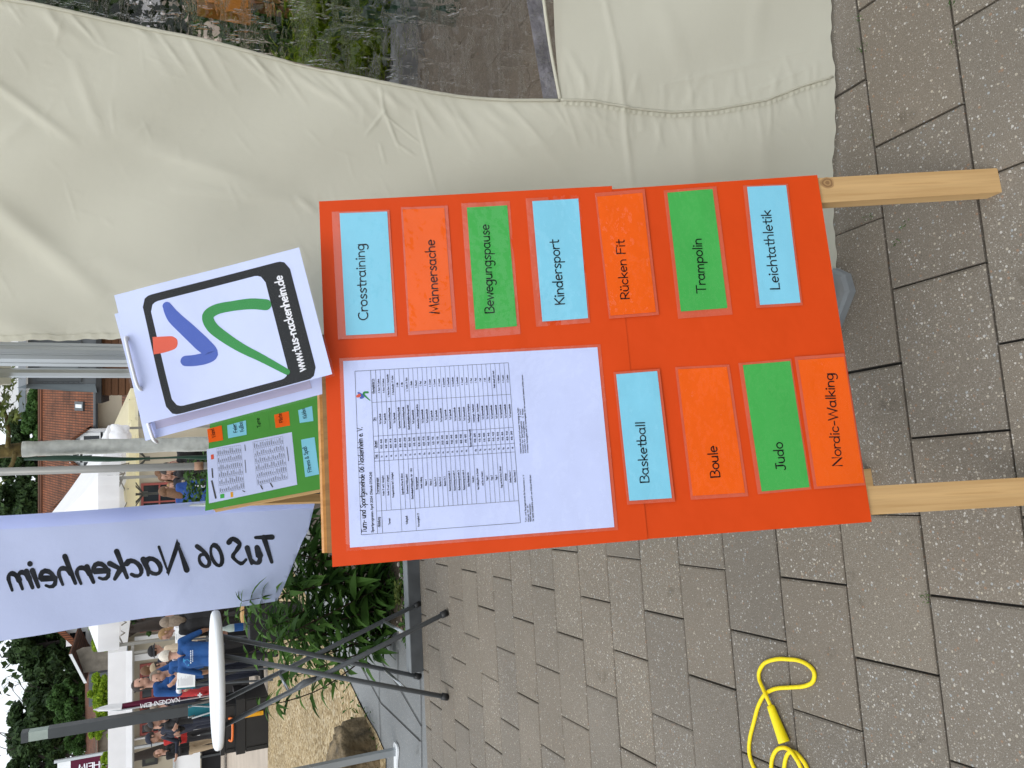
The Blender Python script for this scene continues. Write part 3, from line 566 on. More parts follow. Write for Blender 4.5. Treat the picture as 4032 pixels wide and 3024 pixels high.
rows = [('Kinder (1. und 2. Schuljahr)', 'Fr', '15:00 - 16:00', 'TuS Sporthalle', 'A. Kurz / M. Galerie'), ('Kinder (3. und 4. Schuljahr)', 'Fr', '16:00 - 17:00', 'TuS Sporthalle', 'A. Kurz / M. Galerie'),
 ('Fortgeschrittene (ab 5. Schuljahr)', 'Mi', '18:00 - 19:30', 'Gymnasium Dreifeldsporthalle', 'L. Marne-Sans / J. Hackelsmiller'), ('', 'Fr', '17:00 - 18:30', 'TuS Sporthalle', 'J. Hackelsmüller / F. Hutter'),
 ('Jugendliche (13 bis 18 Jahre)', 'Mi', '18:00 - 19:45', 'Gymnasium Dreifeldsporthalle', 'J. Hille'), ('Erwachsene (Hobbyspieler)', 'Mi', '20:00 - 22:00', 'Gymnasium Dreifeldsporthalle', 'J. Hille'), ('Beachvolleyball (Hobbyspieler, Apr. - Okt.)', 'Di', '18:00 - 20:00', 'Beachvolleyballplatz Kleinsportfeld', 'L. Trivolis / K. Borz'),
 ('Bewegungspause', 'Di', '17:15 - 18:15', 'TuS Gymnastikhalle', 'L. Zedda'), ('Nordic Walking', 'Mi', '18:30 - 20:00', 'Lehnbrünnchen, Weinbergstr./Ecke', 'S. Dausner'), ('Pilates 1', 'Do', '18:30 - 19:30', 'TuS Gymnastikhalle', 'C. Paul'), ('Pilates 2', 'Do', '19:45 - 20:45', 'TuS Gymnastikhalle', 'C. Paul'),
 ('Rücken Fit 1', 'Di', '8:20 - 9:05', 'TuS Sporthalle', 'A. Cruzata'), ('Rücken Fit 2', 'Di', '9:10 - 9:55', 'TuS Sporthalle', 'A. Cruzata'), ('Rücken Fit 3', 'Mi', '20:20 - 21:05', 'TuS Gymnastikhalle', 'A. Cruzata'), ('Rückentraining und mehr 3', 'Di', '18:15 - 19:00', 'TuS Sporthalle', 'U. Grünthaler'),
 ('Rückentraining und mehr 4', 'Di', '19:00 - 19:45', 'TuS Sporthalle', 'U. Grünthaler'), ('Rückentraining und mehr 5', 'Mi', '17:15 - 18:00', 'TuS Gymnastikhalle', 'U. Grünthaler'), ('Rückentraining und mehr 6', 'Mi', '18:15 - 19:00', 'TuS Gymnastikhalle', 'U. Grünthaler'), ('Salsa-Bodystyle-Mix', 'Mo', '17:15 - 18:15', 'TuS Gymnastikhalle', 'A. Cruzata'),
 ('Wandern', '', 'Termine nach Absprache', 'Treffpunkt am Marktplatz', 'S. Dausner'), ('Xco Walking (Mo. im Sommer', 'Mo', '19:00 - 20:15', 'Weinbergstr., Nackenheim', 'C. Paul'), ('und Sa. im Winter)', 'Sa', '9:30 - 10:45', 'Weinbergstr., Nackenheim', 'C. Paul'), ('Yoga 1', 'Di', '8:30 - 10:00', 'TuS Gymnastikhalle', 'I. Sell'), ('Yoga 2', 'Di', '10:15 - 11:45', 'TuS Gymnastikhalle', 'I. Sell'),
 ('Yoga 3', 'Fr', '17:45 - 19:30', 'TuS Gymnastikhalle', 'A. Böhm'), ('Yoga mit Kind (0 bis 3 Jahre)', 'Mi', '9:30 - 10:30', 'TuS Gymnastikhalle', 'findet aktuell nicht statt'), ('Zandunga', 'Do', '17:15 - 18:15', 'TuS Gymnastikhalle', 'N. Hofmann'), ('Zumba Fitness 1', 'Di', '18:30 - 19:30', 'TuS Gymnastikhalle', 'A. Cruzata'), ('Zumba Fitness 2', 'Mi', '19:15 - 20:15', 'TuS Gymnastikhalle', 'A. Cruzata')]
pu = Pen(mb, lambda x, y, l: BO(x, -y, .0040 + l))
xs = .00165
for i, rw in enumerate(rows):
    yb = hy(hdr1 + rowh * (i + 1))
    for cidx in range(1, 6):
        s = rw[cidx - 1]
        if s: pu.write(s, (cx[cidx] + cx[cidx + 1]) / 2, -(yb - rowh * TH * .3), xs, .30, .8, 0, 0, True)
    a0 = cx[1]
    if i in (2, 20): a0 = cx[2]
    if i in (3, 6): a0 = cx[0]
    if i < NR - 1: line(a0, yb, x1, yb)
for s, cidx in (('Abteilung', 0), ('Trainingsgruppe', 1), ('Tag', 2), ('Uhrzeit', 3), ('Ort', 4), ('Übungsleiter*in'.replace('Ü', 'U'), 5)):
    pu.write(s, (cx[cidx] + cx[cidx + 1]) / 2, -(hy(hdr1) - .0035), .0022, .28, .85, 0, 0, True); m_ = (cx[cidx] + cx[cidx + 1]) / 2; hw = text_width(s) * .0022 * .42; line(m_ - hw, hy(hdr1) - .0022, m_ + hw, hy(hdr1) - .0022)
for s, r in (('Turnen', 1.7), ('Volleyball', 5.3)): pu.write(s, (cx[0] + cx[1]) / 2, -hy(hdr1 + rowh * r), .0019, .3, .85, 0, 0, True)
pu.write('Kursangebot (*)', cx[0] + .006, -hy(hdr1 + rowh * 7.7), .0018, .3, .85, 0, 0)
def px_text(txt, a, c_, cap, wd, slant=0, cp_=6, wob=0):
    p0, p1 = np.array(z5(*a)), np.array(z5(*c_)); L = np.linalg.norm(p1 - p0); u = (p1 - p0) / L; v = np.array([u[1], -u[0]]); xh = abs(z5(a[0] - cap, a[1])[1] - z5(*a)[1]) / 1.6
    q = Pen(mb, lambda x, y, l: BO(*(p0 + u * x + v * y), .0040 + l)); q.write(txt, 0, 0, xh, wd, L / text_width(txt) / xh, slant, cp_, False, wob)
px_text('Turn- und Sportgemeinde 06 Nackenheim e. V.', (300, 1552), (262, 690), 42, .23, .12, 6, .06)
px_text('Sportprogramm April 2024 (Stand: 07.04.24)', (357, 1548), (340, 1055), 18, .34, 0, 5)
px_text('Turn- und Sportgemeinde 06 Nackenheim e. V.', (1602, 1465), (1580, 1075), 11, .34, 0, 0)
px_text('Mainzer Str. 51', (1622, 1462), (1615, 1330), 11, .34, 0, 0)
px_text('55299 Nackenheim', (1640, 1460), (1632, 1315), 11, .34, 0, 0)
px_text('Tel: 06135 9331218 (Mo. und Fr. von 17:00 bis 19:00 Uhr)', (1662, 1458), (1636, 1080), 11, .34, 0, 0)
px_text('Weitere Infos sind auch auf unserer Homepage zu finden:', (1560, 905), (1535, 530), 11, .34, 0, 0)
px_text('Kontakt für Sportangebote:   J. Mohr', (1580, 903), (1553, 540), 11, .34, 0, 0)
px_text('Kontakt für Kursangebote:   C. Rapp', (1597, 900), (1572, 540), 11, .34, 0, 0)
px_text('(*) Hinweis: Kursangebot, auch für Nichtmitglieder, bei dem zusätzliche Gebühren anfallen können.', (1617, 898), (1570, 262), 11, .34, 0, 0)
mb.build('printed_table', K['ink'], o)
for k_, pts, ws in (('logo_o', [(226, 440), (240, 432)], [.0045, .0055]), ('logo_b', [(232, 412), (250, 425), (268, 440), (262, 450), (250, 452)], [.003, .0045, .005, .004, .003]), ('logo_g', [(308, 408), (285, 408), (275, 420), (290, 440), (328, 474)], [.0035, .0035, .003, .0028, .001])):
    lm = MB(); q = Pen(lm, TT); q.stroke(smo([z5(*p) for p in pts], 4), [np.interp(i / (4 * (len(pts) - 1)), np.linspace(0, 1, len(pts)), ws) for i in range(4 * (len(pts) - 1) + 1)], 8); lm.build('logo_stroke', K[k_], o)

# ------------------------------------------------------------------ green board behind
GO = Frame((-.587, 4.047, 1.192), (.853, .521, 0), (.2, -.273, -.96))
GO.o = GO.o.copy(); need = GO(0, 1.2057)[2]; GO.o[2] -= need
gboard = thing('notice_board', 'green wooden A-frame notice board with a white timetable, standing before the planter', 'notice board', (*GO(.29, 1.2)[:2], 0))
a_frame(GO, gboard, 'green', 'bluepaper', np.array([-.03, .0, -1.]), .05)
zg = lambda x, y: GO.px(700 + x / 3.016, 1500 + y / 3.016)
mb = MB(); sheet(mb, GO, [zg(325, 1545), (.574, -.03), (.59, .852), (zg(325, 1545)[0] + .0, .853)], .0006, 0, .0005, 8, 9); mb.build('poster_sheet', K['green'], gboard, True)
mb = MB(); mb.box(GO(zg(325, 1545)[0] - .012, .85, -.012), GO.r2 * -.88, GO.r1 * .0118, GO.n * .012); mb.build('panel_edge', K['pine'], gboard)
def gcard(TL, TR, BR, BL, colr, txts, lab):
    mb = MB(); quad = [zg(*TL), zg(*TR), zg(*BR), zg(*BL)]; sheet(mb, GO, quad, .0022, 0, .0003, 4, 5); o = mb.build('name_card', K[colr], gboard, True); o['label'] = lab
    for t, p0, cap, wpx in txts:
        card_text(GO, o, t, zg(*p0), zg(p0[0] - wpx * .22, p0[1] - wpx), cap, .2, .0036)
gcard((370, 735), (350, 575), (522, 530), (540, 705), 'c_orange', [('Wand', (452, 668), .019, 100)], 'orange card reading Wand, its rest hidden')
gcard((600, 685), (588, 530), (810, 470), (820, 640), 'c_blue', [('Feier', (712, 610), .019, 100), ('Fußba', (790, 598), .019, 110)], 'light blue card in two lines')
gcard((1165, 562), (1145, 405), (1318, 362), (1335, 530), 'c_orange', [('Pilate', (1253, 492), .019, 105)], 'orange card reading Pilate')
gcard((1450, 502), (1430, 350), (1595, 300), (1612, 478), 'c_blue', [('Kickbo', (1535, 443), .019, 115)], 'light blue card reading Kickbo')
gcard((1515, 1145), (1465, 700), (1625, 670), (1680, 1110), 'c_blue', [('Fitness & Spaß', (1592, 1080), .019, 300)], 'light blue card reading Fitness & Spaß')
gcard((905, 610), (885, 455), (1075, 400), (1095, 572), 'green', [('Turne', (992, 550), .019, 108)], 'green card reading Turne')
gs = MB(); quad = [(0, 0), (.297, 0), (.297, .42), (0, .42)]; quad = [zg(373, 1457), zg(345, 815), zg(1355, 610), zg(1420, 1235)]; sheet(gs, GO, quad, .0022, 0, .0003, 6, 6); go = gs.build('timetable', K['white'], gboard, True)
mb = MB(); pn = Pen(mb, lambda x, y, l: GO(x, y, .0036 + l)); ln_ = lambda a, c_, w_: pn.stroke([zg(*a), zg(*c_)], w_, 0)
for (A, B_, C_, D_, nr, ncol) in (((495, 1335), (465, 805), (750, 765), (795, 1280), 12, 6), ((945, 1240), (893, 730), (1245, 660), (1310, 1165), 14, 6)):
    A, B_, C_, D_ = [np.array(q, float) for q in (A, B_, C_, D_)]
    for i in range(nr + 1): t = i / nr; ln_(A + (D_ - A) * t, B_ + (C_ - B_) * t, .0006)
    for i in range(ncol + 1): t = i / ncol; ln_(A + (B_ - A) * t, D_ + (C_ - D_) * t, .0009)
    for i in range(nr):
        for k in range(ncol):
            t = (i + .55) / nr; u0 = (k + .12) / ncol; u1 = (k + random.uniform(.35, .85)) / ncol
            a = A + (D_ - A) * t; c_ = B_ + (C_ - B_) * t; ln_(a + (c_ - a) * u0, a + (c_ - a) * u1, .0022)
for a, c_, w_ in (((455, 1400), (405, 1185), .008), ((418, 1155), (408, 1040), .006), ((812, 1095), (800, 940), .003), ((805, 835), (798, 760), .003), ((1318, 955), (1296, 785), .003), ((1010, 1290), (985, 1240), .006), ((1130, 1265), (1100, 1215), .006), ((800, 1320), (770, 1305), .004)): ln_(a, c_, w_)
mb.build('printed_table', mat('grey_ink', (.06, .06, .07), .8, 0), go)
for key, a, c_ in (('amber', (660, 1380), (628, 1325)), ('c_green', (555, 1390), (505, 1350)), ('logo_o', (430, 930), (395, 880))):
    lm = MB(); A, C_ = zg(*a), zg(*c_); lm.face([GO(A[0], C_[1], .0035), GO(C_[0], C_[1], .0035), GO(C_[0], A[1], .0035), GO(A[0], A[1], .0035)][::-1]); lm.build('small_emblem', K[key], go)

# ------------------------------------------------------------------ pair of laminated web address sheets tied above the board
QF = Frame(CAM + cw((-.0621, -.56916, 1.19021)), cw((.96185, -.26638, .06238)), cw((.22933, 1.00384, .07402)))
zq = lambda x, y: QF.px(400 + x / 1.843, 900 + y / 1.843)
def qbend(a, b): return .006 * math.exp(-((b + .0) / .05) ** 2) * math.sin(a * 22 + .4) - .003 * math.sin(b * 11)
def QB(a, b, c=0.): return QF(a, b, c + qbend(a, b))
def rrect(x0, y0, x1, y1, r, n=7):
    p = []
    for cx_, cy_, a0 in ((x1 - r, y0 + r, -90), (x1 - r, y1 - r, 0), (x0 + r, y1 - r, 90), (x0 + r, y0 + r, 180)): p += arc(cx_, cy_, r, r, a0, a0 + 90, n)
    return p
def surf(mb, fn, x0, y0, x1, y1, c, N=14, mi=0):
    mb.grid([[fn(x0 + (x1 - x0) * j / N, y0 + (y1 - y0) * i / N, c) for j in range(N + 1)] for i in range(N, -1, -1)], mi)
sw, sh = .216, .303
qs = thing('laminated_sign', 'white laminated sheet reading www.tus-nackenheim.de in a black frame, tied above the orange board', 'sign', QF(.105, .15))
mb = MB(); surf(mb, QB, 0, .0, .21, .297, 0); pap = mb.build('sheet', K['white'], qs, True)
mb = MB(); surf(mb, QB, -.004, -.004, .214, .301, .0012); mb.build('laminate_film', K['film2'], qs, True)
oc = [np.array(zq(*q)) for q in ((480, 1335), (268, 470), (1370, 245), (1565, 1110))]; ic = [np.array(zq(*q)) for q in ((497, 1292), (312, 492), (1175, 312), (1365, 1112))]
ox0, ox1, oy0, oy1 = (oc[0][0] + oc[3][0]) / 2, (oc[1][0] + oc[2][0]) / 2, (oc[0][1] + oc[1][1]) / 2, (oc[2][1] + oc[3][1]) / 2
ix0, ix1, iy0, iy1 = (ic[0][0] + ic[3][0]) / 2, (ic[1][0] + ic[2][0]) / 2, (ic[0][1] + ic[1][1]) / 2, (ic[2][1] + ic[3][1]) / 2
ix0, ix1, iy0, iy1 = ox0 + .011, ox1 - .0128, oy0 + .011, oy1 - .0425
def strips(mb, fn, outer, c):               # fill a convex outline in horizontal strips so it follows the bent sheet
    ys = np.linspace(min(p[1] for p in outer), max(p[1] for p in outer), 40); n = len(outer)
    def span(y):
        xs_ = []
        for i in range(n):
            (xa, ya), (xb, yb) = outer[i], outer[(i + 1) % n]
            if (ya - y) * (yb - y) <= 0 and abs(yb - ya) > 1e-9: xs_.append(xa + (xb - xa) * (y - ya) / (yb - ya))
        return (min(xs_), max(xs_)) if xs_ else None
    rows_ = []
    for y in ys:
        y_ = min(max(y, ys[0] + 1e-6), ys[-1] - 1e-6); s_ = span(y_)
        if s_: rows_.append([fn(s_[0] + (s_[1] - s_[0]) * k / 10, y_, c) for k in range(11)])
    mb.grid(rows_[::-1])
mb = MB(); strips(mb, QB, rrect(ox0, oy0, ox1, oy1, .016), .0003); mb.build('black_frame', K['printblack'], pap, True)
mb = MB(); strips(mb, QB, rrect(ix0, iy0, ix1, iy1, .014), .0005); mb.build('white_field', K['white'], pap, True)
def qstroke(key, pts, ws, c, cap_=14):
    mb = MB(); q = Pen(mb, lambda x, y, l: QB(x, y, c + l)); n = 5 * (len(pts) - 1) + 1
    q.stroke(smo([zq(*p) for p in pts], 5), [np.interp(i / (n - 1), np.linspace(0, 1, len(pts)), ws) / 1.843 * .000407 for i in range(n)], cap_); mb.build('logo_stroke', K[key], pap)
qstroke('logo_o', [(374, 850), (440, 842), (500, 831), (522, 828), (540, 825), (549, 824)], [126, 118, 102, 90, 62, 20], .0007, 0)
qstroke('logo_b', [(470, 560), (520, 640), (620, 735), (720, 830), (790, 900), (760, 935), (680, 955), (610, 960)], [60, 95, 105, 110, 95, 85, 80, 75], .0008)
qstroke('logo_g', [(1190, 552), (1080, 545), (950, 560), (830, 585), (768, 635), (800, 715), (900, 795), (1020, 870), (1160, 940), (1345, 1040)], [80, 78, 72, 75, 80, 80, 75, 65, 55, 42], .0009)
mb = MB(); p0, p1 = np.array(zq(1478, 1030)), np.array(zq(1306, 335)); L = np.linalg.norm(p1 - p0); u = (p1 - p0) / L; v = np.array([u[1], -u[0]]); t_ = 'www.tus-nackenheim.de'
xh = abs(zq(1460, 700)[1] - zq(1415, 700)[1]) * .82; q = Pen(mb, lambda x, y, l: QB(*(p0 + u * x + v * y), .0007 + l)); q.write(t_, 0, 0, xh, .30, L / text_width(t_) / xh, 0, 8); mb.build('lettering', K['inkwhite'], pap)
# second sheet behind, reverse side seen
F2 = Frame(QF(-.022, -.016, -.03), QF.r1, QF.r2 + .03 * QF.n * -1)
def Q2(a, b, c=0.): return F2(a, b, c - .004 * math.sin(a * 14))
qs2 = thing('laminated_sign', 'second white laminated sheet half hidden behind the web address sheet, showing its reverse', 'sign', F2(.1, .15))
mb = MB(); surf(mb, Q2, 0, 0, .21, .297, 0); p2 = mb.build('sheet', K['white'], qs2, True)
mb = MB(); surf(mb, Q2, .0135, .02, .20, .27, .0006); mb.build('show_through', K['lavender'], p2, True)
mb = MB(); surf(mb, Q2, -.004, -.004, .214, .301, .0014); mb.build('laminate_film', K['film2'], qs2, True)
def tie(root, pts, rad=.0042):
    mb = MB(); mb.tube(smo([tuple(p) for p in pts], 4), rad, 8, 0, True, .55); mb.build('zip_tie', K['ziptie'], root, True)
def QZ(x, y, c): a, b = zq(x, y); return QB(a, b, c)
tie(qs, [QZ(190, 800, -.004), QZ(182, 800, .004), QZ(200, 850, .0075), QZ(240, 980, .009), QZ(280, 1120, .0085), QZ(292, 1160, .003), QZ(296, 1165, -.006)], .0045)
def Q2Z(x, y, c):
    q = onpl(400 + x / 1.843, 900 + y / 1.843, F2.n, F2.n @ F2.o) + F2.n * c; return q
tie(qs2, [Q2Z(345, 1400, -.003), Q2Z(345, 1405, .005), Q2Z(365, 1460, .008), Q2Z(388, 1530, .007), Q2Z(392, 1545, -.003)], .0048)
# ------------------------------------------------------------------ tent: canvas side wall with a clear window, pole, weight
TN = np.array([0, 1., -.17]); TD = 1.285
tent = thing('party_tent', 'cream canvas tent side wall with a curved clear window, beside the orange board', 'tent', (.6, 1.4, 0))
WE = [(-900, -235), (-600, -160), (-300, -85), (0, -2), (250, 48), (500, 97), (800, 160), (1000, 205), (1250, 262), (1500, 318), (1700, 356), (1850, 378), (2000, 392), (2200, 399), (2330, 405), (2480, 432), (2640, 448), (2800, 440), (3000, 405), (3150, 345), (3278, 305)]
WEx, WEy = [p[0] for p in WE], [p[1] for p in WE]
wedge = lambda X: np.interp(X, WEx, WEy)
HEM = lambda Y: np.interp(Y, [-700, 0, 650, 900, 1180, 1275, 1320, 1365], [3262, 3279, 3281, 3288, 3303, 3317, 3327, 3336]) + 3 * math.sin(Y / 37) + 2 * math.sin(Y / 13.)
EDGE = lambda X: np.interp(X, [-900, 0, 100, 240, 350, 470, 1200, 3300, 3340], [1352, 1344, 1341, 1339, 1336, 1331, 1338, 1352, 1364]) + 2.5 * math.sin(X / 31) + 1.5 * math.sin(X / 11.)
rf = random.Random(5)
folds = []                                   # (X0, Y0, X1, Y1, width px, height m)
for i in range(46):                          # gathers running from the window edge into the wall
    X = -200 + i * 55 + rf.uniform(-18, 18); Y = wedge(X); L = rf.uniform(90, 300); an = math.radians(rf.uniform(28, 62)); folds.append((X, Y + 2, X + L * math.cos(an), Y + L * math.sin(an), rf.uniform(9, 22), rf.uniform(.0012, .004)))
for i in range(26):                          # gathers below the window on both sides of the seam
    X = 2210 + i * 40 + rf.uniform(-12, 12); Y = wedge(X)
    for sg in (1, -1): L = rf.uniform(60, 190); folds.append((X, Y + sg * 4, X + rf.uniform(-.2, .5) * L, Y + sg * L, rf.uniform(8, 15), rf.uniform(.0012, .003)))
folds += [(-50, 300, 300, 560, 22, .012), (-60, 760, 420, 1160, 50, .022), (0, 560, 130, 480, 30, .006), (500, 500, 1260, 830, 55, .012), (600, 590, 950, 690, 20, .004), (300, 250, 420, 560, 25, .005), (700, 740, 1230, 790, 22, .006), (1180, 780, 1250, 830, 16, .008),
          (1500, 340, 1520, 470, 7, .005), (1520, 430, 1440, 530, 5, .005), (1520, 440, 1580, 590, 5, .006), (1520, 450, 1660, 560, 4, .004), (1570, 560, 1640, 610, 6, .005), (1500, 560, 1520, 640, 6, .003), (1640, 430, 1720, 760, 7, .004), (2380, -30, 2420, 180, 12, .006), (2420, 180, 2490, 740, 14, .010), (2240, 200, 2330, 400, 16, .005), (2600, 340, 3250, 180, 9, .004), (2900, 390, 3220, 250, 8, .003),
          (-40, 1250, 250, 1330, 60, .02), (100, 900, 700, 1120, 60, .008), (1850, 400, 2080, 640, 22, .004), (2000, 400, 2250, 700, 25, .004), (2700, 470, 2760, 900, 40, .006), (3000, 430, 3020, 1000, 45, .007), (2600, 0, 2700, 300, 45, .006), (3000, -100, 2980, 250, 40, .006), (1100, 260, 1400, 420, 18, .004)]
nbig = 46 + 52
fine_ = []
for i in range(150):                          # small random creases all over the cloth
    X = rf.uniform(-100, 3250); Y = rf.uniform(wedge(X) + 30, 1330); L = rf.uniform(40, 170); an = rf.gauss(.55, .7); fine_.append((X, Y, X + L * math.cos(an), Y + L * math.sin(an), rf.uniform(7, 13), rf.uniform(.0002, .0006)))
FA = np.array([(*q, .5 if i < nbig else .36) for i, q in enumerate(folds)] + [(*q, 1.) for q in fine_])
def relief(X, Y):
    p = np.array([X, Y]); a = FA[:, :2]; d = FA[:, 2:4] - a; L2 = (d ** 2).sum(1); t = np.clip(((p - a) * d).sum(1) / L2, 0, 1); c = a + d * t[:, None]; L = np.sqrt(L2)
    q = p - c; side = (d[:, 0] * q[:, 1] - d[:, 1] * q[:, 0]) / L; dist = np.sqrt((q ** 2).sum(1)); fade = np.sin(np.pi * np.clip(.12 + t * .85, 0, 1)) ** .7
    s_ = side / FA[:, 4]; h = (FA[:, 6] * FA[:, 5] * fade * np.exp(-(dist / FA[:, 4]) ** 2) * (1 + .5 * np.tanh(s_))).sum()
    return h + .010 * math.sin(X / 410. + 1.2) * math.sin(Y / 330. + .5) + .004 * math.sin(X / 140. + Y / 95.) + .006 * math.sin(Y / 120. + X / 900.) * min(1, max(0, (X - 2300) / 700))
def canvas_pt(X, Y, lift=0.):
    q = onpl(X, Y, TN, TD); return q - TN / np.linalg.norm(TN) * (relief(X, Y) + lift)
XS = np.concatenate([np.linspace(-900, -60, 20), np.linspace(-55, 3290, 540)]); NA = 210
P = []
for X in XS:
    e0, e1 = wedge(X), EDGE(X); row = []
    for k in range(NA + 1):
        t = k / NA; Y = e0 + (e1 - e0) * (t ** 1.25); hx = HEM(Y); XX = X if X < 3000 else 3000 + (X - 3000) * (hx - 3000) / 290.
        row.append(canvas_pt(XX, Y))
    P.append(row)
mb = MB(); mb.grid(P); mb.build('side_wall', K['canvas'], tent, True)
XS2 = np.linspace(2201, 3290, 130); P = []
for X in XS2:
    row = []
    for k in range(101):
        e1 = wedge(X); lo_ = -700.; t = k / 100; Y = lo_ + (e1 - lo_) * (1 - (1 - t) ** 1.4); hx = HEM(Y); XX = X if X < 3000 else 3000 + (X - 3000) * (hx - 3000) / 290.
        XX = XX + (-66 * (1 - X / 3290.) * 3.0 * (np.interp(Y, [-700, 0, 399], [1.9, 1.0, 0])) * .35 if X < 3000 else 0) * max(0, (3000 - X) / 800.)
        row.append(canvas_pt(XX, Y))
    P.append(row)
mb = MB(); mb.grid(P); mb.build('window_apron', K['canvas'], tent, True)
mb = MB(); mb.tube([canvas_pt(X, wedge(X) + 2, .002) for X in np.linspace(-900, 2200, 150)], .0032, 6, 0, True); mb.tube([canvas_pt(X, wedge(X), .002) for X in np.linspace(2200, 3270, 70)], .003, 6); mb.tube([canvas_pt(np.interp(Y, [-700, 0, 398], [2015, 2138, 2200]), Y, .002) for Y in np.linspace(-700, 398, 40)], .0035, 6); mb.build('piping', K['canvas'], tent, True)
mb = MB(); P = []                            # stitched gather strip below the window
for X in np.linspace(2205, 3255, 150):
    P.append([canvas_pt(X, wedge(X) + 6 + k * 5, .0022 + .0012 * math.sin(X / 3.6)) for k in range(4)])
mb.grid(P); mb.build('seam', K['canvas'], tent, True)
def win_pt(X, Y, lift=0): q = onpl(X, Y, TN, TD + .006); return q - TN * lift
mb = MB(); P = []
for X in np.linspace(-900, 2205, 60):
    P.append([win_pt(X, -900 + (wedge(X) + 8 + 900) * k / 40) for k in range(41)])
mb.grid(P); mb.build('clear_window', K['vinyl'], tent, True)
mb = MB(); P = []
for Y in np.linspace(-700, 398, 30):
    x_ = np.interp(Y, [-700, 0, 398], [2015, 2138, 2205]); P.append([win_pt(x_ - 62 + 62 * k / 6., Y, -.004) for k in range(7)])
mb.grid(P); mb.build('window_hem', K['frost'], tent, True)
mb = MB(); P = []                            # side edge hem, doubled canvas
for X in np.linspace(-900, 3290, 260): P.append([canvas_pt(min(X, HEM(EDGE(X)) - 2), EDGE(X) - 22 + k * 5.5, .0018 + .0006 * math.sin(X / 9.)) for k in range(5)])
mb.grid(P); mb.build('edge_hem', K['canvas'], tent, True)
# aluminium corner pole with grooves, standing just behind the wall edge
pc = at(240, 1397, 1.66); pr_ = []
mb = MB(); px_, py_ = pc[0], pc[1]; R_ = .0235
prof = []
for k in range(8):
    a = math.pi / 8 + k * math.pi / 4; b_ = a + math.pi / 4
    A_, B_ = np.array([math.cos(a), math.sin(a)]), np.array([math.cos(b_), math.sin(b_)])
    for t, ins in ((0, 0), (.38, 0), (.42, .05), (.58, .05), (.62, 0)): prof.append((A_ + (B_ - A_) * t) * R_ * (1 - ins))
for z in (0.03, 2.45): pr_.append([np.array([px_ + q[0], py_ + q[1], z]) for q in prof + prof[:1]])
mb.grid(pr_); mb.build('pole', K['alu'], tent)
mb = MB(); mb.abox(px_ - .05, px_ + .05, py_ - .05, py_ + .05, .0, .03); mb.build('pole_foot', K['stone'], tent)
TX0, TX1, TY0, TY1 = px_, px_ + 3.0, py_, py_ + 2.75; ta = np.array([(TX0 + TX1) / 2, (TY0 + TY1) / 2, 3.15]); tcs = [np.array([TX0 - .06, TY0 - .06, 2.32]), np.array([TX1 + .06, TY0 - .06, 2.32]), np.array([TX1 + .06, TY1 + .06, 2.32]), np.array([TX0 - .06, TY1 + .06, 2.32])]
mb = MB()
for i in range(4):
    a, c_ = tcs[i], tcs[(i + 1) % 4]; mb.grid([[a + (ta - a) * k / 6 + ((c_ + (ta - c_) * k / 6) - (a + (ta - a) * k / 6)) * s_ / 6 + np.array([0, 0, -.09 * math.sin(math.pi * k / 6)]) for s_ in range(7)] for k in range(7)])
    mb.grid([[a + (c_ - a) * s_ / 40 + np.array([0, 0, -.24 * (1 - k / 3)]) + np.array([.006 * math.sin(s_), .006 * math.cos(s_ * 1.1), 0]) for s_ in range(41)] for k in range(4)])
mb.build('roof', K['canvas'], tent, True)
for x, y in ((TX1, TY0 + .1), (TX1, TY1), (TX0, TY1)):
    mb = MB(); mb.tube([(x, y, 0), (x, y, 2.34)], .0235, 8); mb.build('pole', K['alu'], tent)
# concrete weight slab lying under the wall edge
wq = [g(3391, 1096), g(3324, 1268), g(3299, 1030)]; c0 = wq[0]; e1 = (wq[1] - c0); e1 /= np.linalg.norm(e1); e2 = np.array([-e1[1], e1[0], 0])
if e2[1] < 0: e2 = -e2
mb = MB(); tk = .022
def chamf(z, ins, cc=.03):
    L1, L2 = .30, .24; r = []
    for (u, v) in ((cc, 0), (L1 - cc, 0), (L1, cc), (L1, L2 - cc), (L1 - cc, L2), (cc, L2), (0, L2 - cc), (0, cc)):
        u2 = ins + u * (1 - 2 * ins / L1); v2 = ins + v * (1 - 2 * ins / L2); r.append(c0 + e1 * u2 + e2 * v2 + np.array([0, 0, z]))
    return r
rg = [chamf(.001, 0), chamf(tk - .005, .002), chamf(tk, .009)]; mb.grid([r + r[:1] for r in rg]); mb.face(rg[-1])
tag(mb.build('tent_weight', K['stone']), 'grey concrete tent weight slab poking out under the canvas hem', 'weight')

# ------------------------------------------------------------------ banner seen from behind
BY = 4.8
def ban(X, Y, lift=0.):
    q = at(X, Y, BY); r = .022 * math.sin(q[2] * 3.1 + q[0] * 2) + .010 * math.sin(q[2] * 6.3 - q[0] * 7 + 1) + .004 * math.exp(-((q[2] - 1.45 - .5 * q[0]) / .05) ** 2) - .005 * math.exp(-((q[2] - .9 + .6 * q[0] + .3) / .03) ** 2) + .007 * math.sin(q[0] * 9 + q[2] * 4) + .003 * math.sin(q[2] * 17 - q[0] * 11); q[1] += r - lift; return q
banner = thing('beach_flag', 'tall white cloth flag lettered TuS 06 Nackenheim, seen from behind so it reads mirrored', 'flag', (-.72, BY, 0))
def bedge(X): return np.interp(X, [-900, 0, 1240], [2092, 2030, 1945]), np.interp(X, [-900, 0, 1100], [2640, 2520, 2366])
mb = MB(); P = []
for X in np.linspace(-900, 1250, 130):
    r0, l0 = bedge(X); row = []
    for k in range(41):
        Y = r0 + (l0 - r0) * k / 40; lim = np.interp(Y, [1945, 2090, 2130, 2330, 2366], [1250, 1213, 1190, 1110, 1092]); row.append(ban(min(X, lim) if X > 1050 else X, Y))
    P.append(row)
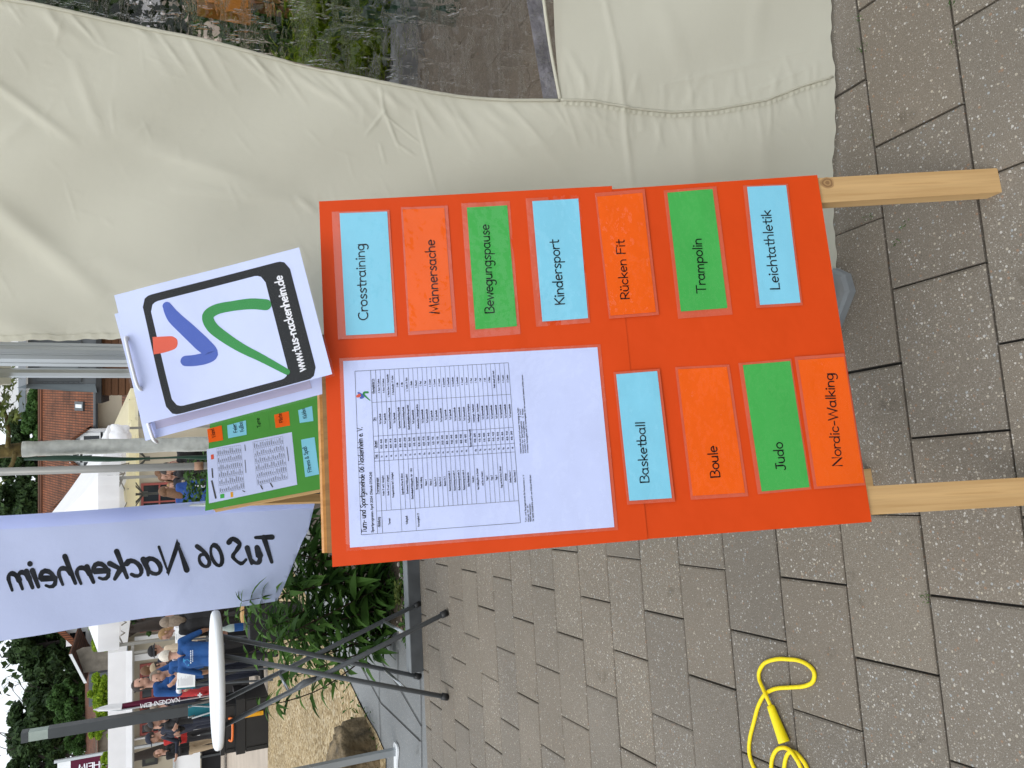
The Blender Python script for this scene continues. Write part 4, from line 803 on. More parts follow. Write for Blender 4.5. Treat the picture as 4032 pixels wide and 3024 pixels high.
mb.grid(P); cl = mb.build('cloth', K['flag'], banner, True)
mb = MB(); P = []                            # pole sleeve along the right edge
for X in np.linspace(-900, 1236, 100): r0, l0 = bedge(X); P.append([ban(X, r0 + k * 9, .004 + .012 * math.sin(math.pi * k / 6)) for k in range(7)])
mb.grid(P); mb.build('pole_sleeve', K['flag'], banner, True)
mb = MB(); t0 = ban(1230, 1960); mb.tube([(t0[0], BY, 0.03), t0, ban(-900, 2105)], [.014, .013, .008], 8); mb.build('pole', K['alu'], banner, True)
mb = MB(); mb.abox(t0[0] - .2, t0[0] + .2, BY - .2, BY + .2, .03, .04); mb.build('base_plate', K['steel'], banner)
mb = MB()                                    # brush lettering, mirrored: written along the picture from right to left
bl0, bl1 = (1098, 2147), (45, 2338)
zz = lambda x, y: (x / 1.62, 2000 + y / 1.62)
def word(txt, a, c_, capx, wd=.2):           # a, c_: baseline start and end in picture points; letters stand towards smaller Y... mirrored
    a, c_ = np.array(a, float), np.array(c_, float); L = np.linalg.norm(c_ - a); u = (c_ - a) / L; v = np.array([u[1], -u[0]])
    if v[1] > 0: v = -v
    xh = capx / 1.6; q = Pen(mb, lambda x, y, l: ban(*(a + u * x + v * y), .0022 + l)); q.write(txt, 0, 0, xh, wd, L / text_width(txt) / xh, .26, 10, False, .07, 0, True)
word('TuS', (1105, 2212), (918, 2223), 98, .30)
word('06', zz(1440, 372), zz(1275, 380), 82, .32)
word('Nackenheim', zz(1205, 402), zz(60, 525), 104, .31)
mb.build('lettering', mat('marker_ink', (.028, .03, .036), .85, .3, 14, 0, 60, 0, .05), cl)

# ------------------------------------------------------------------ bistro table
feet = [g(1655, 2375), g(1764, 2411), g(1656, 2664), g(1766, 2745)]
tcx, tcy = np.mean([f[0] for f in feet]) - .0, np.mean([f[1] for f in feet]); TZ = at(838, 2670, tcy)[2]
table = thing('bistro_table', 'tall round white bistro table on crossed grey folding legs', 'table', (tcx, tcy, 0))
tl_, tr_ = at(862, 2932, tcy), at(862, 2410, tcy); TR_ = (tr_[0] - tl_[0]) / 2; tx = (tr_[0] + tl_[0]) / 2
mb = MB(); prof = [(0, TZ - .007), (.87, TZ - .007), (.90, TZ - .001), (.955, TZ + .002), (.985, TZ - .003), (1, TZ - .012), (.995, TZ - .028), (.97, TZ - .036), (.93, TZ - .036), (.92, TZ - .026), (0, TZ - .026)]
P = [[np.array([tx + r * TR_ * math.cos(a), tcy + r * TR_ * math.sin(a), z]) for a in np.linspace(0, 2 * math.pi, 65)] for r, z in prof[::-1]]
mb.grid(P); mb.build('tabletop', K['plasticw'], table, True)
def legtube(p0, p1, nm='leg'):
    d = np.array(p1) - np.array(p0); mb = MB(); mb.tube([np.array(p0) + d * .022, p1], .0155, 10, 0, True, .8); o = mb.build(nm, K['legs'], table, True)
    mb = MB(); mb.tube([p0, np.array(p0) + d * .03], .0185, 10); mb.build('rubber_foot', K['black'], o, True)
up_z = TZ - .03
tops = [at(872, 2742, tcy - .12), at(872, 2790, tcy + .12), at(872, 2494, tcy + .13), at(872, 2525, tcy - .13)]
tops = [np.array([at(862, 2790, tcy + .1)[0], tcy + .17, up_z]), np.array([at(862, 2850, tcy - .1)[0], tcy - .14, up_z]), np.array([at(862, 2512, tcy + .1)[0], tcy + .15, up_z]), np.array([at(862, 2568, tcy - .1)[0], tcy - .16, up_z])]
for i, j in ((0, 0), (1, 1), (2, 2), (3, 3)): legtube(feet[i] + np.array([0, 0, .004]), tops[j])
lp = lambda i, t: feet[i] + (tops[i] - feet[i]) * t
for i, j, t in ((0, 1, .2), (2, 3, .2), (0, 1, .72)):
    mb = MB(); mb.tube([lp(i, t), lp(j, t)], .008, 8); mb.build('cross_bar', K['zinc'], table, True)
mb = MB(); mb.tube([lp(1, .60), lp(1, .66) + np.array([.02, -.012, 0]), lp(1, .70)], .014, 8); mb.build('latch', K['legs'], table, True)
mb = MB(); mb.abox(tx - .22, tx + .22, tcy - .17, tcy - .14, TZ - .045, TZ - .026); mb.abox(tx - .22, tx + .22, tcy + .14, tcy + .17, TZ - .045, TZ - .026); mb.build('bracket', K['legs'], table)

# ------------------------------------------------------------------ yellow skipping rope
zr_ = lambda x, y, z=.006: g(2600 + x / 2.291, 2300 + y / 2.291, z)
RR = .0050
rope = thing('skipping_rope', 'bright yellow skipping rope lying in loops on the pavers, one handle in view', 'skipping rope', (*zr_(1000, 1000)[:2], 0))
pa = [(1000, 1110, .010), (960, 1020, .016), (920, 930, .011), (890, 850, .006), (895, 780, .006), (945, 710, .006), (1050, 677, .006), (1150, 678, .006), (1250, 690, .006), (1340, 735, .006), (1388, 800, .006), (1375, 880, .006), (1300, 920, .006), (1180, 932, .006), (1060, 940, .006), (985, 965, .006), (930, 1010, .006), (880, 1110, .006), (845, 1240, .006), (812, 1370, .006), (800, 1480, .006), (815, 1580, .006), (860, 1680, .006), (950, 1780, .006), (1060, 1850, .006)]
mb = MB(); mb.tube(smo([zr_(x, y, z) for x, y, z in pa], 6), RR, 10); mb.build('cord', K['yellow'], rope, True)
pb_ = [(1005, 1800, .006), (1000, 1680, .006), (1010, 1570, .006), (1050, 1495, .007), (1110, 1475, .009), (1170, 1500, .016), (1215, 1560, .016), (1250, 1620, .012), (1290, 1720, .006), (1300, 1840, .006)]
pc_ = [(1110, 1800, .006), (1115, 1680, .006), (1130, 1580, .006), (1160, 1520, .006), (1210, 1515, .006), (1260, 1560, .006), (1310, 1630, .006), (1345, 1730, .006), (1340, 1850, .006), (1300, 1950, .006)]
for p_ in (pb_, pc_):
    mb = MB(); mb.tube(smo([zr_(*q) for q in p_], 6), RR, 10); mb.build('cord', K['yellow'], rope, True)
h0, h1 = zr_(992, 1095, .011), zr_(1118, 1428, .014); mb = MB(); d = h1 - h0
mb.tube([h0, h0 + d * .02, h0 + d * .1, h0 + d * .85, h0 + d * .98, h1], [.0075, .0095, .0100, .0135, .0145, .0142], 16); mb.build('handle', K['yellowp'], rope, True)

# ------------------------------------------------------------------ aluminium leg with white foot plate, left foreground
q0 = g(1563, 2958); leg = thing('support_post', 'silver aluminium leg with white foot plate, standing on grey slabs left of the boulder', 'post', (q0[0], q0[1], 0))
mb = MB(); mb.box((q0[0] - .020, q0[1] - .020, .008), (.04, 0, 0), (0, .04, 0), (0, 0, 2.3)); mb.build('pole', K['alu'], leg)
mb = MB(); R_ = [np.array([q0[0] + x, q0[1] + y, 0]) for x, y in smo([(.05, .03), (.055, -.03), (.02, -.05), (-.05, -.032), (-.135, -.03), (-.145, 0), (-.13, .03), (-.05, .035), (.02, .05), (.05, .03)], 3)]
mb.grid([[r + np.array([0, 0, z]) for r in R_] for z in (0, .012)]); mb.face([r + np.array([0, 0, .012]) for r in R_[:-1]]); mb.build('foot_plate', K['plasticw'], leg)
# boulder
bc = (g(1500, 2960) + g(1500, 2880)) / 2; bc = g(1440, 3000); nrm = []
mb = MB(); rb = random.Random(4)
def rock(mb, c, r, N=40, seed=1, amp=.16, ex=.72):
    rs = np.random.RandomState(seed); ks = rs.normal(0, 1, (14, 3)) * np.array([1.6, 1.6, 1.6]); ph = rs.uniform(0, 6.28, 14); P = []
    for i in range(N + 1):
        th = math.pi * i / N; row = []
        for j in range(2 * N + 1):
            f = 2 * math.pi * j / (2 * N); d = np.array([math.sin(th) * math.cos(f), math.sin(th) * math.sin(f), math.cos(th)]); n_ = sum(math.sin(k @ d * 2 + p) for k, p in zip(ks, ph)) / 14 ** .5
            n2_ = sum(math.sin((k @ d) * 7 + p * 3) for k, p in zip(ks, ph)) / 14 ** .5; dd = np.sign(d) * np.abs(d) ** ex; st_ = round(dd[2] * 4 + n_ * .4) * .018; row.append(np.array(c) + dd * np.array(r) * (1 + amp * n_ * .6 + .035 * n2_ + st_))
        P.append(row)
    mb.grid(P[::-1])
rc = at(1370, 2975, 5.55); rock(mb, (rc[0] - .12, 5.55, .08), (.29, .22, .21), 44, 1, .22, .5); tag(mb.build('boulder', K['boulder'], None, True), 'brown weathered boulder at the edge of the gravel court', 'boulder')

# ------------------------------------------------------------------ planter shrubs
def leaf(mb, p, d, L, wd, droop=.35, mi=0):
    d = d / np.linalg.norm(d); s = np.cross(d, [0, 0, 1.]); s = s / (np.linalg.norm(s) + 1e-9); roll = random.gauss(0, .5); up = np.cross(s, d); s = s * math.cos(roll) + up * math.sin(roll); up = np.cross(s, d)
    ts = (0, .25, .5, .75, 1); ws = (.12, .85, 1, .6, .02); P = []
    for t, w_ in zip(ts, ws):
        c = p + d * L * t + np.array([0, 0, -droop * L * t * t]); P.append([c - s * wd * w_ / 2 + up * wd * .18 * w_, c, c + s * wd * w_ / 2 + up * wd * .18 * w_])
    mb.grid(P, mi)
def shrub(x, y, h, ns, spread, label, lf=(.09, .16), group='leafy shrubs in the planter', dens=1.0):
    r = thing('planter_shrub', label, 'shrub', (x, y, .03), group); st, fo = MB(), MB()
    for k in range(ns):
        an = random.uniform(0, 6.28); sp_ = spread * math.sqrt(random.random()); tip = np.array([x + sp_ * math.cos(an) * 1.25, y + sp_ * math.sin(an) * .9, .03 + h * random.uniform(.7, 1.04)])
        b0 = np.array([x + random.gauss(0, .08), y + random.gauss(0, .06), .02]); mid = (b0 + tip) / 2 + np.array([random.gauss(0, .04), random.gauss(0, .04), .02])
        pt = smo([tuple(b0), tuple(mid), tuple(tip)], 6); st.tube(pt, [.005] * 6 + [.004] * 4 + [.002] * (len(pt) - 10), 5)
        n = int(len(pt) * 2.3 * dens)
        for i in range(n):
            t = .12 + .88 * i / n; big_ = 1.5 if random.random() < .16 else random.choice((.7, .85, 1.)); q = np.array(pt[min(len(pt) - 1, int(t * (len(pt) - 1)))]); az = i * 1.9 + random.uniform(-.5, .5)
            for sgn in (0, math.pi):
                el = random.uniform(-.35, .5); d = np.array([math.cos(az + sgn) * math.cos(el), math.sin(az + sgn) * math.cos(el), math.sin(el)]); L = random.uniform(*lf) * (1.15 - .45 * t) * big_; leaf(fo, q, d, L, L * random.uniform(.17, .33), random.uniform(.15, .6))
        for e in range(4): an2 = random.uniform(0, 6.28); leaf(fo, tip, np.array([math.cos(an2), math.sin(an2), random.uniform(.1, 1)]), .08, .022, .2)
    st.build('stem', K['stem'], r); fo.build('foliage', K['leafA'], r, True); return r
s1 = at(1250, 2500, 5.1); s2 = at(1250, 2370, 5.0); s3 = at(1250, 2250, 5.25)
shrub(s1[0], 5.05, .86, 9, .34, 'dark green leafy shrub with arching stems behind the bistro table legs', (.10, .17))
shrub(s2[0] + .02, 4.98, .92, 11, .34, 'dense shrub with broad dark leaves left of the orange board, by the gravel strip', (.12, .22))
shrub(s3[0] + .1, 5.3, 1.0, 11, .36, 'leafy shrub directly behind the left edge of the orange board', (.10, .18))
# beyond the tent window the planter goes on with yellow-green bushes
for X, Y, yy, h, lab in ((1300, 60, 4.85, .75, 'bright yellow-green bush seen through the upper edge of the tent window'), (1380, 190, 4.95, .62, 'yellow-green bush seen through the tent window above the dark bar'), (1150, 40, 5.7, 1.15, 'taller dark bush behind the tent window')):
    q = at(X, Y, yy); r = shrub(q[0], yy, h, 12, .42, lab, (.08, .14), 'bushes seen through the tent window', 1.6)
    if 'yellow' in lab:
        for ch in r.children:
            if ch.name.startswith('foliage'): ch.data.materials[0] = K['leafD']
mb = MB()                                    # grass tuft
q = g(1560, 2300, .03)
for k in range(60):
    an = random.uniform(0, 6.28); leaf(mb, q + np.array([random.gauss(0, .02), random.gauss(0, .02), 0]), np.array([math.cos(an), math.sin(an), random.uniform(.5, 2)]), random.uniform(.12, .25), .006, .8)
tag(mb.build('grass_tuft', K['leafA'], None, True), 'tuft of thin grass by the kerb, at the foot of the shrubs', 'plant')
mb = MB()
q = g(1590, 2330, .05)
for k in range(40):
    an = random.uniform(0, 6.28); leaf(mb, q + np.array([random.gauss(-.02, .03), random.gauss(.05, .02), random.uniform(0, .03)]), np.array([math.cos(an), math.sin(an), random.uniform(0, .8)]), random.uniform(.03, .09), .03, .4)
tag(mb.build('low_plant', K['leafE'], None, True), 'low rosette of pale leaves on the pebbles beside the kerb', 'plant')
# things seen through the window: dark green stand, orange post
wt = thing('metal_stand', 'dark green metal stand with a slanting bar, seen through the tent window', 'stand', (*at(1620, 120, 3.9)[:2], 0))
a, c_ = at(1790, 30, 3.5), at(1300, 130, 4.0); mb = MB(); mb.tube([a, c_], .021, 8); mb.build('bar', K['greenmetal'], wt)
for X in (1620, 1690):
    t_ = at(X, 60, 3.8); mb = MB(); mb.tube([(t_[0], 3.8, 0), (t_[0], 3.8, .68)], .015, 8); mb.build('leg', K['greenmetal'], wt)
mb = MB(); q = at(1560, 150, 4.4); mb.abox(q[0] - .9, q[0] + .9, 4.45, 4.62, 0, .12); structure(mb.build('kerb_stone', K['kerb']))
wp = thing('signpost', 'orange-topped wooden post seen through the top of the tent window', 'post', (*at(900, 40, 5.5)[:2], 0))
q = at(1000, 25, 5.5); mb = MB(); mb.tube([(q[0], 5.5, 0), (q[0], 5.5, 2.0)], .035, 10); mb.build('post', mat('orange_post', (.35, .16, .06), .8), wp); q2 = at(870, 60, 5.5); mb = MB(); mb.abox(q2[0] - .06, q2[0] + .10, 5.38, 5.44, q2[2] - .18, q2[2] + .15); mb.build('panel', mat('ochre_panel', (.55, .22, .03), .7), wp)

# ------------------------------------------------------------------ young tree with whitewashed trunk, stake and poles
TY = 6.5
tree = thing('young_tree', 'young tree with whitewashed trunk and sparse lobed leaves, behind the green board', 'tree', (at(900, 1745, TY)[0], TY, 0))
pts = [np.array([at(1200, 1735, TY)[0], TY, 0.03]), at(800, 1748, TY), at(400, 1758, TY), at(88, 1769, TY)]
mb = MB(); mb.tube(smo([tuple(p) for p in pts], 8), [.058] * 4 + [.056 + .003 * math.sin(i * 1.7) for i in range(21)], 14); mb.build('trunk', K['whitebark'], tree, True)
up_ = [at(88, 1769, TY), at(20, 1776, TY), at(-200, 1790, TY), at(-600, 1800, TY)]
mb = MB(); mb.tube(smo([tuple(p) for p in up_], 6), [.050] * 6 + [.048] * 6 + [.03] * 7, 12)
for pth, r_ in (([(30, 1760), (32, 1690), (8, 1600), (-60, 1540)], .017), ([(60, 1780), (40, 1840), (-40, 1890), (-150, 1900)], .016), ([(-100, 1785), (-160, 1650), (-250, 1500)], .022)):
    pp = smo([tuple(at(X, Y, TY - .1 + .05 * i)) for i, (X, Y) in enumerate(pth)], 5); mb.tube(pp, np.linspace(r_, r_ * .5, len(pp)), 8)
mb.build('branch', K['bark'], tree, True)
mb = MB()
def maple(mb, c, s, n_):
    n_ = n_ / np.linalg.norm(n_); u = np.cross(n_, [0.3, .2, 1.]); u /= np.linalg.norm(u); v = np.cross(n_, u); rs = [.25, 1, .45, .95, .5, 1.05, .5, .95, .45, 1, .25]; a0 = random.uniform(0, 6.28)
    base = len(mb.v); mb.v.append(tuple(c))
    for i, r in enumerate(rs): a = a0 + i / 10 * 5.2; mb.v.append(tuple(c + s * r * (u * math.cos(a) + v * math.sin(a)) - n_ * s * .15 * r))
    for i in range(10): mb.f.append((base, base + 1 + i, base + 2 + i)); mb.m.append(0); mb.uv.append([(0, 0)] * 3)
for X, Y, sp_, n_ in ((20, 1560, 45, 26), (50, 1640, 28, 16), (30, 1470, 30, 14), (-40, 1620, 90, 40), (5, 1690, 25, 8), (-80, 1850, 100, 40), (-150, 1500, 120, 60), (60, 1480, 18, 6)):
    for k in range(n_):
        q = at(X + random.gauss(0, sp_ * .5), Y + random.gauss(0, sp_ * .6), TY + random.gauss(-.1, .15)); maple(mb, q, random.uniform(.035, .065), np.array([random.gauss(0, .5), random.gauss(-.4, .4), 1]))
mb.build('crown', K['leafE'], tree)
mb = MB(); c0_, c1_ = at(95, 1808, TY - .1), at(790, 1803, TY - .1); pl_ = [c0_ + (c1_ - c0_) * t + np.array([.006 * math.sin(t * 9), 0, 0]) for t in np.linspace(0, 1, 14)]; mb.tube(pl_ + [np.array([c1_[0] - .01, TY - .1, .03])], [.015, .028, .038, .042, .040, .042, .038, .030, .022, .014, .011, .016, .026, .034, .03], 8, 0, True, .5); mb.build('tie_strap', K['greenmetal'], tree, True)
pq = at(400, 1846, 6.0); pole = thing('tent_pole', 'beige-grey metal pole right of the whitewashed trunk', 'pole', (pq[0], 6., 0)); pb2 = at(790, 1835, 6.)
mb = MB(); mb.tube([(pb2[0] + .005, 6.0, 0.03), (pb2[0], 6., pb2[2]), at(-300, 1866, 6.)], .027, 10); mb.build('shaft', K['alup'], pole, True); mb = MB(); mb.tube([at(765, 1836, 6.), at(800, 1834, 6.)], .030, 10); mb.build('collar', mat('copper_collar', (.42, .24, .15), .6), pole, True)

# ------------------------------------------------------------------ white pavilion
PY = 15.5
zt, zb = at(385, 1874, PY)[2], at(470, 1890, PY)[2]; xl, xr = at(430, 2562, PY)[0], at(430, 1872, PY)[0]; pw = xr - xl; PYB = PY + pw * .95
pav = thing('pavilion', 'white square pavilion tent with straight valance, partly hidden by the white flag', 'pavilion', ((xl + xr) / 2, PY + pw / 2, 0))
apx = np.array([(xl + xr) / 2 + .37, PY + pw / 2, zt + 1.15]); cs = [np.array([xl, PY, zt]), np.array([xr, PY, zt]), np.array([xr + .75, PYB, zt]), np.array([xl + .75, PYB, zt])]
mb = MB()
for i in range(4):
    a, c_ = cs[i], cs[(i + 1) % 4]; P = []
    for k in range(9):
        t = k / 8; l = a + (apx - a) * t; r = c_ + (apx - c_) * t; P.append([l + (r - l) * s / 8 + np.array([0, 0, -.10 * math.sin(math.pi * t) - .03 * math.sin(math.pi * s / 8) * (1 - t)]) for s in range(9)])
    mb.grid(P)
mb.build('canopy', K['whitecloth'], pav, True)
mb = MB()
for i in range(4):
    a, c_ = cs[i], cs[(i + 1) % 4]; n_ = np.cross(c_ - a, [0, 0, 1.]); n_ /= np.linalg.norm(n_); P = []
    for k in range(5): P.append([a + (c_ - a) * s / 60 + np.array([0, 0, (zb - zt) * k / 4]) + n_ * (.004 + .018 * k / 4 * math.sin(s * 1.1) + .008 * math.sin(s * 2.3)) for s in range(61)])
    mb.grid(P[::-1])
mb.build('valance', K['whitecloth'], pav, True)
for i, (x, y) in enumerate(((xl + .06, PY + .06), (xr - .06, PY + .06), (xr + .69, PYB - .06), (xl + .81, PYB - .06))):
    mb = MB(); mb.abox(x - .025, x + .025, y - .025, y + .025, 0, zt - .03); mb.build('leg', K['alup'], pav)
mb = MB()
for y in (PY + .06, PYB - .06):
    n = 4
    for k in range(n):
        xa, xb = xl + .06 + (pw - .12) * k / n, xl + .06 + (pw - .12) * (k + 1) / n; mb.tube([(xa, y, zt - .08), (xb, y, zt - .40)], .013, 6); mb.tube([(xa, y, zt - .40), (xb, y, zt - .08)], .013, 6)
for x in (xl + .06, xr - .06):
    for k in range(4):
        ya, yb = PY + .06 + (PYB - PY - .12) * k / 4, PY + .06 + (PYB - PY - .12) * (k + 1) / 4; mb.tube([(x, ya, zt - .08), (x, yb, zt - .40)], .013, 6); mb.tube([(x, ya, zt - .40), (x, yb, zt - .08)], .013, 6)
mb.build('lattice', K['alup'], pav)
mb = MB(); q = at(478, 1722, PY + 1.); rock(mb, (q[0], PY + 1., q[2]), (.20, .18, .17), 14, 8, .4); tag(mb.build('folded_canopy', K['whitecloth'], None, True), 'crumpled white cloth bunched beside the pavilion valance', 'cloth')
# ------------------------------------------------------------------ market umbrellas
def umbrella(X, Y, y, rad, label, ribs=12):
    hub = at(X, Y, y); r = thing('market_umbrella', label, 'umbrella', (hub[0], y, 0), 'cream market umbrellas'); rim = at(512, Y, y)[2]; top = rim + .75
    mb = MB()
    for k in range(8):
        a0, a1 = 2 * math.pi * k / 8 + .2, 2 * math.pi * (k + 1) / 8 + .2; P = []
        for i in range(5):
            t = i / 4; l = np.array([hub[0] + rad * t * math.cos(a0), y + rad * t * math.sin(a0), top + (rim - top) * t]); q = np.array([hub[0] + rad * t * math.cos(a1), y + rad * t * math.sin(a1), top + (rim - top) * t]); P.append([l + (q - l) * s / 4 + np.array([0, 0, -.03 * t * math.sin(math.pi * s / 4)]) for s in range(5)])
        mb.grid(P)
        mb.quad(P[4][0] + (0, 0, -.16), P[4][4] + (0, 0, -.16), P[4][4], P[4][0])
    mb.build('canopy', K['creamcloth'], r, True)
    mb = MB(); mb.tube([(hub[0], y, 0), (hub[0], y, top - .02)], .027, 8); mb.build('pole', K['steel'], r)
    for k in range(8):
        a0 = 2 * math.pi * k / 8 + .2; mb = MB(); mb.tube([(hub[0], y, hub[2]), (hub[0] + rad * .55 * math.cos(a0), y + rad * .55 * math.sin(a0), top + (rim - top) * .55 - .02)], .014, 5); mb.tube([(hub[0], y, top - .05), (hub[0] + rad * math.cos(a0), y + rad * math.sin(a0), rim - .02)], .012, 5); mb.build('rib', K['steel'], r)
    mb = MB(); mb.tube([(hub[0], y, hub[2] - .09), (hub[0], y, hub[2] + .04)], .06, 8); mb.build('hub', K['steel'], r)
umbrella(566, 1945, 20, 1.75, 'open cream market umbrella with black ribs, nearest the white flag')
umbrella(576, 1806, 22.5, 1.9, 'open cream market umbrella with black ribs, behind the whitewashed trunk')
# ------------------------------------------------------------------ lamp column
LY = 14.; a, c_ = at(88, 2897, LY), at(741, 2796, LY); lx = (a[0] + c_[0]) / 2
lamp = thing('lamp_column', 'dark grey square lamp column with a pale glass section near its top', 'street lamp', (lx, LY, 0)); hw = 18.5 / FPX * LY / 1.1
z_ = [at(X, 2870, LY)[2] for X in (85, 113, 192)]
mb = MB(); mb.abox(lx - hw, lx + hw, LY - hw, LY + hw, 0, z_[2]); mb.build('shaft', K['steel'], lamp)
mb = MB(); mb.abox(lx - hw * .93, lx + hw * .93, LY - hw * .93, LY + hw * .93, z_[2] + .003, z_[1] - .003); mb.build('lamp_glass', K['lampglass'], lamp)
mb = MB(); mb.abox(lx - hw, lx + hw, LY - hw, LY + hw, z_[1], z_[0]); mb.build('cap', K['steel'], lamp)
# ------------------------------------------------------------------ white marquee and the long building behind it
MY = 21.; mt, mbz = at(425, 2800, MY)[2], at(521, 2800, MY)[2]; mx0, mx1 = at(470, 3400, MY)[0], at(470, 2566, MY)[0]
mq = thing('marquee', 'long flat-fronted white marquee canopy in front of the beige building', 'marquee', ((mx0 + mx1) / 2, MY, 0))
mb = MB(); zs_ = mbz + (mt - mbz) * .24; mb.quad((mx0, MY, zs_), (mx1, MY, zs_), (mx1, MY, mt), (mx0, MY, mt)); mb.quad((mx1, MY, zs_), (mx1, MY + 3.5, zs_), (mx1, MY + 3.5, mt), (mx1, MY, mt)); mb.quad((mx0, MY, mt), (mx1, MY, mt), (mx1, MY + 3.5, mt + .1), (mx0, MY + 3.5, mt + .1)); mb.build('canopy', K['whitecloth'], mq)
mb = MB(); mb.quad((mx0, MY - .05, mbz), (mx1, MY - .05, mbz), (mx1, MY - .01, zs_ + .01), (mx0, MY - .01, zs_ + .01)); mb.build('valance', K['whitecloth'], mq)
mb = MB(); mb.abox(mx0, mx1 + .1, MY + .02, MY + .07, mbz - .04, mbz + .03); mb.build('rail', K['alup'], mq)
for x in (mx1 - .08, mx0 + .5):
    mb = MB(); mb.abox(x - .03, x + .03, MY + .02, MY + .08, 0, mbz - .04); mb.build('leg', K['alup'], mq)
HY = 27.
hb = thing('long_building', 'long low beige building with red-framed windows behind the marquee', 'building', (-5, HY, 0))
hx0, hx1 = at(600, 3500, HY)[0], at(600, 1640, HY)[0]; hz = at(505, 2000, HY)[2]
mb = MB(); mb.abox(hx0, hx1, HY, HY + 6, -.05, hz); mb.build('wall', K['beigewall'], hb)
mb = MB(); mb.abox(hx0 - .3, hx1 + .3, HY - .35, HY + 6.3, hz + .003, hz + .16); mb.build('roof', K['claddingl'], hb)
def window(par, x0, x1, z0, z1, y, fk='redframe', gk='glass', nx=2, nz=2, fw=.07):
    mb = MB()
    for xa, xb, za, zb_ in ((x0 - fw, x0, z0 - fw, z1 + fw), (x1, x1 + fw, z0 - fw, z1 + fw), (x0, x1, z0 - fw, z0), (x0, x1, z1, z1 + fw)): mb.abox(xa, xb, y - .06, y + .02, za, zb_)
    for i in range(1, nx): x = x0 + (x1 - x0) * i / nx; mb.abox(x - fw * .35, x + fw * .35, y - .05, y + .02, z0, z1)
    for i in range(1, nz): z = z0 + (z1 - z0) * i / nz; mb.abox(x0, x1, y - .047, y + .02, z - fw * .35, z + fw * .35)
    f = mb.build('window', K[fk], par); mb = MB(); mb.quad((x0, y - .02, z0), (x1, y - .02, z0), (x1, y - .02, z1), (x0, y - .02, z1)); mb.build('pane', K[gk], f); return f
for X0, X1, Ya, Yb in ((565, 690, 2045, 1905), (560, 650, 2480, 2385), (560, 650, 2700, 2610), (560, 640, 2790, 2700), (560, 640, 2885, 2805)):
    a, c_ = at(X0, Ya, HY), at(X1, Yb, HY); window(hb, a[0], c_[0], c_[2], a[2], HY, nx=2, nz=2)
for Ya, Yb in ((2520, 2490), (2600, 2560), (2905, 2890)):
    a, c_ = at(530, Ya, HY), at(650, Yb, HY); mb = MB(); mb.abox(a[0], c_[0], HY - .1, HY - .01, .3, a[2]); mb.build('pilaster', K['whitewall'], hb)
a, c_ = at(560, 3015, HY), at(622, 2958, HY); mb = MB(); mb.abox(a[0], c_[0], HY - .08, HY - .01, c_[2], a[2]); f = mb.build('display_frame', K['black'], hb); mb = MB(); d = .09; mb.quad((a[0] + d, HY - .085, c_[2] + d), (c_[0] - d, HY - .085, c_[2] + d), (c_[0] - d, HY - .085, a[2] - d), (a[0] + d, HY - .085, a[2] - d)); mb.build('pane', mat('mossy_glass', (.05, .055, .035), .2, .5, 2), f)
# ------------------------------------------------------------------ houses to the right
EY, RY = 36., 42.
ez, rz = at(360, 1700, EY)[2], at(165, 1700, RY)[2]; rx0, rx1 = at(260, 2560, EY)[0], at(260, 1500, EY)[0]
hs_ = thing('tiled_house', 'cream house with big red tiled roof and white gabled dormers', 'house', ((rx0 + rx1) / 2, EY, 0))
mb = MB(); mb.abox(rx0, rx1, EY + .4, RY * 2 - EY - .4, 0, ez - .05); mb.build('wall', K['render'], hs_)
mb = MB(); mb.quad((rx0 - .3, EY, ez - .1), (rx1 + .3, EY, ez - .1), (rx1 + .3, RY, rz), (rx0 - .3, RY, rz)); mb.quad((rx1 + .3, 2 * RY - EY, ez - .1), (rx0 - .3, 2 * RY - EY, ez - .1), (rx0 - .3, RY, rz), (rx1 + .3, RY, rz))
mb.face([(rx1, EY + .4, ez), (rx1, 2 * RY - EY - .4, ez), (rx1, RY, rz - .1)], 1); mb.face([(rx0, 2 * RY - EY - .4, ez), (rx0, EY + .4, ez), (rx0, RY, rz - .1)], 1)
mb.build('roof', [K['roof'], K['render']], hs_)
mb = MB(); mb.tube([(rx0 - .3, RY, rz + .02), (rx1 + .3, RY, rz + .02)], .14, 8); mb.build('ridge', K['roof2'], hs_)
mb = MB(); mb.tube([(rx0 - .3, EY - .08, ez - .16), (rx1 + .3, EY - .08, ez - .16)], .09, 8); mb.build('gutter', K['steel'], hs_)
a, c_ = at(330, 1618, EY + 1.), at(300, 1582, EY + 1.)
def roofpt(x, t): return np.array([x, EY + (RY - EY) * t, ez - .1 + (rz - ez + .1) * t])
mb = MB(); xa, xb = a[0], c_[0]; nrm_ = np.array([0, -(rz - ez), RY - EY]); nrm_ /= np.linalg.norm(nrm_); o0 = roofpt(xa, .16); mb.box(o0, (xb - xa, 0, 0), roofpt(xa, .31) - o0, nrm_ * .08); sk = mb.build('skylight', K['steel'], hs_); mb = MB(); i0 = roofpt(xa + .12, .18) + nrm_ * .085; mb.quad(i0, i0 + np.array([xb - xa - .24, 0, 0]), roofpt(xb - .12, .29) + nrm_ * .085, roofpt(xa + .12, .29) + nrm_ * .085); mb.build('pane', mat('sky_pane', (.62, .66, .68), .2, .05), sk)
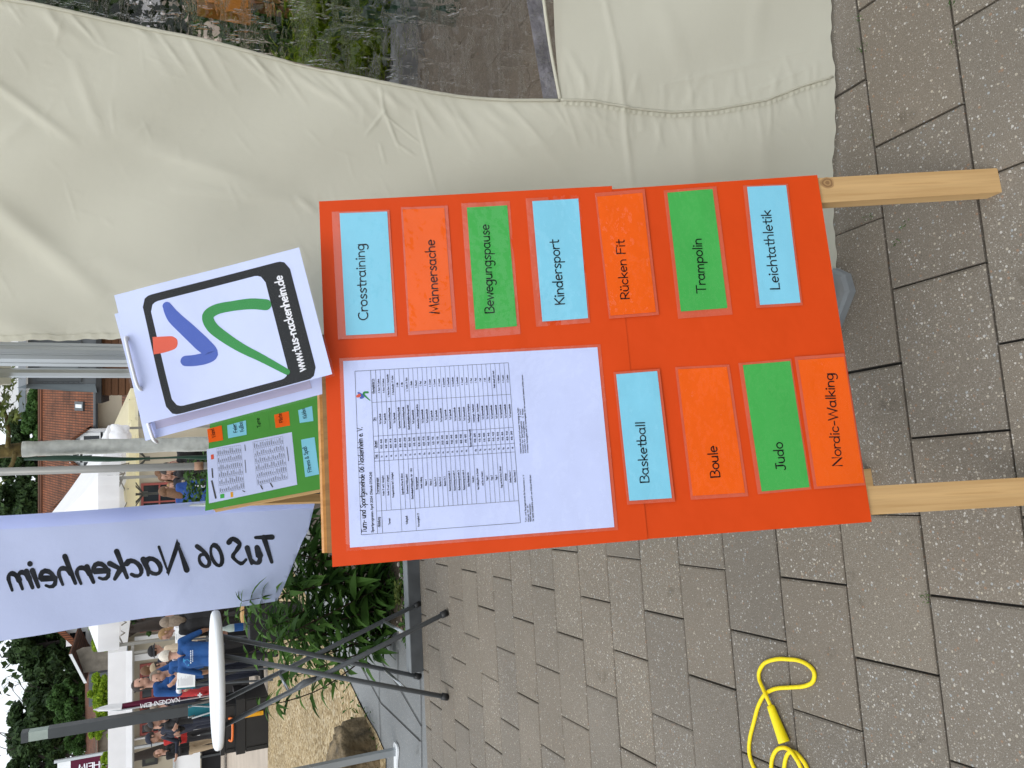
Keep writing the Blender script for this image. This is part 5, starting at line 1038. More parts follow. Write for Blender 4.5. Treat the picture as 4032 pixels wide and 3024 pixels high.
def gable(Xap, Yap, Yl, Yr, Xe, y, wins):
    ap = at(Xap - 14, Yap, y); l, r = at(Xe, Yl, y), at(Xe, Yr, y); zb_ = .0; dz = ap[2] - l[2]; dy = 4.2
    mb = MB(); mb.face([(l[0], y, zb_), (r[0], y, zb_), (r[0], y, l[2]), (ap[0], y, ap[2]), (l[0], y, l[2])]); mb.quad((r[0], y, zb_), (r[0], y + 2, zb_), (r[0], y + 2, l[2]), (r[0], y, l[2])); mb.quad((l[0], y + 2, zb_), (l[0], y, zb_), (l[0], y, l[2]), (l[0], y + 2, l[2])); gw = mb.build('gable', K['whitewall'], hs_)
    mb = MB(); ov = .18; sl_ = np.array([l[0] - ap[0], 0, l[2] - ap[2]]) * 1.12; sr_ = np.array([r[0] - ap[0], 0, r[2] - ap[2]]) * 1.12
    for s_, si in ((sl_, 1), (sr_, -1)):
        p0 = np.array([ap[0], y - ov, ap[2] + .08]); p1 = p0 + np.array([0, dy, 0])
        if si > 0: mb.quad(p0 + s_, p0, p1, p1 + s_)
        else: mb.quad(p0, p0 + s_, p1 + s_, p1)
        n_ = np.array([0, 0, -.16]); mb.quad(p0 + s_ + n_, p0 + n_, p0, p0 + s_)
    mb.build('dormer_roof', K['roof'], gw)
    for x0f, x1f, X0, X1 in wins:
        xa, xb = l[0] + (r[0] - l[0]) * x0f, l[0] + (r[0] - l[0]) * x1f; za, zb2 = at(X1, Yap, y)[2], at(X0, Yap, y)[2]; window(hs_, xa, xb, za, zb2, y - .01, 'whiteframe', 'glass', 2, 1, .12)
gable(243, 1772, 1856, 1697, 335, 34.2, ((.12, .40, 330, 392), (.55, .88, 330, 392), (.12, .40, 410, 455), (.55, .88, 410, 455), (.3, .45, 288, 312), (.55, .7, 288, 312)))
gable(232, 1995, 2075, 1900, 322, 34.6, ((.2, .45, 340, 392), (.55, .8, 340, 392)))
# lower wing with tiled roof
wy = 32.; w0, w1 = at(540, 1720, wy), at(478, 1545, wy); mb = MB(); mb.quad((w0[0], wy - 1, w0[2]), (w1[0] + 1, wy - 1, w0[2]), (w1[0] + 1, wy + 3, at(480, 1600, wy + 3)[2]), (w0[0], wy + 3, at(480, 1600, wy + 3)[2])); mb.build('porch_roof', K['roof2'], hs_)
mb = MB(); mb.abox(w0[0] + .3, w1[0] + 1, wy + .1, wy + 3, 0, w0[2] - .1); mb.build('porch_wall', K['render'], hs_)
# dark clad house
DY = 27.; dk = thing('dark_clad_house', 'modern house with dark slate-clad upper floor over brown timber slats', 'house', (at(300, 1400, DY)[0], DY, 0))
xa, xb = at(250, 1512, DY)[0], at(250, 1250, DY)[0]; zt_, zb_ = at(110, 1450, DY)[2], at(378, 1450, DY)[2]
mb = MB(); mb.abox(xa, xb, DY, DY + 4, zb_, zt_); mb.build('upper_floor', K['cladding'], dk)
mb = MB(); xo = at(250, 1546, DY)[0]; mb.quad((xo, DY - .35, zb_ - .05), (xa, DY - .02, zb_ + .02), (xa, DY - .02, zt_), (xo + .15, DY - .25, zt_ + .25)); mb.quad((xo, DY + 4, zb_ - .05), (xo, DY - .35, zb_ - .05), (xo + .15, DY - .25, zt_ + .25), (xo + .15, DY + 4, zt_ + .25)); mb.build('fascia', K['claddingl'], dk)
mb = MB(); z1_ = at(400, 1450, DY)[2]; mb.abox(xa - .6, xb, DY - .1, DY + 4, z1_, zb_ - .004); mb.build('soffit', K['black'], dk)
mb = MB(); mb.abox(xa - .35, xb, DY + .25, DY + 4, 0, z1_ - .004)
o = mb.build('timber_wall', K['timber'], dk)
for k in range(14):
    zz_ = .25 + k * (z1_ - .3) / 14; mb = MB(); mb.abox(xa - .36, xb, DY + .22, DY + .25, zz_, zz_ + .09)
    if k == 0: sl_mb = MB()
    sl_mb.abox(xa - .36, xb, DY + .21, DY + .247, zz_, zz_ + (z1_ - .3) / 14 - .03)
sl_mb.build('slats', K['timber'], o)
a, c_ = at(155, 1490, DY), at(308, 1440, DY); window(dk, a[0], at(250, 1350, DY)[0], c_[2], a[2], DY - .01, 'steel', 'glassgrey', 1, 1, .09)
mb = MB(); x0_ = xa + .04; x1_ = a[0] - .12
for k in range(8):
    z0_ = zb_ + .35 + k * (zt_ - zb_ - .7) / 8; mb.abox(x0_, x1_, DY - .05, DY - .004, z0_, z0_ + (zt_ - zb_ - .7) / 8 - .05)
mb.build('cladding_panels', K['claddingl'], dk)
mb = MB(); tz = at(72, 1450, DY + 3)[2]; mb.quad((xa - .2, DY - .3, zt_ + .003), (xb, DY - .3, zt_ + .003), (xb, DY + 3, tz), (xa - .2, DY + 3, tz)); mb.build('roof', K['cladding'], dk)
WY = 62.; a, c_ = at(0, 1640, WY), at(74, 1300, WY); wb = thing('white_block', 'plain pale grey apartment block rising behind the dark clad house', 'building', ((a[0] + c_[0]) / 2, WY, 0)); mb = MB(); mb.abox(a[0], c_[0] + 4, WY, WY + 10, 0, a[2] + 5); mb.build('wall', K['whitewall'], wb)
mb = MB(); mb.abox(a[0] - .3, c_[0] + 4, WY - .3, WY, at(76, 1500, WY)[2] - .4, at(76, 1500, WY)[2]); mb.build('ledge', K['claddingl'], wb)
for k in range(4):
    xq = a[0] + 2.2 + k * 3; window(wb, xq, xq + 1.3, a[2] - .5, a[2] + 1.4, WY - .01, 'whiteframe', 'glass', 1, 1, .1)
# ------------------------------------------------------------------ left: gabled house, rubble cottage, low roofs
GY = 34.; gh = thing('gabled_house', 'white gabled house with orange tiled roof edge, left of the white flag', 'house', (at(300, 2500, GY)[0], GY, 0))
ap = at(190, 2440, GY); r_ = at(385, 2618, GY); dx = ap[0] - r_[0]; wl = ap[0] + dx
mb = MB(); mb.face([(r_[0] + .5, GY, 0), (wl - .5, GY, 0), (wl - .5, GY, r_[2] + .3), (ap[0], GY, ap[2] - .25), (r_[0] + .5, GY, r_[2] + .3)]); mb.abox(r_[0] + .5, wl - .5, GY + .01, GY + 7, 0, r_[2]); mb.build('wall', K['whitewall'], gh)
mb = MB()
for e in (r_[0], wl):
    e0 = np.array([e, GY - .4, r_[2]]); a0 = np.array([ap[0], GY - .4, ap[2]]); bk = np.array([0, 8, 0]); s_ = (e0, e0 + bk, a0 + bk, a0) if e < ap[0] else (a0, a0 + bk, e0 + bk, e0)
    mb.quad(*s_[::-1]) if e > ap[0] else mb.quad(*s_[::-1]); n_ = np.array([0, 0, -.28]); mb.quad(e0 + n_, a0 + n_, a0, e0)
mb.build('roof', K['roof'], gh)
a, c_ = at(275, 2530, GY), at(338, 2484, GY); window(gh, a[0], c_[0], c_[2], a[2], GY - .01, 'whiteframe', 'glass', 1, 1, .12)
mb = MB(); q = at(384, 2612, GY - .4); mb.tube(smo([tuple(q), tuple(at(395, 2600, GY - .4)), tuple(at(420, 2575, GY - .4)), tuple(at(470, 2570, GY - .4))]), .07, 8); mb.build('downpipe', K['steel'], gh)
CY = 31.; ct = thing('rubble_cottage', 'small rubble stone gable with a pale verge board, by the gabled house', 'house', (at(380, 2600, CY)[0], CY, 0))
a, c_, ap = at(400, 2640, CY), at(400, 2540, CY), at(300, 2562, CY)
mb = MB(); l2 = at(330, 2640, CY); mb.face([(a[0], CY, 0), (c_[0], CY, 0), (c_[0], CY, ap[2] - .2), (ap[0], CY, ap[2]), (a[0], CY, l2[2])]); mb.abox(a[0], c_[0], CY + .01, CY + 5, 0, l2[2] - .3); mb.build('wall', K['stonewall'], ct)
mb = MB(); p0, p1 = np.array([a[0] - .25, CY - .3, l2[2] - .1]), np.array([ap[0], CY - .3, ap[2] + .12]); mb.box(p0, p1 - p0, (0, 5.3, 0), (0, 0, .08)); mb.build('roof', K['roof2'], ct)
mb = MB(); mb.box(p0 + (0, -.06, -.02), p1 - p0, (0, .05, 0), (0, 0, .09)); mb.build('verge_board', K['whiteframe'], ct)
LYY = 36.
lr = thing('low_tiled_house', 'long low house with old red roof behind the lime green trees', 'house', (at(360, 2780, LYY)[0], LYY, 0))
a, c_ = at(420, 3150, LYY), at(420, 2650, LYY); ze, zr2 = at(375, 2800, LYY)[2], at(335, 2800, LYY + 4)[2]
mb = MB(); mb.abox(a[0], c_[0], LYY + .3, LYY + 7, 0, ze); mb.build('wall', K['stonewall'], lr)
mb = MB(); mb.quad((a[0] - .3, LYY, ze - .1), (c_[0] + .3, LYY, ze - .1), (c_[0] + .3, LYY + 4, zr2), (a[0] - .3, LYY + 4, zr2)); mb.quad((c_[0] + .3, LYY + 8, ze - .1), (a[0] - .3, LYY + 8, ze - .1), (a[0] - .3, LYY + 4, zr2), (c_[0] + .3, LYY + 4, zr2)); mb.build('roof', K['roof2'], lr)
mb = MB(); q = at(345, 2660, LYY); mb.abox(q[0] - 1.0, q[0] + .3, LYY - .8, LYY + 3, 0, q[2] - .1); mb.build('annex', K['cladding'], lr)

# ------------------------------------------------------------------ trees
def quads(name, V, m_, parent):
    n = len(V) // 4; me = bpy.data.meshes.new(name); me.vertices.add(4 * n); me.vertices.foreach_set('co', V.astype(np.float32).reshape(-1)); me.loops.add(4 * n); me.loops.foreach_set('vertex_index', np.arange(4 * n, dtype=np.int32))
    me.polygons.add(n); me.polygons.foreach_set('loop_start', np.arange(0, 4 * n, 4, dtype=np.int32)); me.materials.append(m_); me.update(calc_edges=True); me.validate()
    o = bpy.data.objects.new(name, me); COL.objects.link(o); o.parent = parent; return o
def tree_big(name, label, cx_, cy_, z0, z1, rx, ry, nclump, leaves, lsz, key, seed, trunk_r=.25, twigs=0, cols=None):
    rs = np.random.RandomState(seed); r = thing(name, label, 'tree', (cx_, cy_, 0), 'trees behind the houses' if 'lime' not in label else 'lime green trees by the marquee')
    mb = MB(); top = np.array([cx_, cy_, z0 + (z1 - z0) * .75]); mb.tube([(cx_, cy_, 0), (cx_ + .1, cy_, z0 * .6), tuple(top)], [trunk_r, trunk_r * .8, trunk_r * .25], 8)
    VS = []; cz = (z0 + z1) / 2; rz_ = (z1 - z0) / 2
    for k in range(nclump):
        d = rs.normal(0, 1, 3); d /= np.linalg.norm(d); rad = rs.uniform(.35, 1.0) ** .6; c = np.array([cx_ + d[0] * rx * rad, cy_ + d[1] * ry * rad, cz + d[2] * rz_ * rad]); cr = rs.uniform(.13, .30) * min(rx, rz_) * (1.2 - .35 * rad)
        if k % 3 == 0: st = np.array([cx_, cy_, max(z0 * .5, c[2] - abs(c[0] - cx_) - .3)]); mb.tube([st, (st + c) / 2 + np.array([0, 0, -.1 * rx]), c], [trunk_r * .35, trunk_r * .22, trunk_r * .06], 5)
        nl = max(8, int(leaves / nclump * rs.uniform(.6, 1.4)))
        dd = rs.normal(0, 1, (nl, 3)); dd /= np.linalg.norm(dd, axis=1)[:, None]; pos = c + dd * (cr * rs.uniform(.45, 1.12, (nl, 1)) * np.array([1.25, 1.25, .75]))
        nn = dd + rs.normal(0, .55, (nl, 3)) + np.array([0, 0, .35]); nn /= np.linalg.norm(nn, axis=1)[:, None]
        u = np.cross(nn, rs.normal(0, 1, (nl, 3))); u /= np.linalg.norm(u, axis=1)[:, None]; v = np.cross(nn, u); s = lsz * rs.uniform(.6, 1.4, (nl, 1))
        VS.append(np.stack([pos - u * s, pos - v * s * .55, pos + u * s, pos + v * s * .55], 1).reshape(-1, 3))
    for k in range(twigs):
        a0 = np.array([cx_ + rs.uniform(-.8, .8) * rx, cy_ - ry * .5, z1 - rs.uniform(.05, .3) * (z1 - z0)]); p = [a0]
        for i in range(5): p.append(p[-1] + np.array([rs.normal(0, .25), 0, rs.uniform(.1, .45)]))
        mb.tube(p, np.linspace(.03, .006, 6), 4)
        for i in (2, 3, 4): q = p[i]; mb.tube([q, q + np.array([rs.normal(0, .4), 0, .3]), q + np.array([rs.normal(0, .6), 0, .7])], [.012, .008, .004], 4)
    mb.build('trunk', K['twig'], r, True)
    quads('crown', np.concatenate(VS) - np.array([cx_, cy_, 0]), K[key], r); return r
def T(X, Y, y): return at(X, Y, y)
def place_tree(name, label, Xt, Xb, Yl, Yr, y, ncl, nl, ls, key, seed, tw=0, deep=.8):
    t, bt, l, r = T(Xt, (Yl + Yr) / 2, y), T(Xb, (Yl + Yr) / 2, y), T((Xt + Xb) / 2, Yl, y), T((Xt + Xb) / 2, Yr, y); rx = (r[0] - l[0]) / 2; return tree_big(name, label, t[0], y, bt[2], t[2], rx, rx * deep, ncl, nl, ls, key, seed, .2 + rx * .03, tw)
place_tree('leafy_tree', 'tall dark tree with a broken top against the sky, directly left of the white flag', 25, 330, 2680, 2430, 46, 60, 28800, 0.156, 'leafB', 11, 3)
place_tree('leafy_tree', 'very tall dark tree rising behind the lamp column', 8, 330, 3010, 2760, 50, 70, 32000, 0.166, 'leafB', 12, 3)
place_tree('leafy_tree', 'dark tree at the picture edge behind the maroon sign', 20, 300, 3130, 2950, 46, 50, 22400, 0.146, 'leafB', 13, 2)
place_tree('leafy_tree', 'dense dark tree filling the gap between two taller trees', 105, 350, 2840, 2640, 52, 50, 25600, 0.156, 'leafB', 14, 4)
place_tree('leafy_tree', 'brighter mid green tree in front of the dark ones, right of the lamp column', 190, 350, 2860, 2680, 42, 40, 22400, 0.104, 'leafC', 15)
place_tree('leafy_tree', 'mid green bushy tree low behind the lamp column and red roof', 255, 360, 2990, 2800, 40, 36, 19200, 0.104, 'leafC', 16)
place_tree('leafy_tree', 'dark tree behind the white flag', 60, 340, 2480, 2180, 48, 50, 19200, 0.166, 'leafB', 17)
place_tree('leafy_tree', 'dark green tree above the tiled roof, right beside the white flag', -40, 230, 2120, 1900, 60, 60, 28800, 0.177, 'leafB', 18)
place_tree('leafy_tree', 'dark tree with gaps of sky behind the whitewashed trunk', -20, 230, 1930, 1740, 66, 50, 22400, 0.177, 'leafB', 19)
place_tree('leafy_tree', 'mid green bush-like tree above the skylight of the tiled roof', 85, 240, 1760, 1520, 56, 60, 32000, 0.135, 'leafC', 20)
place_tree('leafy_tree', 'dark tree between the pale apartment block and the roof ridge', 30, 200, 1780, 1600, 72, 40, 19200, 0.187, 'leafB', 21)
place_tree('lime_tree', 'lime green tree overhanging the white valance beside the gabled house', 345, 470, 2590, 2420, 25, 26, 13440, 0.052, 'leafD', 22)
place_tree('lime_tree', 'largest lime green tree standing above the marquee', 345, 480, 2830, 2650, 24, 40, 22400, 0.052, 'leafD', 23)
place_tree('lime_tree', 'lime green tree above the marquee behind the lamp column', 350, 470, 2930, 2790, 24, 26, 12800, 0.052, 'leafD', 24)
place_tree('lime_tree', 'small lime green tree in front of the maroon sign', 395, 500, 3060, 2965, 23, 18, 8320, 0.047, 'leafD', 25)
place_tree('lime_tree', 'small green climber under the edge of the white valance', 470, 640, 2510, 2420, 26.4, 16, 4800, 0.047, 'leafC', 26)
tree_big('leafy_tree', 'dark leafy tree crown filling the top of the tent window', 2.4, 8.6, .4, 3.6, 1.9, 1.0, 50, 16000, .07, 'leafB', 31, .08)
for X, Y, yy, z1_, rx_, lab, sd_ in ((1060, 70, 5.95, 1.25, .55, 'dark bush behind the yellow-green bushes, seen through the tent window', 41), (960, -120, 6.3, 1.5, .7, 'larger dark bush at the edge of the tent window view', 42)):
    q = at(X, Y, yy); tree_big('leafy_bush', lab, q[0], yy, .05, z1_, rx_, .3, 30, 7000, .045, 'leafC', sd_, .03)
for X, Y, yy, sd_ in ((1240, 60, 4.95, 43), (1400, 210, 4.85, 44)):
    q = at(X, Y, yy); tree_big('lime_bush', 'lime yellow rounded bush in the planter, %s in the tent window' % ('upper' if sd_ == 43 else 'lower'), q[0], yy, .05, q[2] + .12, .27, .2, 16, 2600, .035, 'leafD', sd_, .015)
bw = MB(); rs = np.random.RandomState(8); n_ = 26000; c = np.stack([rs.uniform(-22, 22, n_), rs.normal(-15, 1.2, n_), 0 * rs.rand(n_)], 1); c[:, 2] = rs.rand(n_) ** .8 * (4.6 + 1.6 * np.sin(c[:, 0] * .55) + .9 * np.sin(c[:, 0] * 1.7)); u = rs.normal(0, 1, (n_, 3)); u /= np.linalg.norm(u, axis=1)[:, None]; v = np.cross(u, rs.normal(0, 1, (n_, 3))); v /= np.linalg.norm(v, axis=1)[:, None]
o = quads('unseen_hedge', np.stack([c - u * .3, c - v * .2, c + u * .3, c + v * .2], 1).reshape(-1, 3), K['leafB'], None); tag(o, kind='stuff')      # unseen foliage row added behind the camera, to darken reflections in the laminate
# conifer-free hedge closing the horizon
hg = MB(); V, F = [], []; rs = np.random.RandomState(3)
for k in range(30000):
    x = rs.uniform(-60, 45); c = np.array([x, 84 + rs.normal(0, 2), abs(rs.normal(0, 4.5)) + 2.5 * math.sin(x * .23) + 3]); u = rs.normal(0, 1, 3); u /= np.linalg.norm(u); v = np.cross(u, rs.normal(0, 1, 3)); v /= np.linalg.norm(v); b = len(V); V += [(c - u * .42).tolist(), (c - v * .26).tolist(), (c + u * .42).tolist(), (c + v * .26).tolist()]; F.append((b, b + 1, b + 2, b + 3))
hg.v, hg.f, hg.m, hg.uv = V, F, [0] * len(F), [[(0, 0)] * 4] * len(F); tag(hg.build('distant_wood', K['leafB']), kind='stuff')

# ------------------------------------------------------------------ maroon sign and maroon flag
SY = 24.8; a, c_ = at(230, 3060, SY), at(430, 2992, SY)
sg = thing('event_banner', 'maroon banner with white head strip on an aluminium frame, partly outside the picture', 'banner', ((a[0] + c_[0]) / 2, SY, 0))
zt2 = at(226, 3000, SY)[2]; xr2 = at(300, 2990, SY)[0]; zsp = at(278, 3000, SY)[2]; x_l = xr2 - 1.6
mb = MB(); mb.quad((x_l, SY, 2.4), (xr2, SY, 2.4), (xr2, SY, zsp), (x_l, SY, zsp)); mb.build('cloth', K['maroon'], sg); mb = MB(); mb.quad((x_l, SY, zsp), (xr2, SY, zsp), (xr2, SY, zt2), (x_l, SY, zt2)); hd = mb.build('head_strip', K['plasticw'], sg)
mb = MB(); mb.abox(xr2, xr2 + .07, SY - .03, SY + .04, 0, zt2 + .08); mb.abox(x_l - .07, x_l, SY - .03, SY + .04, 0, zt2 + .08); mb.build('frame', K['alu'], sg)
def mirror_text(par, txt, xr_, z, y, xh, wd, key, vertical=False):
    mb = MB(); q = Pen(mb, (lambda u, v, l: (xr_ - v, y - .01 - l, z + u)) if vertical else (lambda u, v, l: (xr_ - u, y - .01 - l, z + v))); q.write(txt, 0, 0, xh, wd, 1, 0, 6); return mb.build('lettering', K[key], par)
def hor(px0, px1): return abs(at(px0[0], px0[1], SY)[2] - at(px1[0], px1[1], SY)[2])
# text lines run up the picture: mirrored, reading towards the frame
mb = MB(); q = Pen(mb, lambda u, v, l: (at(0, 3008, SY)[0] - v * 1.0, SY - .012 - l, at(384, 3008, SY)[2] + u)); 
ux = abs(at(308, 3008, SY)[2] - at(420, 3008, SY)[2]); xh = .11
q = Pen(mb, lambda u, v, l: (xr2 - .17 - (.176 - v), SY - .012 - l, at(307, 3008, SY)[2] - ux + u)); q.write('NHEIM', 0, 0, xh, .24, ux / text_width('NHEIM') / xh, 0, 6); mb.build('lettering', K['inkwhite'], sg)
mb = MB(); q = Pen(mb, lambda u, v, l: (xr2 - .47 - (.13 - v), SY - .012 - l, at(310, 3008, SY)[2] - ux + u)); q.write('CHE', 0, 0, .085, .24, ux / text_width('NHEIM') / .085 * .9, 0, 6); mb.build('lettering', K['inkwhite'], sg)
mb = MB(); mb.quad((xr2 - .40, SY - .012, zsp + .10), (xr2 - .26, SY - .012, zsp + .10), (xr2 - .26, SY - .012, zsp + .3), (xr2 - .40, SY - .012, zsp + .3)); mb.build('emblem', K['black'], hd); mb = MB(); mb.quad((xr2 - .55, SY - .012, zsp + .10), (xr2 - .403, SY - .012, zsp + .10), (xr2 - .403, SY - .012, zsp + .26), (xr2 - .52, SY - .012, zsp + .3)); mb.build('emblem', K['redcloth'], hd)
FY = 13.5
def fl(X, Y): return at(X, Y, FY)
mf = thing('feather_flag', 'narrow maroon feather flag with white pointed tip, beside the lamp column', 'flag', (fl(740, 2745)[0], FY, 0))
out_t = [(368, 2794), (385, 2804), (430, 2803), (478, 2796)]; out_b = [(368, 2794), (390, 2786), (430, 2776), (482, 2768)]
def fpanel(name, T_, B_, key):
    mb = MB(); n = 12; P = []
    for i in range(n + 1):
        t = i / n; k = t * (len(T_) - 1); j = min(int(k), len(T_) - 2); f_ = k - j; A = np.array(T_[j]) * (1 - f_) + np.array(T_[j + 1]) * f_; B_2 = np.array(B_[j]) * (1 - f_) + np.array(B_[j + 1]) * f_; row = []
        for s in range(5): X, Y = A + (B_2 - A) * s / 4; q = fl(X, Y); q[1] += .03 * math.sin(s * 1.4 + t * 3); row.append(q)
        P.append(row)
    mb.grid(P); return mb.build(name, K[key], mf, True)
fpanel('tip', out_t, out_b, 'whitecloth'); fpanel('cloth', [(478, 2796), (560, 2785), (640, 2770), (737, 2752)], [(482, 2768), (560, 2756), (650, 2742), (737, 2735)], 'maroon')
mb = MB(); mb.tube([fl(380, 2790), fl(470, 2797), fl(735, 2753), (fl(740, 2752)[0], FY, 0)], .012, 6); mb.build('pole', K['alu'], mf)
mb = MB(); p0, p1 = fl(708, 2746), fl(552, 2772); d = (p1 - p0); L = np.linalg.norm(d); d /= L; sd_ = np.array([-1., 0, 0]); q = Pen(mb, lambda u, v, l: p0 + d * u + sd_ * (v - .02) + np.array([0, -.06 - l, 0])); q.write('NACKENHEIM', 0, 0, .038, .28, L / text_width('NACKENHEIM') / .038, 0, 5); mb.build('lettering', K['inkwhite'], mf)

# ------------------------------------------------------------------ people
SKIN = mat('skin', (.46, .26, .19), .6, .06, 10)
HAIRS = dict(white=mat('hair_white', (.62, .57, .50), .8, .15, 40), dark=mat('hair_dark', (.022, .014, .010), .7, .2, 40), brown=mat('hair_brown', (.13, .06, .025), .7, .25, 40), greybrown=mat('hair_greybrown', (.20, .155, .115), .75, .25, 40), blond=mat('hair_fair', (.26, .15, .06), .7, .25, 40))
def clothm(n, c): return mat('cloth_' + n, c, .85, .14, 9, .004, 25)
CL = dict(blue=clothm('blue', (.005, .058, .21)), navy=clothm('navy', (.012, .016, .032)), black=clothm('black', (.008, .008, .010)), white=clothm('white', (.70, .71, .78)), beige=clothm('beige', (.34, .26, .17)), jeans=clothm('jeans', (.03, .05, .10)), red=clothm('red', (.42, .018, .018)), redbrown=clothm('redbrown', (.22, .06, .05)), charcoal=clothm('charcoal', (.025, .025, .03)), cream=clothm('cream', (.55, .45, .33)), midblue=clothm('midblue', (.01, .05, .22)))
def cone(mb, a, b, ra, rb, n=10, k=5):      # tapered limb with round ends
    a, b = np.array(a, float), np.array(b, float); d = b - a; L = np.linalg.norm(d) + 1e-9; d = d / L; pts, rr = [], []
    for i in range(k): t = math.pi / 2 * (1 - i / k); pts.append(a - d * ra * math.sin(t)); rr.append(max(1e-4, ra * math.cos(t)))
    for i in range(k + 1): t = math.pi / 2 * i / k; pts.append(b + d * rb * math.sin(t)); rr.append(max(1e-4, rb * math.cos(t)))
    mb.tube(pts, rr, n)
def rz(a): c, s = math.cos(a), math.sin(a); return np.array([[c, -s, 0], [s, c, 0], [0, 0, 1.]])
def rx(a): c, s = math.cos(a), math.sin(a); return np.array([[1., 0, 0], [0, c, -s], [0, s, c]])
def person(label, x, y, height, face=0., top='blue', bottom='navy', hair='dark', sleeve='long', sleeve_col=None, lean=0., arms=None, seated=False, headturn=0., headtilt=0., hairlen=0, cap=None, bulk=1.0, female=False, shoes='black', group=None, z0=0.):
    """face: where the person looks, 0 = to the camera, 90 = picture right of the upright picture (+x)."""
    s = height / 1.75; H = dict(pelvis=(0, 0, .93), waist=(0, .0, 1.08), chest=(0, .0, 1.27), neck=(0, .01, 1.47), head=(0, -.02, 1.625))
    J = {k: np.array(v, float) for k, v in H.items()}; shw = (.185 if not female else .165) * bulk; hpw = .095
    legs = {}
    for sg, n_ in ((1, 'L'), (-1, 'R')):
        hip = np.array([sg * hpw, 0, .92])
        if seated: kn = hip + np.array([sg * .06, -.42, .0]); an = kn + np.array([0, .02, -.43])
        else: kn = np.array([sg * (hpw + .02), -.02, .50]); an = np.array([sg * (hpw + .035), .03 if sg > 0 else -.06, .08])
        legs[n_] = (hip, kn, an, an + np.array([sg * .03, -.17, -.035]))
    Rl = rx(lean)                           # lean the upper body forward
    up = lambda q: J['pelvis'] + Rl @ (np.array(q, float) - J['pelvis'])
    waist, chest, neck = up(J['waist']), up(J['chest']), up(J['neck']); hb_ = up((0, 0, 1.51)); RH = Rl @ rz(headturn) @ rx(headtilt) if headtilt or headturn else Rl
    hd_ = hb_ + RH @ np.array([0, -.025, .125])
    arms = arms or {}
    A = {}
    for sg, n_ in ((1, 'L'), (-1, 'R')):
        shd = up((sg * shw, .0, 1.42)); e_, w_ = arms.get(n_, ((sg * .07, .02, -.29), (sg * .02, -.08, -.24))); el = shd + np.array(e_); wr = el + np.array(w_); A[n_] = (shd, el, wr)
    mb = MB(); parts = []                   # (region, a, b, ra, rb)
    def limb(reg, a, b, ra, rb): cone(mb, a, b, ra, rb); parts.append((reg, np.array(a), np.array(b), ra, rb))
    bl = bulk
    for sg in (-1, 1):                      # trunk: paired tapered masses give an oval section
        limb('top', chest + np.array([sg * .075 * bl, 0, 0]), up((sg * .105 * bl, .0, 1.385)), .105 * bl, .062)
        limb('top', waist + np.array([sg * .065 * bl, 0, 0]), chest + np.array([sg * .075 * bl, 0, 0]), .098 * bl, .105 * bl)
        limb('top', J['pelvis'] + np.array([sg * .07, 0, .04]), waist + np.array([sg * .065 * bl, 0, 0]), .108 * (1.06 if female else 1) * bl, .098 * bl)
        limb('bottom', J['pelvis'] + np.array([sg * .07, .01, -.03]), J['pelvis'] + np.array([sg * .07, 0, .02]), .112, .108)
        limb('top', up((sg * .04, 0, 1.43)), up((sg * shw * .95, 0, 1.415)), .055, .058)
    limb('skin', neck - np.array([0, 0, .03]), hb_ + (hd_ - hb_) * .4, .055, .052)
    for n_ in 'LR':
        a, e_, w_ = A[n_]; limb('top', a, e_, .056 * bl, .043); limb('fore', e_, w_, .042, .030)
        hip, kn, an, toe = legs[n_]; limb('bottom', hip, kn, .092, .062); limb('bottom', kn, an, .060, .045); limb('shoe', an + np.array([0, .03, -.04]), toe, .042, .036)
    # head: skull, jaw, nose, ears
    sk = MB(); sk.ell((0, 0, 0), (.076, .096, .112), 16, 12, M=None); V0 = len(mb.v)
    def headpart(c, r):
        q = MB(); q.ell((0, 0, 0), r, 14, 10); b = len(mb.v); c = np.array(c)
        mb.v += [tuple(hd_ + RH @ (np.array(p) + c)) for p in q.v]; mb.f += [tuple(b + i for i in f) for f in q.f]; mb.m += q.m; mb.uv += q.uv
    headpart((0, .004, .015), (.077, .097, .10)); headpart((0, -.03, -.055), (.056, .062, .062)); headpart((0, -.098, -.012), (.014, .022, .024)); headpart((.078, .01, -.005), (.012, .022, .032)); headpart((-.078, .01, -.005), (.012, .022, .032)); headpart((0, -.088, -.062), (.024, .012, .010))
    parts.append(('skin', hd_ + RH @ np.array([0, 0, -.04]), hd_ + RH @ np.array([0, 0, .04]), .10, .10))
    # hands: palm, four unequal fingers, thumb
    for n_, sg in (('L', 1), ('R', -1)):
        a, e_, w_ = A[n_]; d = (w_ - e_) / np.linalg.norm(w_ - e_); sd2 = np.cross(d, [0, 1, .2]); sd2 /= np.linalg.norm(sd2); nn = np.cross(sd2, d)
        limb('skin', w_ + d * .02 - sd2 * .016, w_ + d * .075 - sd2 * .018, .022, .019); limb('skin', w_ + d * .02 + sd2 * .016, w_ + d * .075 + sd2 * .018, .022, .019)
        for i, L in enumerate((.062, .072, .068, .052)):
            b0 = w_ + d * .085 + sd2 * (.033 - .022 * i); m_ = b0 + d * L * .5 + nn * .010; t_ = b0 + d * L * .86 + nn * .032; limb('skin', b0, m_, .0105, .0098); limb('skin', m_, t_, .0098, .0085)
        th = w_ + d * .03 + sd2 * .034; limb('skin', th, th + d * .035 + sd2 * .028 + nn * .01, .012, .0105); limb('skin', th + d * .035 + sd2 * .028 + nn * .01, th + d * .062 + sd2 * .034 + nn * .02, .0105, .009)
    # seated people keep their feet on the ground
    zmin = min(p[2] for p in mb.v); Rw = rz(math.radians(face)); V = np.array(mb.v); V[:, 2] -= zmin; Zs = zmin
    me = bpy.data.meshes.new('person'); me.from_pydata(V.tolist(), [], mb.f); tmp = bpy.data.objects.new('tmp', me); COL.objects.link(tmp)
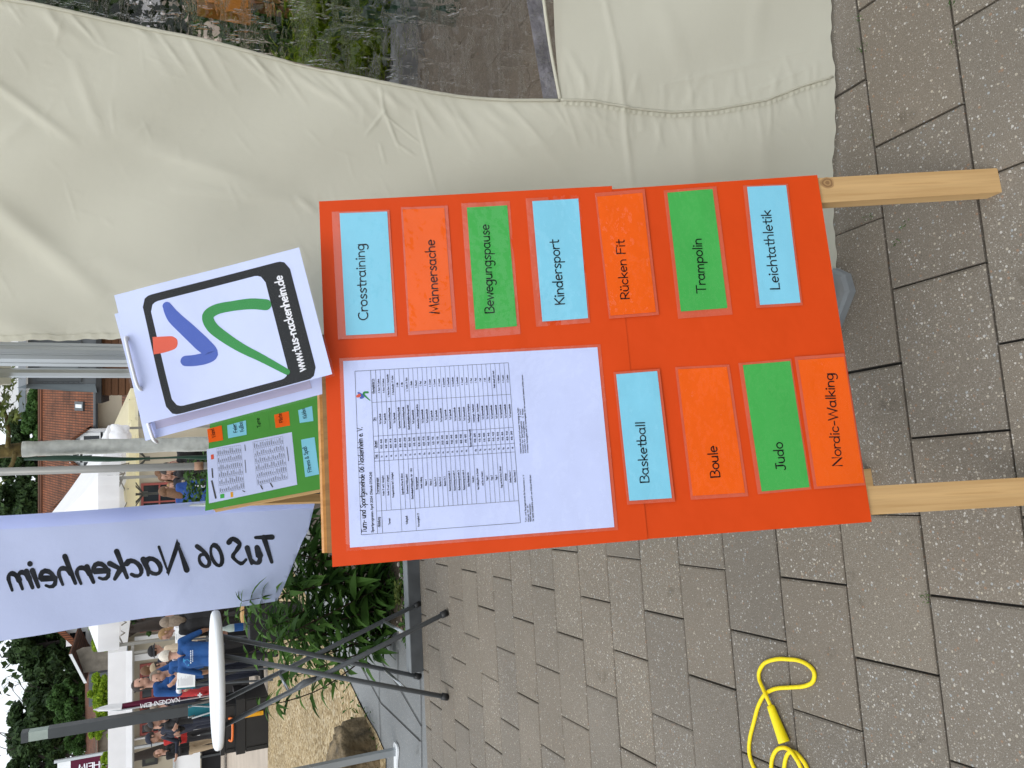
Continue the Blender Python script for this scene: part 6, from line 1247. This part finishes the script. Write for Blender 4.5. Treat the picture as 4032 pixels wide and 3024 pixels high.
    md = tmp.modifiers.new('r', 'REMESH'); md.mode = 'VOXEL'; md.voxel_size = .0125; m2 = tmp.modifiers.new('s', 'SMOOTH'); m2.factor = .5; m2.iterations = 2
    dg = bpy.context.evaluated_depsgraph_get(); dg.update(); ev = bpy.data.meshes.new_from_object(tmp.evaluated_get(dg)); bpy.data.objects.remove(tmp); bpy.data.meshes.remove(me)
    n = len(ev.vertices); co = np.empty(n * 3); ev.vertices.foreach_get('co', co); co = co.reshape(-1, 3); co[:, 2] += Zs
    npoly = len(ev.polygons); cen = np.empty(npoly * 3); ev.polygons.foreach_get('center', cen); cen = cen.reshape(-1, 3); cen[:, 2] += Zs
    best = np.full(npoly, 9.); reg = np.zeros(npoly, int); names = ['skin', 'top', 'bottom', 'shoe', 'fore']
    for (rg, a, b, ra, rb) in parts:
        d = b - a; L2 = d @ d + 1e-12; t = np.clip(((cen - a) @ d) / L2, 0, 1); dist = np.linalg.norm(cen - (a + t[:, None] * d), axis=1) - (ra + (rb - ra) * t); m_ = dist < best; best[m_] = dist[m_]; reg[m_] = names.index(rg)
    ev.materials.clear()
    fm = SKIN if sleeve == 'short' else CL[sleeve_col or top]
    for mm_ in (SKIN, CL[top], CL[bottom], CL[shoes], fm): ev.materials.append(mm_)
    ev.polygons.foreach_set('material_index', reg.tolist()); ev.polygons.foreach_set('use_smooth', [True] * npoly)
    cw_ = (Rw @ (co.T * s)).T; cw_[:, 2] -= Zs * s; ev.vertices.foreach_set('co', cw_.reshape(-1)); ev.update()
    root = thing('person', label, 'person', (x, y, z0), group)
    o = bpy.data.objects.new('body', ev); COL.objects.link(o); o.parent = root
    def addpart(mbp, nm, m_):
        q = MB(); q.f, q.m, q.uv = mbp.f, mbp.m, mbp.uv; P = np.array(mbp.v); P = (Rw @ ((hd_[:, None] + RH @ P.T)) * s).T; P[:, 2] -= Zs * s; q.v = (P + np.array([x, y, z0])).tolist(); return q.build(nm, m_, root, True)
    if hair != 'none':
        hb2 = MB(); hb2.ell((0, .008, .018), (.086, .106, .108), 18, 12, keep=lambda d: d[2] > .62 or (d[1] > -.35 - .0 * d[2] and d[2] > -.55) if hair != 'white' or True else True)
        if hairlen: hb2.ell((0, .035, -.06 - hairlen * .35), (.085 + .02 * hairlen, .075, .13 + hairlen * .4), 14, 10, keep=lambda d: d[1] > -.25)
        addpart(hb2, 'hair', HAIRS[hair])
    if cap:
        cb = MB(); cb.ell((0, .004, .04), (.092, .112, .088), 18, 12, keep=lambda d: d[2] > -.08)
        if cap[1] == 'bucket': cb.tube([(0, .004, .035), (0, .004, .0)], [.095, .15], 18, 0, False)
        else: cb.ell((0, -.11, .035), (.075, .075, .009), 14, 6)
        addpart(cb, 'cap', CL[cap[0]])
    fb = MB()
    for sg in (-1, 1): fb.ell((sg * .03, -.086, .018), (.011, .008, .007), 8, 6)
    addpart(fb, 'eyes', K['black']); fb = MB(); fb.ell((0, -.0985, -.062), (.022, .006, .004), 8, 6); addpart(fb, 'mouth', mat('lips', (.32, .12, .10), .6, 0))
    return root, Rw, s, hd_, Zs
def P_at(Xtop, Y, y): q = at(Xtop, Y, y); return q[0], y, q[2]
def put(label, Xtop, Y, y, h=None, **k):
    x, y, zt = P_at(Xtop, Y, y); sit = k.get('seated'); lean = k.get('lean', 0)
    if h is None: h = zt if not sit else zt / .76
    return person(label, x, y, h, **k)
ph = dict
R1 = put('white-haired man in a royal blue T-shirt seen from behind, nearest the bistro table', 633, 2602, 10.5, 1.47, face=186, top='blue', bottom='black', hair='white', sleeve='short', lean=.40, bulk=1.12, headtilt=-.15, headturn=.35, arms=ph(L=((.10, -.02, -.26), (.03, -.16, -.2)), R=((-.10, -.02, -.26), (-.03, -.16, -.2))))
put('dark-haired man with glasses, blue T-shirt over white long sleeves, looking right', 530, 2702, 12.3, 1.78, face=62, top='blue', bottom='navy', hair='dark', sleeve='long', sleeve_col='white', arms=ph(L=((.05, -.10, -.26), (-.10, -.22, .06)), R=((-.10, -.04, -.28), (.10, -.24, .02))))
put('short-haired man in a blue T-shirt with one hand at his chin', 592, 2662, 12.0, 1.54, face=-25, top='blue', bottom='navy', hair='greybrown', sleeve='short', arms=ph(L=((.08, -.08, -.26), (-.20, -.14, .22)), R=((-.06, -.06, -.28), (.12, -.20, .05))))
put('man in a flat cap and navy jacket behind the white-haired man', 590, 2622, 14.0, None, face=-40, top='navy', bottom='charcoal', hair='dark', cap=('beige', 'peak'), headtilt=.25)
put('person in a black bucket hat facing away, beyond the pavilion leg', 583, 2570, 15.0, None, face=120, top='cream', bottom='navy', hair='dark', cap=('black', 'bucket'))
put('person with long brown hair turned away behind the white-haired man', 553, 2645, 15.5, None, face=170, top='navy', bottom='navy', hair='brown', hairlen=.35, female=True)
put('woman with grey-brown hair in black, seen from behind beside the white flag', 650, 2448, 10.8, 1.42, face=200, top='black', bottom='black', hair='greybrown', hairlen=.12, female=True, lean=.15, bulk=1.08)
put('woman with fair brown hair bending over a white sheet, left of the white flag', 640, 2480, 12.6, 1.45, face=-60, top='white', bottom='navy', hair='blond', hairlen=.2, female=True, headtilt=.45)
put('person in dark clothes and dark cap, far behind the pavilion leg', 636, 2425, 17, None, face=30, top='charcoal', bottom='navy', hair='dark', cap=('navy', 'peak'))
put('man in a navy tracksuit and navy cap with arms spread, left of the lamp column', 587, 2880, 15.6, 1.66, face=-50, top='navy', bottom='navy', hair='dark', cap=('navy', 'peak'), bulk=1.12, lean=.15, arms=ph(L=((.16, -.10, -.22), (.16, -.14, -.02)), R=((-.14, -.10, -.24), (-.02, -.22, .02))))
put('man in a dark jacket and patterned cap just left of the lamp column', 608, 2840, 14.8, 1.60, face=-20, top='black', bottom='navy', hair='dark', cap=('charcoal', 'peak'), arms=ph(L=((.05, -.08, -.27), (-.14, -.18, .10)), R=((-.06, -.06, -.28), (.12, -.20, .08))))
put('person in a black hooded top behind the man in the navy cap', 569, 2868, 18.5, None, face=150, top='black', bottom='charcoal', hair='dark')
put('person in navy tracksuit top between the maroon flag and the lamp column', 600, 2786, 16.0, 1.58, face=160, top='navy', bottom='navy', hair='greybrown')
put('person in a bright red jacket leaning over the white counter', 606, 2928, 19.1, 1.60, face=70, top='red', bottom='charcoal', hair='brown', hairlen=.15, female=True, lean=.2, arms=ph(L=((.08, -.10, -.24), (.02, -.24, .02)), R=((-.06, -.12, -.24), (-.02, -.24, .04))))
put('man in a black jacket and beige trousers standing at the white counter', 605, 2972, 18.6, None, face=75, top='black', bottom='beige', hair='brown', shoes='white', bulk=1.06, arms=ph(L=((.04, -.06, -.28), (-.04, -.24, .03)), R=((-.04, -.06, -.28), (.04, -.24, .03))))
put('dark-haired man in a black jacket between the whitewashed trunk and the beige pole', 628, 1812, 10.5, 1.46, face=-30, top='black', bottom='navy', hair='dark', headtilt=.5, lean=.2, bulk=1.1)
put('woman with long dark brown hair at the round wooden table', 640, 1884, 13.2, 1.45, face=30, top='charcoal', bottom='navy', hair='brown', hairlen=.3, female=True, headtilt=.35, arms=ph(L=((.05, -.06, -.27), (-.10, -.22, .04)), R=((-.05, -.06, -.27), (.10, -.2, .04))))
put('smaller woman with fair brown hair at the far side of the round wooden table', 655, 1915, 14.4, None, face=10, top='white', bottom='jeans', hair='blond', hairlen=.25, female=True, headtilt=.3)
put('curly-haired woman in a mid blue jacket, back turned, at the round wooden table', 632, 1968, 11.8, 1.46, face=150, top='midblue', bottom='jeans', hair='brown', hairlen=.3, female=True, lean=.3)
put('person in a red-brown top between two grey poles', 610, 1862, 15.5, None, face=200, top='redbrown', bottom='navy', hair='brown', hairlen=.1)
# T-shirt print on the back of the white-haired man
pbody = [c for c in R1[0].children if c.name.startswith('body')][0]; rl = np.array(R1[0].location)
def on_back(X, Y, lift):
    d = wray(X, Y); d = d / np.linalg.norm(d); ok, loc, nrm, _ = pbody.ray_cast(Vector(CAM - rl), Vector(d))
    return (np.array(loc) + rl - d * (.004 + lift)) if ok else None
def shirt_print(pts_list, key):
    mb = MB()
    for pts in pts_list:
        P = [on_back(X, Y, 0) for X, Y in pts]
        if all(p is not None for p in P): mb.face(P)
    if mb.f: mb.build('shirt_print', key, pbody)
cx0, cy0 = 0, 0
shirt_print([[(722, 2592), (730, 2598), (740, 2596), (748, 2604), (744, 2618), (747, 2627), (736, 2624), (728, 2612), (721, 2606)]], mat('print_light_blue', (.03, .22, .42), .8, 0))
shirt_print([[(749, 2561 + k * 9), (753, 2561 + k * 9), (753, 2568 + k * 9), (749, 2568 + k * 9)] for k in range(6)] + [[(757, 2560 + k * 8), (760, 2560 + k * 8), (760, 2566 + k * 8), (757, 2566 + k * 8)] for k in range(6)], mat('print_white', (.55, .6, .68), .8, 0))

# ------------------------------------------------------------------ festival props
def panel_sign(label, X0, X1, Ya, Yb, y, edge, tilt=.0, frame='teal'):
    a, c_ = at(X0, Ya, y), at(X1, Yb, y); r = thing('information_board', label, 'information board', ((a[0] + c_[0]) / 2, y, 0)); dz = a[2] - c_[2]; dy = dz * .18
    lo_, ri = np.array([a[0], y - dy / 2, c_[2]]), np.array([c_[0] - a[0], 0, 0]); upv = np.array([0, dy, dz]); n_ = np.cross(ri, upv); n_ /= np.linalg.norm(n_)
    mb = MB(); mb.box(lo_ - n_ * .03, ri, upv, n_ * .029); mb.build('board', K['teal'] if edge else K['plasticw'], r)
    mb = MB(); i = .03 if edge else .004; w_ = np.linalg.norm(ri); p0 = lo_ + ri * (.09 if edge else .01) + n_ * .003; mb.quad(p0, p0 + ri * (.90 if edge else .98), p0 + ri * (.90 if edge else .98) + upv, p0 + upv); mb.build('sheet', K['plasticw'], r)
    mb = MB(); q = Pen(mb, lambda u, v, l: lo_ + ri * u + upv * v + n_ * (.006 + l))
    for k in range(17): q.stroke([(.2, .12 + k * .042), (.2 + random.uniform(.4, .7), .12 + k * .042)], .008, 0)
    q.stroke([(.22, .9), (.6, .9)], .022, 0); mb.build('printed_lines', mat('grey_print', (.3, .3, .32), .8, 0), r)
    mb = MB()
    for t in (.15, .85): f = lo_ + ri * t; mb.tube([f + upv * .5 - n_ * .04, np.array([f[0], y - .25, 0.])], .014, 6); mb.tube([f + upv * .5 - n_ * .04, np.array([f[0], y + .45, 0.])], .014, 6)
    mb.build('easel', K['steel'], r); return r
panel_sign('white information board with light blue edge, in front of the man with glasses', 697, 768, 2718, 2640, 11.2, True)
panel_sign('white information board held between the two women beside the white flag', 690, 750, 2535, 2466, 11.7, False)
# backpack
BPY = g(1004, 2700)[1] + .25; a, c_ = at(722, 2742, BPY), at(822, 2702, BPY); bw = c_[0] - a[0]; bh = a[2] - c_[2]; bx_ = (a[0] + c_[0]) / 2
# crate stack under the backpack so that it rests on something
zb0 = c_[2] - .12
bpk = thing('backpack', 'dark red backpack with a white cross emblem, standing on the black trunk', 'backpack', (bx_, BPY, zb0))
mb = MB(); P = []
for i in range(13):
    t = i / 12; wv = bw * .55 * (1 - .35 * t ** 3) * (1 if t < .98 else .7); dpt = .13 * (1 - .4 * t ** 2); z = zb0 + (bh + .12) * t
    P.append([np.array([bx_ + wv * np.sign(math.cos(f)) * abs(math.cos(f)) ** .6, BPY + dpt * np.sign(math.sin(f)) * abs(math.sin(f)) ** .6, z]) for f in np.linspace(0, 2 * math.pi, 25)])
mb.grid(P); mb.face(P[-1][:-1]); mb.build('bag', K['redcloth'], bpk, True)
mb = MB(); mb.ell((bx_, BPY - .12, zb0 + bh * .45), (bw * .36, .06, bh * .26), 14, 10); mb.build('front_pocket', K['redcloth'], bpk, True)
mb = MB(); zc = zb0 + bh * .5; mb.abox(bx_ - .035, bx_ + .035, BPY - .186, BPY - .180, zc - .011, zc + .011); mb.abox(bx_ - .011, bx_ + .011, BPY - .1865, BPY - .1805, zc - .035, zc + .035); mb.build('emblem', K['plasticw'], bpk)
mb = MB(); mb.tube(smo([(bx_ - .04, BPY + .02, zb0 + bh + .11), (bx_ - .03, BPY, zb0 + bh + .17), (bx_ + .03, BPY, zb0 + bh + .17), (bx_ + .04, BPY + .02, zb0 + bh + .11)]), .009, 6); mb.build('carry_loop', K['black'], bpk)
# black wheeled trunk and cases
def case(label, X0, X1, Ya, Yb, y, depth, z0=None, lid='black', latches=(), handle=False, name='tool_case'):
    a, c_ = at(X0, Ya, y), at(X1, Yb, y); z0 = c_[2] if z0 is None else z0; r = thing(name, label, 'case', ((a[0] + c_[0]) / 2, y + depth / 2, z0)); x0_, x1_, zt_ = a[0], c_[0], a[2]
    mb = MB(); lid_z = z0 + (zt_ - z0) * .72; mb.abox(x0_, x1_, y, y + depth, z0, lid_z - .006); mb.abox(x0_ + .02, x0_ + .06, y - .012, y, z0 + .02, lid_z - .02); mb.abox(x1_ - .06, x1_ - .02, y - .012, y, z0 + .02, lid_z - .02); mb.build('body', K['black'], r)
    mb = MB(); mb.abox(x0_ - .012, x1_ + .012, y - .012, y + depth + .012, lid_z, zt_); mb.build('lid', K['black'], r)
    for f in latches:
        mb = MB(); xx = x0_ + (x1_ - x0_) * f; mb.abox(xx - .028, xx + .028, y - .03, y - .0125, lid_z - .24, lid_z + .03); mb.abox(xx - .018, xx + .018, y - .036, y - .0302, lid_z - .20, lid_z - .02); mb.build('latch', K['amber'], r)
    if handle:
        mb = MB(); xm = (x0_ + x1_) / 2; w_ = (x1_ - x0_) * .22; zz_ = (z0 + lid_z) / 2; mb.tube(smo([(xm - w_, y - .01, zz_ + .02), (xm - w_ * .9, y - .05, zz_ - .02), (xm + w_ * .9, y - .05, zz_ - .02), (xm + w_, y - .01, zz_ + .02)]), .016, 8); mb.build('handle', K['orangep'], r)
    return r, zt_
CYY = g(1058, 2850)[1]
zl = at(1058, 2850, CYY)[2]
r1_, zt1 = case('large black tool case with amber latch, standing on the gravel court', 930, 1058, 2968, 2738, CYY, .55, 0.005, latches=(.70,), handle=False)
r2_, zt2_ = case('smaller black tool case with orange handle, on top of the large case', 868, 930, 2972, 2770, CYY + .03, .45, zt1 + .001, handle=True)
c0_ = at(950, 2690, 9.5); trk, ztk = case('black wheeled trunk behind the table legs, under the red backpack', 838, 1000, 2755, 2640, g(1004, 2700)[1], .6, .09, name='wheeled_trunk')
for sx in (-.16, .16):
    mb = MB(); mb.tube([(trk.location[0] + sx, trk.location[1] - .2, .06), (trk.location[0] + sx + .03, trk.location[1] - .2, .06)], .058, 14); mb.build('wheel', K['black'], trk, True)
for ch_ in [bpk]: 
    dz = ztk - bpk.location[2]; bpk.location[2] += dz
    bpk.location[1] += .0
mb = MB(); mb.abox(at(900, 2640, 12.6)[0], at(900, 2440, 12.6)[0], 12.6, 13.2, 0, .72); t_ = thing('draped_table', 'low table under a black cloth behind the bistro table', 'table', (*at(900, 2540, 12.9)[:2], 0)); mb.build('table_cover', K['blackcloth'], t_)
mb = MB(); mb.abox(at(900, 2640, 12.6)[0] - .02, at(900, 2440, 12.6)[0] + .02, 12.58, 13.22, .722, .745); mb.build('tabletop', K['blackcloth'], t_)
# camp chair
CHY = 12.5; a, c_ = at(742, 2838, CHY), at(838, 2772, CHY); x0_, x1_, z1_, z0_ = a[0], c_[0], a[2], .42
cc = thing('camp_chair', 'folding camp chair with teal cloth back and pale crossed tubes, beside the lamp column', 'chair', ((x0_ + x1_) / 2, CHY, 0))
mb = MB(); mb.grid([[np.array([x0_ + (x1_ - x0_) * i / 8, CHY + .05 * math.sin(math.pi * i / 8) + .10 * j / 6, z0_ + (z1_ - z0_) * j / 6]) for i in range(9)] for j in range(7)]); mb.build('backrest', K['teal'], cc, True)
mb = MB(); mb.grid([[np.array([x0_ + (x1_ - x0_) * i / 8, CHY + .45 * j / 6, z0_ - .03 * math.sin(math.pi * i / 8)]) for i in range(9)] for j in range(7)]); mb.build('seat', K['teal'], cc, True)
for p_, q_ in (((x0_, CHY - .02, z0_ - .42), (x1_, CHY + .07, z1_ - .05)), ((x1_, CHY - .02, z0_ - .42), (x0_, CHY + .07, z1_ - .05)), ((x0_, CHY + .42, 0), (x0_ + .02, CHY + .08, z1_)), ((x1_, CHY + .42, 0), (x1_ - .02, CHY + .08, z1_))):
    mb = MB(); mb.tube([p_, q_], .012, 6); mb.build('tube', K['zinc'], cc)
# white counter, stacked benches
WYc = 19.6; a, c_ = at(690, 3200, WYc), at(790, 2893, WYc)
ctn = thing('counter', 'long counter with white front under the marquee', 'counter', ((a[0] + c_[0]) / 2, WYc, 0))
mb = MB(); mb.abox(a[0], c_[0], WYc, WYc + .02, at(788, 2950, WYc)[2], a[2]); mb.build('front_panel', K['plasticw'], ctn); mb = MB(); mb.abox(a[0] - .02, c_[0] + .03, WYc - .05, WYc + .7, a[2] + .002, a[2] + .04); mb.build('counter_top', K['alu'], ctn)
mb = MB(); 
for x in np.linspace(a[0] + .05, c_[0] - .08, 4): mb.abox(x, x + .05, WYc + .1, WYc + .15, 0, a[2])
mb.build('leg', K['steel'], ctn); mb = MB(); mb.abox(a[0], c_[0], WYc + .15, WYc + .6, .08, at(788, 2950, WYc)[2] - .05); mb.build('lower_shelf', K['blackcloth'], ctn)
# round wooden table
WTY = 12.4; q = at(722, 1935, WTY); rt = thing('round_table', 'round pale wooden standing table with people gathered round it', 'table', (q[0], WTY, 0)); rr = abs(at(722, 1980, WTY)[0] - at(722, 1890, WTY)[0]) / 2
mb = MB(); mb.tube([(q[0], WTY, q[2] - .02), (q[0], WTY, q[2] - .015), (q[0], WTY, q[2] + .012), (q[0], WTY, q[2] + .02)], [rr * .97, rr, rr, rr * .97], 36); mb.build('tabletop', K['tablewood'], rt); mb = MB(); mb.tube([(q[0], WTY, 0), (q[0], WTY, q[2])], .04, 8); mb.abox(q[0] - .3, q[0] + .3, WTY - .03, WTY + .03, 0, .05); mb.build('pedestal', K['steel'], rt)
# potted plants along the court, seen above the green board
for X, Y, yy, lab in ((770, 1960, 8.6, 'small green potted plant at the foot of the white flag'), (775, 1900, 8.9, 'small green potted plant left of the thin pale pole'), (770, 1858, 9.3, 'small bushy potted plant under the beige pole')):
    q = at(X, Y, yy); r = thing('potted_plant', lab, 'plant', (q[0], yy, 0), 'potted plants above the green board'); mb = MB(); mb.tube([(q[0], yy, 0), (q[0], yy, q[2] - .25)], [.11, .14], 12); mb.build('pot', K['stone'], r); mb = MB()
    for k in range(90): an = random.uniform(0, 6.28); leaf(mb, q + np.array([random.gauss(0, .09), random.gauss(0, .09), random.uniform(-.25, .1)]), np.array([math.cos(an), math.sin(an), random.uniform(0, 1.2)]), .09, .045, .4)
    mb.build('foliage', K['leafC'], r, True)
# beer benches and bottles crate right of the black trunk, small festival clutter
q = at(960, 2432, 10.6); bn = thing('folding_bench', 'wooden folding bench behind the shrub, beside the bistro table edge', 'bench', (q[0], 10.6, 0)); mb = MB(); zq_ = .45; mb.abox(q[0] - .05, q[0] + .9, 10.5, 10.75, zq_ - .03, zq_); mb.build('seat', K['pine'], bn)
for x in (.05, .8): mb = MB(); mb.tube([(q[0] + x, 10.53, 0), (q[0] + x, 10.6, zq_ - .03)], .015, 6); mb.tube([(q[0] + x, 10.73, 0), (q[0] + x, 10.66, zq_ - .03)], .015, 6); mb.build('leg', K['steel'], bn)
q = at(950, 2468, 8.6); bt = thing('water_bottle', 'clear water bottle with blue label standing behind the shrub tips', 'bottle', (q[0], 8.6, 0)); z_c = .55
mb = MB(); mb.abox(q[0] - .17, q[0] + .17, 8.5, 8.75, 0, z_c); tag(mb.build('crate', CL['black']), 'black crate behind the shrub, carrying a water bottle', 'crate'); bt.location[2] = z_c
mb = MB(); mb.tube([(q[0], 8.6, z_c), (q[0], 8.6, z_c + .2), (q[0], 8.6, z_c + .25), (q[0], 8.6, z_c + .27)], [.04, .04, .018, .018], 12); mb.build('bottle', K['lampglass'], bt, True); mb = MB(); mb.tube([(q[0], 8.6, z_c + .06), (q[0], 8.6, z_c + .15)], .0415, 12); mb.build('bottle_label', CL['blue'], bt)
bpy.context.view_layer.update()
